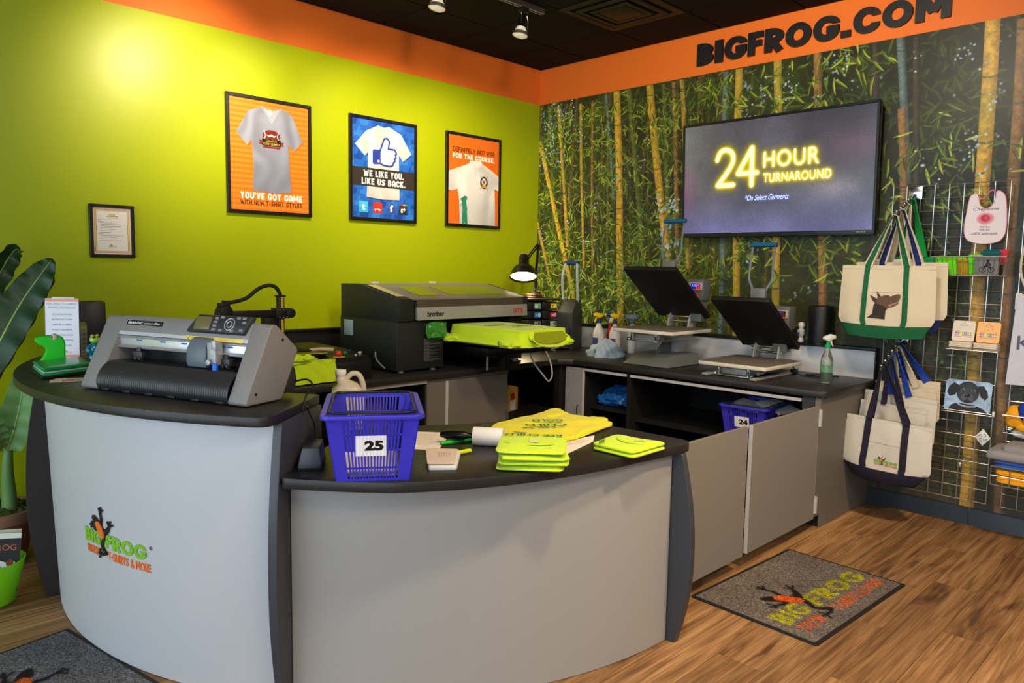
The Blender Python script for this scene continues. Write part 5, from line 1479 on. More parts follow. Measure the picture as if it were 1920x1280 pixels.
for x0, x1 in ((-.34, -.17), (-.08, .42)):
    b = B(); P = [slope(x, s, l) for l in (.0006, .0022) for x, s in ((x0, .80), (x1, .80), (x1+.0, .22), (x0+.0, .22))]
    v_ = [b.v(p) for p in P]
    for f in ((4, 5, 6, 7), (0, 1, 5, 4), (1, 2, 6, 5), (2, 3, 7, 6), (3, 0, 4, 7)): b.f([v_[i] for i in f])
    b.done('window', m_win, pl if False else pr, smooth=0)
b = B(); P = [slope(x, s, l) for l in (.004, .0052) for x, s in ((-.535, .86), (-.475, .86), (-.475, .10), (-.535, .10))]
v_ = [b.v(p) for p in P]
for f in ((4, 5, 6, 7), (0, 1, 5, 4), (1, 2, 6, 5), (2, 3, 7, 6), (3, 0, 4, 7)): b.f([v_[i] for i in f])
b.done('cream_label', M('cream_label', (226, 218, 150), .5), pr, smooth=0)
# front: bronze window strip above the silver fascia
B().prism([(yf-.001, .446), (yf-.006, .402), (yf+.02, .402), (yf+.02, .446)], X0+.14, X1-.055, 'x').done('front_window', M('bronze_window', (92, 80, 66), .15, .2, coat=.3), pr)
B().prism([(yf-.006, .402), (yf-.012, .322), (yf+.02, .322), (yf+.02, .402)], X0+.14, X1-.015, 'x').done('fascia', M('fascia_silver', (178, 176, 166), .4, .35), pr, bev=.002)
b = B(Matrix.Translation((0, yf-.012, 0)) @ Matrix(((1, 0, 0, 0), (0, 0, -1, 0), (0, 1, 0, 0), (0, 0, 0, 1))))
flat_text(b, 'brother', -.28, .360, .034, .135, .0, .022); b.done('brand_lettering', m_black, pr, smooth=0)
b = B(Matrix.Translation((0, yf-.012, 0)) @ Matrix(((1, 0, 0, 0), (0, 0, -1, 0), (0, 1, 0, 0), (0, 0, 0, 1))))
flat_text(b, 'GTX', .455, .360, .034, .105, .0, .03); b.done('model_lettering', M('gtx_red', (206, 60, 36), .5), pr, smooth=0)
# lower body
bx('lower_left', (-.375, -.05, .165), (.37, .62, .30), m_prb, pr, bev=.004); bx('lower_right', (.50, -.03, .165), (.12, .60, .30), m_prb, pr, bev=.004)
bx('lower_rear', (.05, .13, .165), (.90, .22, .30), m_prb, pr, bev=.004)
bx('seam_strip', (-.5605, -.06, .3165), (.002, .63, .004), m_dkplastic, pr, bev=0)
bx('side_window', (-.561, .16, .25), (.004, .10, .10), M('pale_blue_panel', (150, 170, 184), .3), pr, bev=.001)
cv = Cv(.17, .245, 700, (26, 28, 28)); r2 = random.Random(5)
for i in range(7):
    y = .215-i*.030; cv.rect(.004, y+.004, .05, y+.008, (190, 190, 190), .7)
    for k in range(3): cv.rect(.004, y-.016+k*.006, .06+r2.random()*.10, y-.012+k*.006, (104, 100, 104), .8)
printed('warning_panel', cv, [(-.355, -.362, .050), (-.195, -.362, .050), (-.195, -.362, .215), (-.355, -.362, .215)], pr, rough=.4)
t = thing('plastic_bag', 'crinkled green plastic bag stuck on the front of the printer', 'bag', (-1.965, -.978, ZW+.222))
b = B(Matrix.Rotation(PI/2, 4, 'X')); sq(b, (.155, .095, .03), .6, .4, 48, 12, .018, 26, 91, c=(0, .035, 0)); b.done('film', M('bag_green', (60, 140, 50), .2, coat=.5), t)
b = B()
for x in (-.50, -.25, .50):
    for y in (-.32, .2): b.cyl((x, y, 0), (x, y, .02), .022, 14)
b.done('foot', m_steel, pr)
B().tube(spline([(-.60, -.30, .03), (-.62, -.24, .08), (-.60, -.2, .12)], 5), .005, 8).done('air_hose', M('hose_clear', (120, 140, 150), .3), pr)
for x in (-.30, .20): bx('lid_hinge', (x, .24, .538), (.05, .03, .010), m_white, pr, bev=.002)
bx('platen_slide', (-.0+.10, -.36, .125), (.36, .60, .05), m_blacksat, pr, bev=.003); bx('platen_column', (.10, -.62, .10), (.05, .05, .20), m_black, pr)
bx('platen_tray', (.10, -.68, .178), (.52, .62, .010), m_blacksat, pr, bev=.002); bx('platen', (.10, -.66, .225), (.38, .58, .080), m_white, pr, bev=.004)
bx('slide_motor', (.33, -.60, .135), (.24, .22, .055), m_black, pr, bev=.003)
B().tube(spline([(.345, -.60, .11), (.355, -.64, .03), (.385, -.70, -.05), (.43, -.71, -.095), (.475, -.70, -.06), (.49, -.67, .02), (.49, -.62, .10)], 7), .0055, 8).done('white_hose', M('white_hose', (206, 200, 190), .5), pr)
bx('steel_bar', (-.03, -.60, .075), (.012, .012, .14), m_steel, pr)
# lime shirt stretched over the platen
t = thing('loaded_shirt', 'lime shirt stretched over the printer platen with open collar in front', 'shirt', (-1.585, -1.24, ZW+.183))
def box_shirt(b):
    nu, nv = 72, 20
    def ring(j):
        f = j/nv; z = f*.098
        out = []
        for p in rrect(.40+.05*(1-f)**1.5, .66+.05*(1-f)**1.5, .03+.03*(1-f), 17):
            n = noise.noise(Vector((p[0]*7, p[1]*7, z*16)))*.012*(1-f)*1.4+noise.noise(Vector((p[0]*22, p[1]*22, z*30)))*.004*(1-f)
            r = 1+n*3
            out.append((p[0]*r, p[1]*r, z+.006*noise.noise(Vector((p[0]*9, p[1]*9, 5)))*(1-f)))
        return out
    rows = [ring(j) for j in range(nv+1)]
    V = [[b.v(p) for p in r] for r in rows]; n = len(V[0])
    for a, c in zip(V, V[1:]):
        for i in range(n): b.f([a[i], a[(i+1) % n], c[(i+1) % n], c[i]])
    prev = V[-1]
    for k, s in enumerate((.985, .93, .6, .2)):
        cur = [b.v((p[0]*s, p[1]*s, .098+.004-.0004*k+.001*noise.noise(Vector((p[0]*8, p[1]*8, k))))) for p in rows[-1]]
        for i in range(n): b.f([prev[i], prev[(i+1) % n], cur[(i+1) % n], cur[i]])
        prev = cur
    b.f(prev)
b = B(); box_shirt(b); b.done('body', m_lime, t, smooth=60)
b = B(); pts = spline([(-.13, -.338, .090), (-.155, -.368, .05), (-.10, -.395, .016), (.02, -.405, .008), (.13, -.39, .022), (.165, -.365, .055), (.13, -.338, .090)], 8)
ribbon(b, pts, (0, 1, .4), .026, .006); b.done('collar', m_lime, t)
b = B(); b.prism([(p.x, p.z) for p in spline([(-.125, -.338, .088), (-.145, -.368, .052), (-.095, -.395, .022), (.02, -.405, .014), (.12, -.39, .028), (.155, -.365, .056), (.125, -.338, .088)], 6)], -.364, -.352, 'y'); b.done('neck_shadow', M('neck_shade_lime', (150, 160, 12), .9), t)  # darker lime sheet stands in for the shade inside the collar
for (x, y, sx, sy, s_) in ((-.24, .28, .12, .10, 61), (.19, -.30, .14, .12, 62), (-.21, -.26, .16, .14, 63), (.22, .1, .1, .2, 64)):
    b = B(); sq(b, (sx, sy, .045), .6, .6, 40, 10, .02, 16, s_, c=(x, y, -.006)); b.done('bunched_hem', m_lime, t)
b = B(); flat_text(b, 'GREEN', -.06, .06, .05, .16, .1045, .03, 0); flat_text(b, 'CHILD', .07, -.06, .05, .17, .1045, .03, 0); b.done('lettering', M('shirt_print_dark', (104, 90, 14), .8), t, smooth=0)

# ---------------------------------------------------------------- pretreatment machine with arm, draped lime shirt, jug
mc = thing('pretreat_machine', 'low black machine with swing arm, yellow scale and red stop button', 'machine', (-2.80, -.62, ZW))
m_mb = M('machine_black', (17, 17, 17), .5)
B().prism([(-.37, 0), (-.37, .100), (-.34, .128), (-.10, .150), (.30, .155), (.30, 0)], .11, .35, 'x').done('control_box', m_mb, mc, bev=.004)
bx('base', (-.16, -.02, .055), (.54, .64, .11), m_mb, mc, bev=.006)
bx('bed', (-.14, .02, .135), (.50, .58, .045), m_blacksat, mc, bev=.008); bx('bed_pad', (-.14, .06, .1605), (.44, .46, .008), M('pad_black', (26, 26, 24), .8), mc, bev=.003)
cv = Cv(.30, .026, 800, (226, 204, 40))
for i in range(30): cv.rect(.004+i*.01, .004 if i % 5 else .002, .0055+i*.01, .014 if i % 5 else .02, (80, 70, 20))
printed('scale_strip', cv, [(-.10, -.29, .1585), (.09, -.32, .1585), (.095, -.296, .1585), (-.09, -.264, .1585)], mc, rough=.5)
def knob(name, x, y, r, h, mat, ring=None):
    z = .128+(y+.34)*.0917 if y > -.34 else .12
    if ring:
        B().lathe([(r*1.75, 0), (r*1.75, .002), (0, .002)], 24, (x, y, z)).done(name+'_ring', M('estop_yellow', (222, 180, 40), .5), mc)
    return B().lathe([(r*.6, 0), (r*.6, h*.4), (r, h*.45), (r, h*.8), (r*.8, h), (0, h)], 20, (x, y, z)).done(name, mat, mc)
knob('stop_button', .165, -.315, .019, .034, M('stop_red', (206, 30, 24), .35), True)
knob('start_button', .235, -.27, .014, .02, M('start_green', (20, 120, 60), .4)); knob('dial', .29, -.23, .012, .02, m_black); knob('dial', .31, -.31, .013, .022, m_steel); knob('dial', .265, -.335, .009, .014, m_steel)
t2 = B(); t2.tube([(.07, -.18, .175), (.13, -.20, .178), (.20, -.22, .172)], [.008, .011, .012], 8); tag(t2.done('hand_tool', M('tool_beige', (190, 170, 140), .6)), 'beige hand tool lying across the black machine beside its buttons', 'tool').location = (-2.80, -.60, ZW-.012)
arm_x = -.015
B().prism(rrect(.036, .036, .004, 2, arm_x, .02), .13, .47).done('post', m_mb, mc, bev=.002)
cv = Cv(.012, .30, 700, (222, 184, 50))
for i in range(20): cv.rect(0, .006+i*.015, .008 if i % 2 else .012, .008+i*.015, (90, 70, 20))
printed('post_scale', cv, [(arm_x-.004, .0015, .16), (arm_x+.010, .0015, .16), (arm_x+.010, .0015, .462), (arm_x-.004, .0015, .462)], mc, rough=.5)
bx('post_cap', (arm_x, .02, .468), (.05, .045, .010), m_mb, mc, bev=.002)
bx('arm', (arm_x-.17, .02, .368), (.38, .045, .04), m_mb, mc, bev=.003)
b = B(); b.box((arm_x, .02, .368), (.085, .07, .06)); b.cyl((arm_x+.05, -.02, .368), (arm_x+.05, .06, .368), .028, 16); b.done('slide_block', m_mb, mc, bev=.003)
b = B()
for dx in (-.022, 0, .022):
    for dz in (-.022, .022): b.cyl((arm_x+dx, -.0165, .368+dz), (arm_x+dx, -.012, .368+dz), .0035, 8)
b.done('block_screw', m_chrome, mc)
b = B(); b.cyl((-.352, -.02, .385), (-.352, .06, .385), .036, 20); b.box((-.352, .02, .42), (.055, .05, .03)); b.box((-.378, .02, .36), (.03, .06, .05)); b.done('spray_head', m_mb, mc, bev=.003)
B().tube(spline([(-.36, .02, .438), (-.30, .02, .438), (-.22, .02, .46), (-.15, .02, .51), (-.09, .02, .53), (-.045, .02, .52), (-.02, .02, .487), (arm_x, .02, .468)], 7), .011, 10).done('corrugated_hose', M('hose_black', (24, 26, 24), .6), mc)
bx('motor', (arm_x-.06, .04, .30), (.08, .06, .10), m_mb, mc, bev=.004)
t = thing('draped_shirt', 'lime shirt draped over the front of the black machine behind the plotter', 'shirt', (-2.84, -.965, ZW))
def drape(u, v):
    x = -.30+.44*u
    if v < .75: y, z = -.045-.006*sin(u*30+v*9)-.012*(1-v/.75), .008+.115*v/.75
    else: y, z = -.045+.30*(v-.75), .124+.010*sin(v*3)
    return (x, y+.004*noise.noise(Vector((x*12, z*14, 1))), z+.05*0)
B().grid(48, 24, drape, thick=.004).done('front_cloth', m_lime, t, smooth=70)
b = B(); sq(b, (.34, .12, .05), .8, .7, 48, 12, .03, 14, 71, c=(-.14, -.01, .115)); b.done('gathered_cloth', m_lime, t)
t = thing('jug', 'natural white plastic jug with handle behind basket 25', 'jug', (-2.620, -.955, ZW-.0))
t.location = (-2.80, -1.30, .60)
t.location = (-3.29, -2.045, ZL); t.rotation_euler = (0, 0, math.radians(-32)); t.scale = (.93, .93, .92)
m_jug = M('natural_polythene', (214, 200, 178), .35, trans=.15, var=.03)
b = B()
def jug_ring(z, w, d, r): return [(x, y, z) for x, y in rrect(w, d, r, 4)]
rows = [jug_ring(0, .13, .125, .02), jug_ring(.006, .145, .138, .025), jug_ring(.14, .145, .138, .025), jug_ring(.175, .130, .128, .03), jug_ring(.20, .085, .085, .03)]
rows += [[(x-.028, y, z) for x, y, z in jug_ring(q, w, w, w*.48)] for q, w in ((.222, .046), (.232, .040), (.245, .040))]
V = [[b.v(p) for p in r] for r in rows]; n = len(V[0])
b.f(V[0][::-1]); b.f(V[-1])
for a, c in zip(V, V[1:]):
    for i in range(n): b.f([a[i], a[(i+1) % n], c[(i+1) % n], c[i]])
b.done('body', m_jug, t, smooth=70)
B().tube(spline([(-.010, 0, .212), (.02, 0, .242), (.05, 0, .235), (.068, 0, .19), (.070, 0, .13)], 5), [.012]*20+[.013], 10).done('handle', m_jug, t)
B().lathe([(.022, .236), (.024, .240), (.024, .258), (.022, .261), (0, .261)], 20, (-.028, 0, 0)).done('cap', m_white, t)

# ---------------------------------------------------------------- ink cartridges, lamp, corner cap press
CR = math.radians(-20)
t = thing('cartridge_rack', 'black plastic base unit under the stack of ink cartridges in the corner', 'rack', (-.43, -.40, ZW), CR)
bx('lower_case', (0, 0, .085), (.30, .22, .17), m_prb, t, bev=.004); bx('top_plate', (0, 0, .400), (.33, .24, .016), m_prb, t, bev=.003)
bx('rear_plate', (0, .115, .28), (.30, .01, .24), m_prb, t, bev=.001)
_cl = [['green', (170, 206, 186), (30, 130, 80)], ['yellow', (228, 206, 40), (240, 234, 190)], ['cyan', (30, 130, 200), (200, 226, 240)], ['magenta', (196, 30, 90), (240, 210, 220)], ['grey', (150, 152, 150), (60, 60, 60)], ['white', (206, 206, 204), (60, 60, 62)]]
for r in range(3):
    for c in range(2):
        nm, c1, c2 = _cl[r*2+c]
        a = Matrix.Rotation(CR, 2); p = a @ Vector((-.073+.146*c, -.012))
        k = thing('ink_cartridge', 'black ink cartridge with %s label in the stack beside the printer' % nm, 'ink cartridge', (-.43+p.x, -.40+p.y, ZW+.1705+.072*(2-r)), CR, 'ink cartridges')
        bx('case', (0, 0, .033), (.140, .20, .062), m_black, k, bev=.003)
        cv = Cv(.058, .040, 1200, c1); cv.rect(.034, .006, .054, .034, c2); cv.line([(.040, .012), (.048, .020), (.040, .028)], .003, c1); cv.text(nm[0].upper(), .012, .012, .016, (30, 30, 30) if nm in 'yellow white grey' else (240, 240, 240), bold=.02)
        printed('label', cv, [(.006, -.1008, .012), (.064, -.1008, .012), (.064, -.1008, .052), (.006, -.1008, .052)], k, rough=.4)
for i, (lb, rr) in enumerate((('copper-rimmed tin lid at the bottom of the pair under the desk lamp', .075), ('copper-rimmed tin lid on top of the pair under the desk lamp', .073))):
    k = thing('tin_lid', lb, 'lid', (-.43, -.37, ZW+.4085+i*.017), 0, 'copper tin lids')
    B().lathe([(0, 0), (rr, 0), (rr+.002, .003), (rr+.002, .013), (rr-.002, .0165), (0, .0165)], 32).done('shell', M('copper_tin', (150, 104, 70), .25, .9), k)
lp = thing('desk_lamp', 'black articulated desk lamp switched on above the ink cartridges', 'lamp', (-.40, -.36, ZW+.4435))
m_lamp = M('lamp_black', (16, 15, 14), .3)
b = B(); b.cyl((0, 0, 0), (0, 0, .012), .05, 24); b.cyl((0, 0, .01), (0, 0, .04), .012, 12); b.done('base', m_lamp, lp, bev=.002)
b = B(); b.cyl((-.008, 0, .035), (.002, 0, .20), .006, 8); b.cyl((.010, 0, .035), (.020, 0, .20), .006, 8); b.cyl((.002, 0, .20), (.02, .0, .385), .006, 8); b.cyl((.018, 0, .20), (.034, 0, .385), .006, 8); b.done('lower_arm', m_lamp, lp)
b = B(); b.cyl((.028, 0, .39), (-.135, 0, .24), .006, 8); b.cyl((.014, 0, .405), (-.135, 0, .262), .006, 8); b.cyl((.024, -.012, .39), (.024, .012, .39), .012, 12); b.done('upper_arm', m_lamp, lp)
HX, HZ = -.140, .135
LT = Matrix.Translation((HX, 0, HZ)) @ Matrix.Rotation(math.radians(24), 4, Vector((-.68, .73, 0))) @ Matrix.Translation((-HX, 0, -HZ))
b = B(LT); b.lathe([(.116, 0), (.114, .006), (.104, .045), (.085, .080), (.055, .105), (.045, .115), (.043, .175), (.036, .195), (.018, .205), (0, .207)], 32, (HX, 0, HZ-.005), caps=False); b.lathe([(.116, 0), (.113, .001), (.100, .045), (.08, .078), (.05, .10), (.0, .102)], 32, (HX, 0, HZ-.005), caps=False); b.done('shade', m_lamp, lp, smooth=60)
B(LT).lathe([(0, .004), (.075, .006), (.106, .012), (.098, .03), (0, .034)], 28, (HX, 0, HZ)).done('bulb', M('lamp_glow', (255, 236, 200), .5, emis=(255, 226, 176), es=9), lp)
lamp('desk_lamp_light', 'SPOT', (-.40+HX, -.36, ZW+.4435+HZ-.006), (-.40+HX-.02, -.40, 0), 14, (1, .78, .45), .05, 150, .5)
m_pressgrey = M('press_hammer_grey', (104, 108, 108), .45, .2, var=.12, vs=200)
t = thing('cap_press', 'small grey press with white curved handle frame and blue grip in the corner', 'heat press', (-.26, -.62, ZW), math.radians(18))
B().prism([(-.10, 0), (.12, 0), (.12, .30), (.07, .40), (-.02, .40), (-.10, .30)], -.07, .07, 'y').done('body', M('press_dark', (52, 54, 52), .5), t, bev=.008)
B().lathe([(.05, 0), (.05, .03), (.03, .05), (.03, .10), (.055, .12), (.055, .16), (0, .16)], 20, (-.13, -.01, .02)).done('lower_form', M('press_dark', (52, 54, 52), .5), t)
for s_ in (-1, 1): B().tube(spline([(.02, s_*.062, .38), (.0, s_*.066, .50), (-.01, s_*.064, .60), (.015, s_*.052, .68), (.03, s_*.045, .70)], 5), .011, 8).done('handle_arm', M('handle_pale', (176, 184, 176), .4), t)
B().tube([(.03, -.06, .70), (.03, .06, .70)], .019, 14).done('grip', M('grip_teal', (26, 66, 104), .5), t)

# ---------------------------------------------------------------- heat presses
m_teflon = M('platen_teflon', (104, 96, 88), .6, spec=.25, var=.08, vs=15); m_cream = M('platen_cream_edge', (214, 206, 190), .7)
m_slab = M('press_plate_black', (9, 9, 10), .55)
def heat_press(label, y0, y1, zp, hz, rx, rz_, wedge, hxz, display):
    """clamshell press facing the room: platen, raised upper plate, hinge frame, handle"""
    yc = (y0+y1)/2; w = y1-y0
    t = thing('heat_press', label, 'heat press', (-.45, yc, ZW), 0, 'heat presses')
    X = lambda x: x+.45
    Z = lambda z: z-ZW
    if wedge:
        b = B(); hb = .075
        P0 = [(X(-.70), -.215), (X(-.26), -.215), (X(-.26), .155), (X(-.70), .155)]; P1 = [(X(-.58), -.18), (X(-.28), -.18), (X(-.28), .125), (X(-.58), .125)]
        lo = [b.v((*p, .004)) for p in P0]; hi = [b.v((*p, hb)) for p in P1]; b.f(lo[::-1]); b.f(hi)
        for i in range(4): b.f([lo[i], lo[(i+1) % 4], hi[(i+1) % 4], hi[i]])
        b.done('base', m_pressgrey, t, bev=.002)
        bx('column', (X(-.30), 0, (hb+Z(zp))/2-.01), (.10, .12, Z(zp)-hb-.02), M('column_silver', (168, 170, 172), .4, .2), t, bev=.003)
        B().prism([(X(-.52), hb-.002), (X(-.24), hb-.002), (X(-.24), Z(zp)-.03), (X(-.36), Z(zp)-.03)], -.012, .012, 'y').done('gusset', m_pressgrey, t, bev=.002)
    else:
        for y in (-w*.36, w*.36): bx('base_rail', (X(-.46), y, .006), (.56, .04, .012), m_steel, t)
        bx('column', (X(-.40), 0, .035), (.30, .16, .045), m_pressgrey, t, bev=.003)
    zpl = Z(zp)
    bx('platen', (X(-.46), 0, zpl-.013), (.50, w, .024), m_cream, t, bev=.004); bx('platen_pad', (X(-.46), 0, zpl+.0005), (.497, w-.004, .004), m_teflon, t, bev=.001)
    b = B()
    for y in (-.10, .10): b.box((X(-.68), y, zpl-.052), (.012, .012, .055))
    b.box((X(-.68), 0, zpl-.078), (.05, .26, .006)); b.box((X(-.68), 0, zpl-.030), (.012, .20, .008)); b.done('front_bracket', m_chrome, t, bev=.001)
    b = B()
    for y in (-.125, .125): b.lathe([(.010, 0), (.013, .004), (.013, .012), (.005, .018), (0, .018)], 14, (X(-.68), y, zpl-.077))
    b.cyl((X(-.66), -w*.34, zpl-.05), (X(-.60), -w*.34, zpl-.05), .012, 12); b.done('adjusting_knob', m_chrome, t)
    bx('under_frame', (X(-.44), 0, zpl-.055), (.42, .22, .055) if wedge else (.42, .20, .04), m_steel, t, bev=.003)
    # raised plate
    L_ = math.hypot(rx+.19, rz_-hz); ang = math.atan2(rz_-hz, -(rx+.19))
    R = Matrix.Rotation(ang, 3, 'Y')      # local -x runs up along the plate
    o = Vector((X(-.19), 0, Z(hz)))
    up = Matrix.Translation(o) @ R.to_4x4()
    plate = B(up); plate.box((-L_/2, 0, .010), (L_, w-.06, .032)); plate = plate.done('upper_plate', m_slab, t, bev=.006, seg=2)
    b = B(up); b.box((-L_/2, 0, .040), (L_*.82, w*.68, .035)); b.box((-L_/2+.06, 0, .065), (L_*.5, .10, .03)); b.done('heater_cover', m_prb, t, bev=.006)
    # hinge frame
    for y in (-.085, .085): B().prism([(X(-.27), zpl-.02), (X(-.17), zpl-.02), (X(-.15), Z(hz)+.03), (X(-.20), Z(hz)+.05), (X(-.25), Z(hz)+.005)], y-.005, y+.005, 'y').done('hinge_plate', M('column_silver', (168, 170, 172), .4, .2), t, bev=.001)
    b = B()
    b.cyl((X(-.20), -.13, Z(hz)), (X(-.20), .13, Z(hz)), .011, 12); b.cyl((X(-.24), -.10, Z(hz)-.03), (X(-.24), .10, Z(hz)-.03), .008, 12); b.done('hinge_pin', m_chrome, t)
    # handle
    hx0, hz0, hx1, hz1 = hxz
    for s_ in (-1, 1): B().tube(spline([(X(hx0), s_*.045, Z(hz0)), (X(hx0+.01), s_*.045, Z(hz0+.10)), (X(hx0+.02), s_*.078, Z(hz0+.17)), (X((hx0+hx1)/2), s_*.078, Z((hz0+hz1)/2+.06)), (X(hx1), s_*.076, Z(hz1))], 4), .0085, 8, flat=.6).done('handle_arm', M('handle_grey', (120, 126, 132), .35, .5), t)
    B().tube([(X(hx1), -.088, Z(hz1)), (X(hx1), .088, Z(hz1))], .016, 14).done('grip', M('grip_blue', (16, 84, 122), .5), t)
    bx('handle_bracket', (X(hx0+.005), 0, Z(hz0+.05)), (.03, .10, .13), M('bracket_grey', (116, 116, 118), .4, .4), t, bev=.003)
    # control box
    YB = -w/2+(.115 if wedge else .145)
    cbx = thing_part = bx('control_box', (X(-.20), YB, Z(hz)+.20), (.10, .12, .15), m_pressgrey, t, bev=.006)
    bx('control_arm', (X(-.20), YB, Z(hz)+.06), (.08, .09, .17), m_pressgrey, t, bev=.004)
    b = B(); b.box((X(-.254), YB, Z(hz)+.225), (.006, .11, .055)); b.done('display_bezel', M('bezel_beige', (176, 160, 140), .5), cbx, bev=.002)
    cv = Cv(.075, .04, 900, (16, 20, 130)); cv.rect(.04, 0, .075, .02, (190, 20, 40)); cv.text('320', .008, .018, .016, (160, 190, 255), w=.04); cv.disc(.06, .03, .004, (255, 90, 90))
    y0_, z0_ = YB, Z(hz)+.225
    printed('display', cv, [(X(-.2576), y0_+.038, z0_-.02), (X(-.2576), y0_-.038, z0_-.02), (X(-.2576), y0_-.038, z0_+.02), (X(-.2576), y0_+.038, z0_+.02)], cbx, rough=.3, emit=display)
    b = B(); b.box((X(-.253), YB-.01, Z(hz)+.15), (.008, .022, .028)); b.done('power_switch', M('switch_red', (190, 26, 26), .4, emis=(255, 30, 20), es=.3), cbx, bev=.001)
    return t
heat_press('heat press on a grey wedge base with black plate raised, nearer the corner', -1.90, -1.41, 1.048, 1.12, -.65, 1.46, True, (-.40, 1.41, -.345, 1.80), 1.2)
heat_press('heat press with low steel base and black plate raised, nearer the tote bags', -2.565, -2.105, .885, .958, -.65, 1.279, False, (-.40, 1.235, -.35, 1.628), .25)

# ---------------------------------------------------------------- small things on the right-hand worktop
def spray_bottle(label, loc, rz, body, head, R=.042, H=.17, lab=None, neck=.02, clear=False):
    t = thing('spray_bottle', label, 'spray bottle', loc, rz)
    B().lathe([(0, 0), (R*.95, 0), (R, .006), (R, H*.62), (R*.88, H*.75), (R*.45, H*.93), (.014, H), (.014, H+.012), (0, H+.012)], 24).done('bottle', body, t)
    b = B(); b.lathe([(.017, H+.002), (.017, H+.022), (.010, H+.026), (.010, H+.045), (0, H+.045)], 16); b.done('collar', head[1], t)
    b = B(); b.prism([(-.055, H+.060), (-.050, H+.078), (-.020, H+.086), (.030, H+.072), (.034, H+.056), (.012, H+.046), (-.010, H+.040), (-.016, H+.050)], -.013, .013, 'y'); b.done('spray_head', head[0], t, bev=.004)
    B().prism([(-.028, H+.050), (-.018, H+.050), (-.024, H+.026), (-.040, H+.008), (-.044, H+.012), (-.032, H+.03)], -.006, .006, 'y').done('trigger', head[0], t, bev=.002)
    b = B(); b.cyl((-.052, 0, H+.069), (-.062, 0, H+.068), .008, 10); b.done('nozzle', head[1], t)
    if lab:
        b = B(); n = 12
        P = [[(R*1.008*cos(math.radians(120+120*i/n)), R*1.008*sin(math.radians(120+120*i/n)), z) for i in range(n+1)] for z in (H*.12, H*.5)]
        V = [[b.v(p) for p in r] for r in P]
        for i in range(n): b.f([V[0][i], V[0][i+1], V[1][i+1], V[1][i]])
        b.done('label', lab, t)
    return t
m_hd = (M('spray_yellow', (238, 196, 20), .4), M('spray_blue', (30, 60, 120), .4))
m_bot = M('bottle_white', (216, 210, 204), .35, trans=.1)
spray_bottle('white spray bottle with yellow trigger head, nearest the corner', (-.24, -.915, ZW), math.radians(-25), m_bot, m_hd, .046, .225, M('label_blue', (60, 70, 130), .5))
spray_bottle('white spray bottle with yellow trigger head, beside the red one', (-.20, -1.045, ZW), math.radians(-15), m_bot, m_hd, .046, .225, M('label_blue', (60, 70, 130), .5))
spray_bottle('slim red spray bottle with blue head between two white ones', (-.125, -.945, ZW), math.radians(-10), M('bottle_red', (186, 34, 34), .35), (M('spray_blue', (30, 60, 120), .4), m_white), .03, .225)
t = thing('funnel_bottle', 'white squeeze bottle topped by a grey blue funnel beside the spray bottles', 'bottle', (-.12, -1.15, ZW))
B().lathe([(0, 0), (.032, 0), (.034, .004), (.034, .20), (.02, .22), (.012, .225), (0, .225)], 22).done('bottle', m_white, t)
B().lathe([(.010, .222), (.014, .24), (.05, .270), (.055, .275), (.055, .30), (.05, .30), (.048, .275), (.0, .25)], 24).done('funnel', M('funnel_grey', (104, 116, 130), .45), t)
t = thing('cleaning_cloth', 'crumpled pale blue cleaning cloth on the black worktop', 'cloth', (-.46, -1.17, ZW), .3)
def cloth_fn(b):
    nu, nv = 44, 20; rows = []
    for j in range(nv+1):
        f = j/nv
        r0 = .105*(1-f**1.6)+.012; z0 = .125*f**.8
        rows.append([(r0*(1+.32*noise.noise(Vector((cos(a)*2.0, sin(a)*2.0, f*3)))+.16*sin(a*7+f*4))*cos(a)*1.0, r0*(1+.32*noise.noise(Vector((cos(a)*2.0+9, sin(a)*2.0, f*3)))+.16*sin(a*7+f*4))*sin(a)*1.1,
                      max(0, z0+.024*noise.noise(Vector((cos(a)*3, sin(a)*3, f*5)))*(1 if j else 0))) for a in [2*PI*i/nu for i in range(nu)]])
    V = [[b.v(p) for p in r] for r in rows]; n = nu
    b.f(V[0][::-1]); b.f(V[-1])
    for a, c in zip(V, V[1:]):
        for i in range(n): b.f([a[i], a[(i+1) % n], c[(i+1) % n], c[i]])
b = B(); cloth_fn(b); b.done('body', M('cloth_blue', (170, 188, 204), .9, bump=.2, bs=500), t, smooth=80)
t = spray_bottle('clear green spray bottle with white head at the worktop end', (-.443, -2.818, ZW), math.radians(160), M('bottle_green_clear', (226, 238, 230), .08, trans=.92, spec=.5), (m_white, M('collar_green', (20, 150, 80), .4)), .036, .205, M('label_green', (60, 150, 90), .4))
B().lathe([(0, .004), (.032, .004), (.033, .01), (.033, .062), (0, .062)], 20).done('liquid', M('liquid_green', (10, 60, 34), .1), t)
t = thing('smart_speaker', 'black cylindrical fabric speaker standing on the backsplash ledge', 'speaker', (-.078, -2.615, ZW+.1945))
B().lathe([(0, 0), (.070, 0), (.076, .006), (.078, .02), (.078, .232), (.076, .242), (.070, .248), (.066, .244), (0, .244)], 40).done('body', M('speaker_mesh', (16, 17, 20), .35, bump=.6, bs=420), t, smooth=50)
B().lathe([(.079, .0), (.079, .012), (.07, .0)], 40).done('foot_ring', m_blacksat, t)
t = thing('toy_figure', 'small white and blue spotted toy figure on the ledge beside the speaker', 'figurine', (-.045, -2.475, ZW+.1945), math.radians(200))
m_tw = M('toy_white', (206, 206, 210), .35, var=.1)
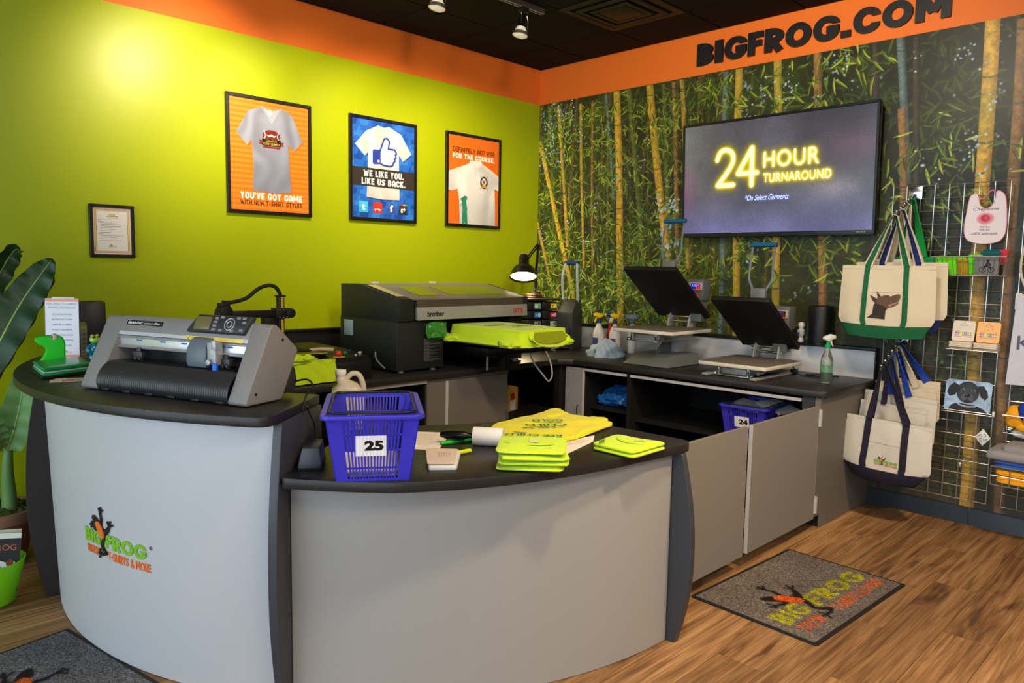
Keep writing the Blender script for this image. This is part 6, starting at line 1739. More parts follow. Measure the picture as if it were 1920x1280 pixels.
b = B(); b.lathe([(0, 0), (.018, 0), (.020, .01), (.012, .03), (.022, .05), (.024, .075), (.014, .09), (.02, .10), (.022, .115), (.014, .13), (0, .134)], 18); b.tube([(.02, 0, .075), (.045, 0, .06), (.05, 0, .085)], .007, 8); b.tube([(-.02, 0, .075), (-.04, 0, .05)], .007, 8); b.done('body', m_tw, t)
for p in ((.0, -.023, .065), (.018, -.014, .058), (-.014, -.016, .11), (.01, .02, .07), (-.02, .01, .06)): B().ball(p, .007, 8, sc=(1, 1, 1.2)).done('spot', M('toy_blue', (40, 80, 160), .35), t)
B().ball((-.01, -.02, .122), .007, 8).done('red_nose', M('toy_red', (190, 40, 40), .4), t)
t = thing('power_cable', 'black power cable looped behind the second heat press', 'cable', (-.20, -2.62, ZW+.005))
B().tube(spline([(-.05, .10, .05), (-.10, .03, .004), (-.06, -.06, 0), (.02, -.14, 0), (.04, -.05, 0), (-.03, .02, 0), (-.08, -.06, .007), (.0, -.18, .004)], 7), .004, 8).done('cord', m_black, t)
bx('plug', (-.02, .10, .012), (.05, .035, .03), m_black, t, bev=.005)
t = thing('paper_scrap', 'brown paper scrap on the worktop beside the printer tray', 'paper', (-.60, -.60, ZW))
bx('sheet', (0, 0, .001), (.18, .12, .0016), M('kraft_paper', (150, 112, 78), .8), t, bev=0, rz=.2)
t = thing('cable_coil', 'coil of grey cable on the corner of the worktop', 'cable', (-.60, -.72, ZW+.005))
B().tube(spline([(.07*cos(a)*(1+.02*i), .05*sin(a), .003*i) for i, a in enumerate([k*.5 for k in range(26)])], 3), .004, 6).done('cord', M('cable_grey', (140, 140, 134), .5), t)
# ---------------------------------------------------------------- wire grid panels on the right wall
GX = -.045
_vw = B().tube([(0, 0, 0), (0, 0, 1.829)], .0031, 6).done('wire', m_zinc); _hw = B().tube([(0, 0, 0), (0, -.6096, 0)], .0031, 6).done('wire', m_zinc)
_vw_used = _hw_used = False
def grid_panel(label, y0):
    global _vw_used, _hw_used
    t = thing('grid_panel', label, 'wire grid', (GX, y0, .151), 0)
    for i in range(9):
        o = _vw if not _vw_used else _vw.copy()
        if _vw_used: COL.objects.link(o)
        _vw_used = True; o.parent = t; o.location = (0, -.0762*i, 0)
    for i in range(25):
        o = _hw if not _hw_used else _hw.copy()
        if _hw_used: COL.objects.link(o)
        _hw_used = True; o.parent = t; o.location = (.006, 0, .0762*i)
    for y in (-.152, -.457):
        for z in (.2, 1.6): bx('wall_bracket', (.022, y, z), (.032, .02, .03), m_zinc, t, bev=.001)
    return t
grid_panel('chrome wire grid panel holding tote bags, bib and coasters', -3.0)
grid_panel('chrome wire grid panel cut off by the right edge of the picture', -3.683)

def faceout(label, a, b_, name='display_hook'):
    a, b_ = Vector(a), Vector(b_)
    t = thing(name, label, 'hook', tuple(a))
    d = b_-a
    bx('plate', (.004, 0, .012), (.006, .075, .075), m_chrome, t, bev=.002)
    B().tube([(0, 0, 0), tuple(d)], .008, 8).done('arm', m_chrome, t)
    for i in range(6):
        p = d*(i+.9)/6
        B().ball((p.x, p.y, p.z+.016), .0085, 12).done('stud', m_chrome, t)
    return t
faceout('upper chrome waterfall hook with ball studs carrying the dog tote', (-.052, -3.125, 1.925), (-.315, -3.092, 1.775))
faceout('lower chrome waterfall hook with ball studs carrying the frog logo tote', (-.052, -3.105, 1.06), (-.445, -3.128, .915))

def tote(label, x, yc, ztop, w, h, mat, trim, hook, hz, sw=.032, sx=.105, band=.07, depth=.05, tilt=0, cut=.06, seed=0, front=None, group=None, loop_back=True, pocket=True, trims=True, edge=False):
    """bag hung flat against the wall: local x right, y up, z out of the wall; origin at the mouth's centre"""
    t = wthing('tote_bag', label, 'tote bag', (x, yc, ztop), WR_ROT, group)
    t.rotation_euler = (WR_ROT.to_matrix() @ Matrix.Rotation(tilt, 3, 'Z')).to_euler()
    hw = w/2
    def halfw(v):                    # v: 0 top .. 1 bottom
        k = hw*(1+.05*min(1, v*1.3)*(1 if v < .78 else 1))
        if v > .74: k -= (v-.74)/.26*cut
        return k
    def surf(u, v, sgn):
        k = halfw(v); x_ = (2*u-1)*k; y_ = -h*v - .012*sin(PI*u)*v
        edge = (1-abs(2*u-1)**4)
        d = depth/2*edge*(.35+.65*math.sqrt(max(0, min(1, v*1.2)))*(1-max(0, v-.86)/.14*.8))
        n = .007*noise.noise(Vector((x_*7+seed, y_*6, sgn*2)))*edge+.004*noise.noise(Vector((x_*18+seed, y_*9, sgn*2)))*edge
        return (x_, y_, sgn*d+(n if sgn > 0 else 0))
    nu, nv = 30, 26
    def build(v0, v1, m, nm, lift=0):
        b = B(); n2 = max(4, int(nv*(v1-v0)))
        fr = [[b.v((lambda p: (p[0]*(1+lift*.4), p[1], p[2]+lift))(surf(i/nu, v0+(v1-v0)*j/n2, 1))) for j in range(n2+1)] for i in range(nu+1)]
        bk = [[b.v((lambda p: (p[0]*(1+lift*.4), p[1], p[2]-lift))(surf(i/nu, v0+(v1-v0)*j/n2, -1))) for j in range(n2+1)] for i in range(nu+1)]
        for i in range(nu):
            for j in range(n2):
                b.f([fr[i][j], fr[i][j+1], fr[i+1][j+1], fr[i+1][j]]); b.f([bk[i][j], bk[i+1][j], bk[i+1][j+1], bk[i][j+1]])
        for j in range(n2):
            b.f([fr[0][j], bk[0][j], bk[0][j+1], fr[0][j+1]]); b.f([fr[nu][j], fr[nu][j+1], bk[nu][j+1], bk[nu][j]])
        for i in range(nu): b.f([fr[i][n2], bk[i][n2], bk[i+1][n2], fr[i+1][n2]])
        return b.done(nm, m, t, smooth=70)
    bf = 1-band/h
    build(0, bf, mat, 'body'); build(bf, 1, trim, 'base_band', .0015)
    b = B(); P = [Vector(surf(i/nu, .004, 1))+Vector((0, 0, .002)) for i in range(nu+1)]; ribbon(b, [p+Vector((0, -.010, 0)) for p in P], (0, 1, 0), .020, .003); b.done('hem', mat, t)
    hk = Vector((hook-yc, hz-ztop, 0)); hk = Vector((-(hook-yc), hz-ztop, 0))
    for z_, nm in ((depth*.30+.004, 'front_strap'), (-.004, 'rear_strap')) if loop_back else ((depth*.30+.004, 'front_strap'),):
        b = B()
        if nm == 'front_strap' and trims:
            for s_ in (-1, 1):
                u = .5+s_*sx/(2*hw)
                pts = [Vector(surf(u+s_*.012*v_, v_, 1))+Vector((0, 0, .0045)) for v_ in [bf*q/10 for q in range(11)]]
                ribbon(b, pts, (1, 0, 0), sw, .003)
        leg = lambda s_, f: Vector((s_*sx*(1-f)+(hk.x+s_*.011)*f, -.005+(hk.y-.004)*f, z_*(1-f*.8)))
        pts = [leg(-1, i/10) for i in range(11)]+[Vector((hk.x, hk.y+.006, z_*.2))]+[leg(1, 1-i/10) for i in range(11)]
        sides = []
        for i, p in enumerate(pts):
            f = min(1, min(i, len(pts)-1-i)/(len(pts)*.32)); s_ = 1 if i < len(pts)/2 else -1
            sides.append(Vector((1-f*.6, 0, .5*f+.05)) if s_ > 0 else Vector((1-f*.6, 0, .5*f+.05)))
        ribbon(b, pts, sides, sw, .0035)
        b.done(nm, trim, t, smooth=30)
        if edge:
            b = B(); ribbon(b, [p+Vector((0, 0, -.0022)) for p in pts], sides, sw*1.6, .0025)
            if nm == 'front_strap':
                for s_ in (-1, 1):
                    u = .5+s_*sx/(2*hw)
                    ribbon(b, [Vector(surf(u+s_*.012*v_, v_, 1))+Vector((0, 0, .0028)) for v_ in [bf*q/10 for q in range(11)]], (1, 0, 0), sw*1.3, .0022)
            b.done(nm+'_canvas', mat, t, smooth=30)
    if pocket:
        b = B(); u0, u1 = .5-(sx-sw/2)/(2*hw), .5+(sx-sw/2)/(2*hw)
        ribbon(b, [Vector(surf(u0+(u1-u0)*i/8, .36, 1))+Vector((0, 0, .0015)) for i in range(9)], (0, 1, 0), .006, .002); b.done('pocket_seam', mat, t)
    return t, surf
def stick(t, surf, name, polys, mat, scale, ox, oy, hw, h, lift=.004, depth_ext=0):
    """flat print on the bag's front: polygons in metres about (ox, oy)"""
    b = B()
    for pg in polys:
        vs = []
        for p in pg:
            x, y = ox+p[0]*scale, oy+p[1]*scale
            v = -y/h; u = .5+x/(2*hw); q = surf(min(max(u, 0), 1), min(max(v, 0), 1), 1)
            vs.append(b.v((x, y, q[2]+lift)))
        b.f(vs)
    return b.done(name, mat, t, smooth=0)

# upper hook, from the wall outwards
tote('kelly green bag hanging nearest the wall on the upper hook', -.085, -3.150, 1.560, .30, .34, m_kelly, m_kelly, -3.122, 1.895, .05, .05, .04, .03, seed=1, group=None, pocket=False, trims=False)
tote('small natural canvas tote hung second from the wall on the upper hook', -.135, -3.085, 1.545, .25, .33, m_canvas, m_canvas, -3.118, 1.865, .035, .045, .05, .03, seed=2, pocket=False, trims=False)
tote('natural tote with navy blue base and straps behind the dog tote', -.205, -3.120, 1.525, .50, .40, m_canvas, m_navy if False else M('navy_blue_cloth', (20, 34, 96), .85, bump=.2, bs=900), -3.108, 1.83, .030, .10, .075, .05, seed=3, edge=True)
tt, sf = tote('natural canvas tote with green straps and a dog portrait, front of the upper hook', -.290, -3.078, 1.505, .515, .415, m_canvas, m_bgreen, -3.096, 1.793, .030, .107, .072, .055, seed=4, edge=True)
hw, hh = .2575, .415
dog = [(330, 1022), (375, 985), (380, 900), (400, 885), (370, 860), (345, 812), (395, 840), (408, 835), (400, 776), (432, 822), (470, 812), (505, 812), (520, 822), (575, 800), (600, 800), (606, 825), (590, 868), (592, 884), (560, 905), (520, 925), (495, 945), (488, 990), (485, 1030)]
cx_, cy_, sc_ = 440, 545, .515/800
pt = lambda L: [((x-470)*sc_, -(y-cy_)*sc_) for x, y in L]
stick(tt, sf, 'dog_print', [pt([(330, 1022), (375, 985), (382, 900), (488, 945), (485, 1030)]), pt([(382, 900), (420, 880), (500, 930), (488, 945)]), pt([(382, 905), (400, 880), (430, 850), (500, 935), (488, 948)])], M('print_dark', (48, 42, 40), .85), 1, 0, 0, hw, hh, .0035)
stick(tt, sf, 'dog_face', [pt([(400, 885), (410, 838), (470, 812), (505, 812), (520, 822), (540, 900), (505, 930)]), pt([(520, 822), (575, 800), (602, 800), (606, 825), (592, 866), (540, 895)]), pt([(540, 900), (590, 868), (592, 884), (556, 908), (515, 926)])], M('print_brown', (96, 72, 60), .85), 1, 0, 0, hw, hh, .0042)
stick(tt, sf, 'dog_ear', [pt([(345, 812), (395, 840), (412, 850), (400, 892), (370, 860)]), pt([(400, 776), (440, 825), (412, 834)])], M('print_ear', (70, 50, 44), .85), 1, 0, 0, hw, hh, .0045)
stick(tt, sf, 'dog_mouth', [pt([(505, 900), (588, 868), (590, 876), (548, 898), (520, 915)])], M('print_tan', (168, 122, 98), .85), 1, 0, 0, hw, hh, .0048)
stick(tt, sf, 'dog_eye', [pt([(482, 823), (492, 818), (500, 824), (492, 829)])], M('print_black', (16, 14, 14), .5), 1, 0, 0, hw, hh, .005)
# lower hook
m_navy2 = M('dark_navy_strap', (32, 30, 58), .85, bump=.2, bs=900)
tote('tall natural tote with royal blue strap nearest the wall on the lower hook', -.09, -3.225, .830, .24, .30, m_canvas, m_royal, -3.108, 1.045, .04, .05, .03, .04, seed=5, pocket=False, trims=False)
tote('natural canvas tote with long natural straps, second on the lower hook', -.145, -3.175, .800, .34, .33, m_canvas, m_canvas, -3.108, 1.02, .035, .06, .04, .04, tilt=-.05, seed=6, pocket=False, trims=False)
tote('pale canvas tote with royal blue straps in the middle of the lower hook', -.20, -3.165, .745, .40, .34, m_canvas2, m_royal, -3.108, .99, .03, .05, .05, .045, tilt=-.05, seed=7, pocket=False, trims=False)
tote('pale canvas tote with thin navy straps just behind the frog logo tote', -.27, -3.150, .690, .36, .34, m_canvas2, m_navy2, -3.108, .957, .028, .05, .05, .045, tilt=-.06, seed=8, pocket=False, trims=False)
tt, sf = tote('pale canvas tote with black base, black straps and the small frog logo', -.425, -3.183, .622, .465, .355, m_canvas2, m_navy, -3.128, .945, .036, .10, .075, .075, tilt=-.035, cut=.075, seed=9)
hw, hh = .2325, .355
L2 = .125
tp = lambda txt, x, y, h, w, bold: block_polys(txt, x, y, h, w, 'r', .3 if bold > .02 else .22)
stick(tt, sf, 'logo_lettering', tp('BIG', 0, 0, .135, .285, .035)+tp('FROG', .365, 0, .135, .635, .035), m_lg, L2, -.045, -.245, hw, hh, .0035)
stick(tt, sf, 'logo_tagline', tp('CUSTOM', .015, -.105, .075, .235, .012)+tp('T-SHIRTS & MORE', .40, -.105, .075, .60, .012), m_lo, L2, -.045, -.245, hw, hh, .0035)
stick(tt, sf, 'logo_frog', [o for c, o in logo_shapes() if c != LO], m_lk, L2, -.045, -.245, hw, hh, .0040)
stick(tt, sf, 'logo_frog_back', [o for c, o in logo_shapes() if c == LO], m_lo, L2, -.045, -.245, hw, hh, .0045)

# bib
t = wthing('baby_bib', 'white baby bib with pink binding and a red rose print', 'bib', (-.056, -3.500, 1.775), WR_ROT)
bo = [(-.075, .135), (-.052, .140), (-.040, .115), (-.030, .075), (0, .055), (.030, .075), (.042, .115), (.044, .145), (.062, .150), (.088, .120), (.098, .06), (.104, -.03), (.098, -.09), (.070, -.128), (0, -.140), (-.07, -.125), (-.097, -.09), (-.102, -.03), (-.092, .06), (-.085, .115)]
cv = Cv(.22, .30, 1300, (226, 214, 220)); q = lambda x, y: (x+.11, y+.145)
for rr, al in ((.045, .35), (.036, .5), (.026, .7)): cv.disc(*q(.0, .0), rr, (214, 90, 110), al, rr*.75)
for rr in (.020, .012, .006): cv.disc(*q(0, .004), rr, (168, 40, 66), .8, rr*.9); cv.disc(*q(0.001, .004), rr*.7, (216, 110, 128), .8)
cv.text('Cheyenne', *q(0, .040), .022, (60, 50, 56), w=.125, align='c', shear=.35)
cv.text('50% Mom', *q(0, -.052), .010, (70, 60, 66), w=.05, align='c', shear=.2); cv.text('50% Dad', *q(0, -.068), .010, (70, 60, 66), w=.05, align='c', shear=.2); cv.text('100% adorable', *q(0, -.090), .014, (60, 50, 56), w=.13, align='c', shear=.35)
sm = [(p.x, p.y) for p in spline([(x, y, 0) for x, y in bo+[bo[0]]], 5)[:-1]]
b = B(); b.uv = b.bm.loops.layers.uv.new('UVMap')
hi = [b.v((x, y, .005+.0)) for x, y in sm]; lo = [b.v((x, y, .001)) for x, y in sm]
fc = b.f(hi)
if fc.normal.z < 0: pass
for lp in fc.loops:
    c_ = lp.vert.co; lp[b.uv].uv = ((c_.x+.11)/.22, (c_.y+.145)/.30)
b.f(lo[::-1])
for i in range(len(sm)): b.f([hi[i], lo[i], lo[(i+1) % len(sm)], hi[(i+1) % len(sm)]])
b.done('cloth', MI('bib_print', cv.img('bib_print'), .9), t, smooth=0)
B().tube([(x, y, .003) for x, y in sm], .0028, 6, closed=True).done('pink_binding', M('binding_pink', (222, 140, 160), .85), t)
B().tube(spline([(.045, .14, .006), (.02, .155, .009), (-.02, .11, .006), (-.045, .13, .006)], 5), .003, 6).done('tie', M('binding_pink', (222, 140, 160), .85), t)

# wire basket with can coolers
t = thing('wire_basket', 'sloping chrome wire basket holding green and grey can coolers', 'wire basket', (-.052, -3.462, 1.455))
def ploop(pts, r=.0028): return B().tube(pts, r, 6, closed=True)
top = [(0, .185, .105), (0, -.185, .105), (-.145, -.185, .105), (-.145, .185, .105)]; bot = [(0, .165, 0), (0, -.165, 0), (-.115, -.165, 0), (-.115, .165, 0)]
ploop(top, .0035).done('rim_wire', m_zinc, t); ploop(bot).done('base_wire', m_zinc, t)
_n = 15
for i in range(_n):
    f = i/(_n-1); y0, y1 = .185-.37*f, .165-.33*f
    B().tube([(-.145, y0, .105), (-.115, y1, 0), (0, y1, 0)], .0018, 5).done('wire', m_zinc, t)
for s_ in (-1, 1):
    for i in range(7):
        f = i/6; B().tube([(-.145*f, s_*.185, .105), (-.115*f, s_*.165, 0)], .0018, 5).done('wire', m_zinc, t)
def koozie(label, y, z, w, h, th, c, rx=0, prt=None, x=-.065):
    k = thing('can_cooler', label, 'can cooler', (-.052+x, -3.462+y, 1.455+z), 0, None); k.rotation_euler = (rx, -.28, 0)
    b = B()
    for d in (-th/2, th/2): b.prism(rrect(w, h, .006, 3), d-.0035, d+.0035, 'x')
    o = b.done('sleeve', M('foam_'+str(c), c, .85, var=.05), k, bev=.002)
    if prt:
        cv = Cv(.09, .09, 900, c); prt(cv)
        printed('print', cv, [(-th/2-.0044, w*.42, -h*.42), (-th/2-.0044, -w*.42, -h*.42), (-th/2-.0044, -w*.42, h*.42), (-th/2-.0044, w*.42, h*.42)], k, rough=.8)
    return k
def moto(cv):
    kk = (40, 40, 42)
    for cx in (.028, .066):
        for a in range(18): cv.line([(cx+.014*cos(a*PI/9), .022+.014*sin(a*PI/9)), (cx+.014*cos((a+1)*PI/9), .022+.014*sin((a+1)*PI/9))], .004, kk)
    cv.line([(.028, .022), (.042, .042), (.062, .040), (.066, .022)], .006, kk); cv.line([(.045, .044), (.052, .066), (.064, .05)], .009, kk); cv.disc(.054, .074, .007, kk); cv.rect(.03, .036, .06, .046, kk)
koozie('lime green foam can cooler at the front left of the wire basket', .115, .052, .105, .10, .012, (110, 224, 20), x=-.105)
koozie('second lime green foam can cooler tucked behind the first', .075, .056, .105, .10, .012, (100, 210, 24), x=-.078)
koozie('yellow and brown can cooler squeezed mid-basket', .035, .050, .06, .09, .012, (176, 140, 20), x=-.09)
koozie('bright green can cooler behind the grey motorcycle one', -.025, .062, .07, .11, .012, (104, 230, 30), x=-.085)
koozie('grey can cooler printed with a motorcycle', -.085, .058, .115, .105, .012, (128, 130, 134), prt=moto, x=-.106)
koozie('teal can cooler lying across the top of the basket', -.095, .128, .10, .026, .05, (10, 88, 96), x=-.06)
koozie('red can cooler at the far right of the basket', -.150, .110, .04, .07, .012, (206, 50, 70), x=-.045)
# coasters
t = thing('wire_shelf', 'narrow chrome shelf carrying the coasters', 'shelf', (-.052, -3.50, 1.036))
b = B()
for x in (0, -.05, -.105): b.tube([(x, .125, 0), (x, -.135, 0)], .003, 6)
for y in (.12, 0, -.13): b.tube([(0, y, 0), (-.108, y, 0)], .003, 6)
b.tube([(-.108, .125, 0), (-.112, .125, .014), (-.112, -.135, .014), (-.108, -.135, 0)], .003, 6); b.done('shelf_wires', m_zinc, t)
def coaster_print(bg, dots):
    cv = Cv(.1, .1, 1000, bg)
    cv.line([(.036, .084), (.05, .092), (.064, .084)], .003, (150, 130, 120)); cv.line([(.03, .079), (.07, .079)], .0016, (150, 130, 120))
    if dots:
        for x, y in ((.03, .06), (.066, .068), (.085, .05), (.045, .064)): cv.line([(x, y), (x+.006, y-.004)], .002, (150, 90, 50))
    for i, c in enumerate(((186, 70, 120), (90, 160, 170), (230, 190, 70), (120, 170, 70), (90, 120, 190), (210, 110, 90), (110, 170, 90))):
        x = .010+i*.0118; cv.rect(x, .024, x+.0105, .044, c); cv.text('AUCTION'[i], x+.005, .028, .011, (250, 246, 236), align='c')
    cv.line([(.01, .018), (.09, .018)], .003, (196, 110, 140)); cv.line([(.012, .050), (.03, .050)], .002, (196, 110, 140))
    return cv
for c, y, bg, nm in ((0, .055, (214, 204, 190), 'pale grey'), (1, -.068, (238, 180, 116), 'orange')):
    for i in range(4):
        k = thing('coaster', 'cream coaster %s in the stack under the %s coaster' % (('at the bottom', 'second from bottom', 'third from bottom', 'uppermost')[i], nm), 'coaster', (-.108, -3.50+y+.002*(i % 2), 1.0395+i*.0102), 0, 'stacked coasters')
        B().prism(rrect(.100, .116, .012, 4), 0, .0095).done('board', M('coaster_cream', (216, 202, 182), .7), k, bev=.001, seg=1)
    k = thing('coaster', '%s coaster standing on its stack, printed with coloured letters' % nm, 'coaster', (-.108, -3.50+y, 1.0815), 0); k.rotation_euler = (0, .22, 0)
    b = B(); b.prism(rrect(.114, .118, .012, 4, 0, .059), -.005, .003, 'x'); b.done('board', M('coaster_edge_'+nm, bg, .6), k, bev=.001, seg=1)
    printed('print', coaster_print(bg, c), [(-.0056, .052, .006), (-.0056, -.052, .006), (-.0056, -.052, .112), (-.0056, .052, .112)], k, rough=.4)
# mouse pad with dog portrait on a ledge
t = thing('wire_ledge', 'small chrome ledge under the dog mouse pad', 'ledge', (-.052, -3.49, .668))
b = B(); b.tube([(0, .13, 0), (-.045, .13, 0), (-.045, -.125, 0), (0, -.125, 0)], .003, 6); b.tube([(-.05, .13, .012), (-.05, -.125, .012)], .003, 6); b.done('ledge_wires', m_zinc, t)
bx('end_clip', (-.01, -.127, .01), (.02, .012, .03), M('clip_clear', (216, 220, 222), .2), t, bev=.002)
t = thing('mouse_pad', 'mouse pad printed with a black puppy portrait on pale blue', 'mouse pad', (-.092, -3.488, .674)); t.rotation_euler = (0, .10, -.03)
cv = Cv(.24, .185, 1100, (150, 180, 216)); n_ = vnoise(cv.h, cv.w, 46, 3)[..., None]; cv.a = cv.a*(.85+.3*n_)
for i in range(9): cv.rect(.172+i*.008, .03, .175+i*.008, .18, (196, 216, 236), .5)
dk, md, lt = (34, 36, 42), (62, 64, 70), (112, 114, 122)
cv.poly([(.02, 0), (.04, .035), (.07, .05), (.16, .045), (.20, .03), (.235, 0)], dk)
cv.poly([(.075, .15), (.045, .165), (.020, .14), (.012, .105), (.026, .082), (.055, .095)], dk); cv.poly([(.165, .155), (.195, .16), (.215, .13), (.222, .10), (.208, .08), (.185, .095)], dk)
cv.disc(.118, .115, .058, dk, 1, .062); cv.disc(.118, .098, .050, md, .7, .046); cv.disc(.118, .135, .040, md, .6, .035)
for x in (.092, .146): cv.disc(x, .128, .012, lt, .8, .009); cv.disc(x, .128, .007, (20, 20, 24)); cv.disc(x+.002, .131, .002, (220, 224, 230))
cv.disc(.118, .085, .032, lt, .45, .026); cv.disc(.118, .098, .016, (18, 18, 22), 1, .012); cv.disc(.113, .102, .005, (120, 122, 130), .7)
cv.line([(.118, .086), (.118, .074), (.098, .062)], .003, (20, 20, 24)); cv.line([(.118, .074), (.140, .062)], .003, (20, 20, 24)); cv.disc(.118, .062, .016, (26, 26, 30), 1, .007)
cv.line([(.06, .058), (.08, .040), (.118, .032), (.16, .038), (.18, .054)], .008, (176, 182, 194))
b = B(); b.uv = b.bm.loops.layers.uv.new('UVMap')
rr_ = rrect(.236, .183, .022, 5, 0, .0915)
hi = [b.v((-.004, -y, z)) for y, z in rr_]; lo = [b.v((0, -y, z)) for y, z in rr_]
fc = b.f(hi)
for lp in fc.loops: c_ = lp.vert.co; lp[b.uv].uv = ((-c_.y+.12)/.24, c_.z/.185)
b.f(lo[::-1])
for i in range(len(hi)): b.f([hi[i], lo[i], lo[(i+1) % len(hi)], hi[(i+1) % len(hi)]])
b.done('pad', MI('pad_print', cv.img('pad_print'), .45), t, smooth=0)
# diamond key tag
t = wthing('hanging_tile', 'small white diamond-shaped tile with grey scrollwork hung on the grid', 'tile', (-.058, -3.573, .537), WR_ROT)
b = B(); b.prism([(0, .050), (-.040, 0), (0, -.050), (.040, 0)], .001, .006); b.done('plate', M('tile_white', (220, 222, 224), .3), t, bev=.001)
b = B(); r2 = random.Random(8)
for k in range(4):
    R_ = Matrix.Rotation(k*PI/2, 3, 'Z')
    b.tube([R_ @ Vector(p) for p in ((.004, .004, .0065), (.016, .008, .0065), (.014, .018, .0065), (.005, .024, .0065), (.008, .014, .0065))], .0016, 5)
b.done('scrollwork', M('scroll_grey', (96, 104, 110), .5), t)
b = B(); b.ball((0, .040, .006), .003, 8); b.ball((0, -.040, .006), .003, 8); b.done('stud', m_chrome, t)
# folded shirts in the lower right wire tray
t = thing('wire_tray', 'chrome wire tray full of folded shirts at the right edge', 'wire tray', (-.052, -3.90, .340))
top = [(0, .22, .10), (0, -.22, .10), (-.27, -.22, .10), (-.27, .22, .10)]
ploop(top, .0035).done('rim_wire', m_zinc, t); ploop([(0, .22, 0), (0, -.22, 0), (-.27, -.22, 0), (-.27, .22, 0)]).done('base_wire', m_zinc, t)
for i in range(6): B().tube([(-.27, .22-.088*i, .10), (-.27, .22-.088*i, 0), (0, .22-.088*i, 0)], .0025, 5).done('wire', m_zinc, t)
B().tube([(-.2705, .22, .05), (-.2705, -.22, .05)], .0025, 5).done('wire', m_zinc, t)
m_gold = M('gold_fabric', (238, 166, 18), .85, bump=.15, bs=900); m_cbl = M('cornflower_fabric', (70, 120, 206), .85, bump=.15, bs=900); m_hgr = M('heather_fabric', (142, 140, 146), .9, bump=.25, bs=700, var=.12, vs=500)
for i, (lab, m_, z, h, w_, d_, dx) in enumerate((('folded golden yellow shirt at the bottom of the wire tray', m_gold, .004, .045, .40, .25, 0), ('folded golden yellow shirt second from the bottom of the wire tray', m_gold, .046, .045, .41, .25, 0),
        ('folded cornflower blue shirt above the yellow ones in the wire tray', m_cbl, .088, .030, .42, .26, 0), ('thin folded blue shirt just beneath the grey one in the wire tray', m_cbl, .114, .024, .43, .26, -.004), ('folded heather grey shirt with green mark on top of the wire tray', m_hgr, .134, .060, .50, .30, -.02))):
    t = thing('folded_shirt', lab, 'shirt', (-.19+dx, -3.90, .340+z), 0, 'folded shirts in the wire tray')
    b = B(); sq(b, (d_, w_, h), .5, .16, 60, 12, .005, 10, 100+i); b.done('body', m_, t)
    b = B(); sq(b, (d_*.95, w_*.95, h*.5), .6, .16, 48, 8, .004, 12, 110+i, c=(-.006, .006, h*.25)); b.done('inner_fold', m_, t)
    if i == 4:
        b = B(); sq(b, (.26, .40, .05), .5, .3, 60, 10, .008, 8, 120, c=(.02, -.01, .035)); b.done('upper_fold', m_, t)
        b = B(); flat_text(b, 'BIG', -.06, .03, .022, .05, .089, .03, 0); b.done('green_mark', M('mark_green', (110, 130, 40), .8), t, smooth=0)
# apron at the edge
t = wthing('apron', 'white apron lettered with a grey K hanging at the right edge', 'apron', (-.075, -3.86, 1.30), WR_ROT)
def apr(u, v): return (-.17+.02*v*0-.022*v+(.34+.04*v)*u, .06-.50*v, .008*sin(u*9+v*2)+.01)
B().grid(24, 20, apr, thick=.004).done('cloth', M('apron_cloth', (196, 200, 214), .85, bump=.15, bs=900), t, smooth=70)
B().tube(spline([(-.12, .06, .015), (-.165, .18, .012), (-.155, .32, .012), (-.10, .46, .012), (-.05, .56, .012)], 6), .006, 6, flat=.4).done('strap', M('strap_cream', (196, 186, 168), .85), t)
b = B(); b.box((-.165, .02, .012), (.03, .09, .004)); b.done('buckle', M('buckle_white', (206, 210, 214), .4), t, bev=.002)
b = B(); flat_text(b, 'K', -.115, -.205, .075, .075, .0245, .0); b.done('lettering', M('k_grey', (90, 88, 108), .8), t, smooth=0)
# socks basket at the right edge
t = thing('wire_bin', 'small chrome wire bin with gold and blue cloths at the right edge', 'wire bin', (-.052, -3.83, .60))
ploop([(0, .145, .10), (0, -.145, .10), (-.13, -.145, .10), (-.13, .145, .10)], .0035).done('rim_wire', m_zinc, t); ploop([(0, .14, 0), (0, -.14, 0), (-.11, -.14, 0), (-.11, .14, 0)]).done('base_wire', m_zinc, t)
for i in range(4): B().tube([(-.13, .145-.097*i, .10), (-.11, .14-.093*i, 0)], .0022, 5).done('wire', m_zinc, t)
for i, (lab, c, y, z, s_) in enumerate((('rolled gold cloth at the left of the wire bin', (232, 160, 20), .095, .02, (.09, .09, .12)), ('rolled royal blue cloth in the wire bin', (18, 50, 150), .04, .06, (.10, .10, .10)), ('gold cloth at the bottom middle of the wire bin', (236, 168, 24), .02, .0, (.10, .14, .06)), ('white patterned cloth hanging low in the wire bin', (206, 206, 206), .055, -.03, (.05, .10, .05)))):
    b = B(); sq(b, s_, .7, .7, 36, 12, .012, 20, 130+i)
    o = tag(b.done('rolled_cloth', M('roll_'+str(c), c, .85), None, smooth=70), lab, 'cloth'); o.location = (-.125, -3.83+y, .61+z)

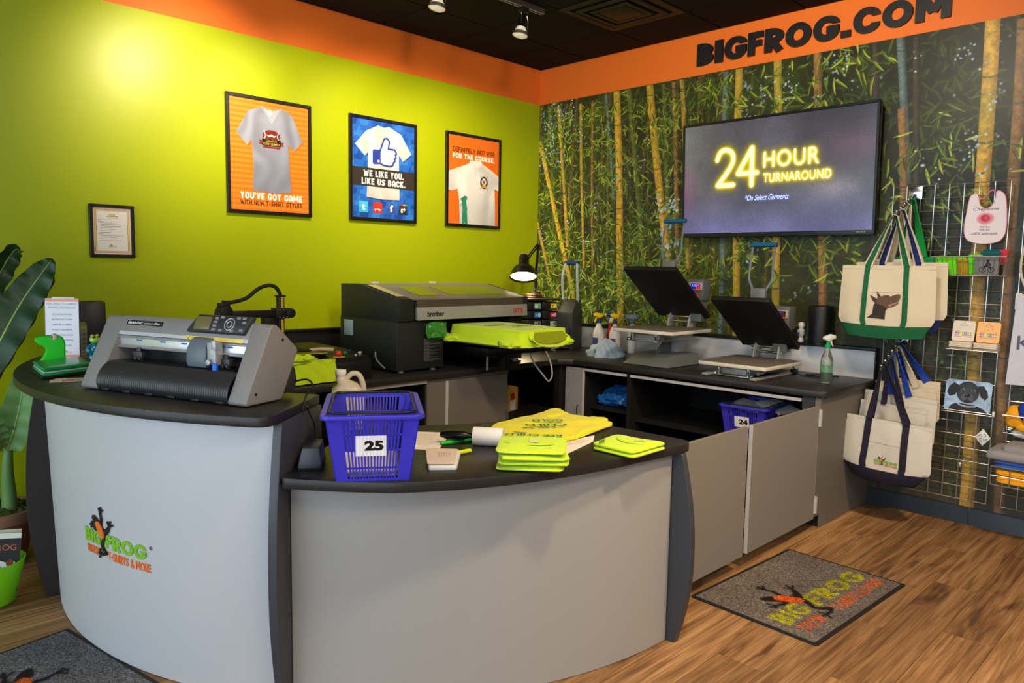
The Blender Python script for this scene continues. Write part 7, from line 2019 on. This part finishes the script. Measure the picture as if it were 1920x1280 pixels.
# ---------------------------------------------------------------- floor mats
def mat(label, loc, rz, w, d, edge):
    t = thing('logo_mat', label, 'door mat', loc, rz, 'logo floor mats')
    B().prism(rrect(w, d, .012, 3, w/2, d/2), .0, .004).done('rubber_edge', M('mat_rubber', (22, 20, 20), .7), t, bev=.001, seg=1)
    cv = Cv(w-.036, d-.036, 900, (112, 104, 100), 1)
    logo_paint(cv, .055, .135, .765, frog_black=(34, 30, 30), green=(156, 154, 34), orange=(206, 88, 34))
    n_ = np.random.RandomState(1).rand(cv.h, cv.w, 1).astype(np.float32)
    k = blur(n_, 1); k = (k-k.mean())/k.std()
    s_ = vnoise(cv.h, cv.w, 90, 6)[..., None]
    # fibres blur the printed outlines a little
    jx = np.random.RandomState(2).randint(-4, 5, (cv.h, cv.w)); jy = np.random.RandomState(3).randint(-4, 5, (cv.h, cv.w))
    yy, xx = np.mgrid[0:cv.h, 0:cv.w]; cv.a = cv.a[np.clip(yy+jy, 0, cv.h-1), np.clip(xx+jx, 0, cv.w-1)]
    cv.a = cv.a*(1+.16*k)*(.92+.16*s_)
    if edge: cv.a = cv.a*np.array([.86, .92, 1.0], np.float32)
    printed('pile', cv, [(.018, .018, .0065), (w-.018, .018, .0065), (w-.018, d-.018, .0065), (.018, d-.018, .0065)], t, rough=.95, bump=.8, bs=900, spec=.1, back=.003)
    return t
mat('grey floor mat with the frog logo lying in front of the swing gates', (-2.108, -3.520, .0003), math.atan2(-.044, .892), .893, .588, 0)
mat('bluish grey floor mat with the frog logo at the foot of the tall counter', (-4.745, -1.502, .0003), math.radians(-80), .893, .588, 1)

# ---------------------------------------------------------------- artificial banana plant in a clay pot
pt_ = thing('potted_plant', 'tall artificial banana plant in a terracotta pot beside the green wall', 'plant', (-4.205, -.42, 0))
m_terra = M('terracotta', (146, 104, 84), .8, var=.12, vs=12, bump=.1, bs=120)
b = B(); b.lathe([(0, 0), (.105, 0), (.11, .01), (.155, .20), (.160, .205), (.175, .21), (.182, .255), (.178, .265), (.160, .265), (.150, .235), (0, .235)], 36); b.done('pot', m_terra, pt_, smooth=45)
_mo = B()
r2 = random.Random(12)
_mo.lathe([(0, .225), (.155, .225), (.15, .24), (0, .262)], 24)
for i in range(260):
    a = r2.random()*2*PI; r = .150*math.sqrt(r2.random()); _mo.ball((r*cos(a), r*sin(a), .243+.014*r2.random()), .008+.012*r2.random(), 6, sc=(1, 1, .8))
o = _mo.done('moss', M('moss_green', (66, 78, 24), .95, var=.5, vs=90), pt_); o['kind'] = 'stuff'
m_stem = M('banana_stem', (96, 138, 72), .5, var=.12, vs=20, streak=(1, 1, .1)); m_leaf = M('banana_leaf_light', (128, 176, 104), .42, var=.16, vs=14); m_leafd = M('banana_leaf_dark', (28, 66, 32), .40, var=.2, vs=14); m_rib = M('leaf_rib', (150, 186, 96), .45)
B().tube(spline([(.045, -.02, .23), (.045, -.02, .33), (.042, -.025, .42), (.045, -.03, .50), (.05, -.03, .545)], 5), [.036-.0009*i for i in range(21)], 14).done('stem', m_stem, pt_)
B().tube(spline([(-.02, .05, .23), (-.02, .05, .6), (-.03, .06, 1.1), (-.05, .06, 1.5)], 5), .018, 10).done('stem', M('stem_dark', (44, 52, 30), .6), pt_)
for s_, h_ in ((-.05, .12), (.05, .10)): B().tube(spline([(.05, -.03, .53), (.05+s_*.5, -.03, .58), (.05+s_, -.035, .53+h_)], 5), [.016, .014, .012, .011, .010, .010, .009, .009, .008, .008, .006], 8).done('stalk', m_rib, pt_)
def leaf(path, wmax, side, mat, rib=m_rib, fold=.25, droop=.1, ruf=.012, n=26, nm='leaf'):
    P = spline(path, 8); m = len(P)-1
    def fn(u, v):
        k = u*m; i = min(int(k), m-1); p = P[i].lerp(P[i+1], k-i); tdir = (P[min(i+1, m)]-P[max(i-1, 0)]).normalized()
        s = Vector(side); s = (s-tdir*s.dot(tdir)).normalized(); nn = tdir.cross(s)
        ww = wmax*(sin(PI*min(1, u*.93+.07))**.62)*(1-.25*u)
        q = (v-.5)*2
        return p+s*(q*ww)+nn*(-abs(q)*ww*fold+ruf*sin(u*38+q)*abs(q))
    o = B().grid(n, 10, fn, thick=.0015).done(nm, mat, pt_, smooth=60)
    B().tube(P[:-2], [.007*(1-.8*i/len(P)) for i in range(len(P)-2)], 6).done('leaf_rib', rib, o)
    return o
leaf([(.045, -.03, .54), (.075, -.06, .66), (.10, -.09, .80), (.115, -.11, .965)], .088, (.9, -.25, .2), m_leaf)
leaf([(.06, -.03, .56), (.11, -.05, .64), (.150, -.07, .74), (.165, -.08, .84)], .055, (.85, -.1, -.45), m_leaf)
leaf([(.02, -.04, .56), (-.0, -.09, .62), (-.02, -.12, .70), (-.03, -.13, .78)], .05, (.8, .4, .3), m_leaf)
leaf([(-.05, .03, .85), (.04, .02, 1.05), (.14, .03, 1.24), (.23, .03, 1.38), (.285, .03, 1.46)], .095, (.72, -.3, -.62), m_leafd, fold=.12)
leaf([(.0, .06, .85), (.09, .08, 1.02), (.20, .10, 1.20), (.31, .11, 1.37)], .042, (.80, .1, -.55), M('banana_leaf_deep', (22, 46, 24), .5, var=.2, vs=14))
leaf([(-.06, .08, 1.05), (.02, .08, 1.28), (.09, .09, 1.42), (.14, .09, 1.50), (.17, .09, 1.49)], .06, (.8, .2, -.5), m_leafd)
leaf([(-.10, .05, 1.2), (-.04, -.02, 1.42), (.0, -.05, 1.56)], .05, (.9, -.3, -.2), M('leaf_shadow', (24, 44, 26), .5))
# lime bucket with magazines
bk = thing('lime_bucket', 'lime green plastic bucket on the floor holding magazines', 'bucket', (-4.345, -.93, 0))
b = B(); b.lathe([(0, .0), (.085, 0), (.10, .012), (.135, .165), (.142, .19), (.136, .19), (.128, .165), (.095, .016), (0, .010)], 36); b.done('pail', M('bucket_lime', (120, 206, 24), .35), bk, smooth=45)
for i, (lab, dx, dy, a) in enumerate((('dark magazine headed FROG standing at the front of the bucket', 0, -.035, .03), ('pale magazine standing behind the dark one in the bucket', .012, .012, .08))):
    k = thing('magazine', lab, 'magazine', (-4.300+dx, -.945+dy, .05), math.radians(-20)+a); k.rotation_euler = (-.16, .09, math.radians(-18)+a)
    bx('pages', (-.05, 0, .125), (.20, .006, .25), m_paper, k, bev=.001)
    cv = Cv(.20, .25, 700, (30, 30, 34) if i == 0 else (206, 214, 190))
    if i == 0:
        cv.rect(0, .228, .2, .25, (214, 222, 206)); cv.text('BIG FROG', .185, .178, .026, (196, 100, 60), w=.15, align='r'); cv.line([(.06, .10), (.11, .12), (.15, .11), (.178, .125)], [.02, .045, .035, .012], (220, 226, 226)); cv.disc(.165, .125, .014, (120, 60, 40)); cv.line([(.12, .11), (.14, .09), (.16, .095)], .02, (110, 150, 120))
    printed('cover', cv, [(-.15, -.0036, .001), (.05, -.0036, .001), (.05, -.0036, .249), (-.15, -.0036, .249)], k, rough=.35)
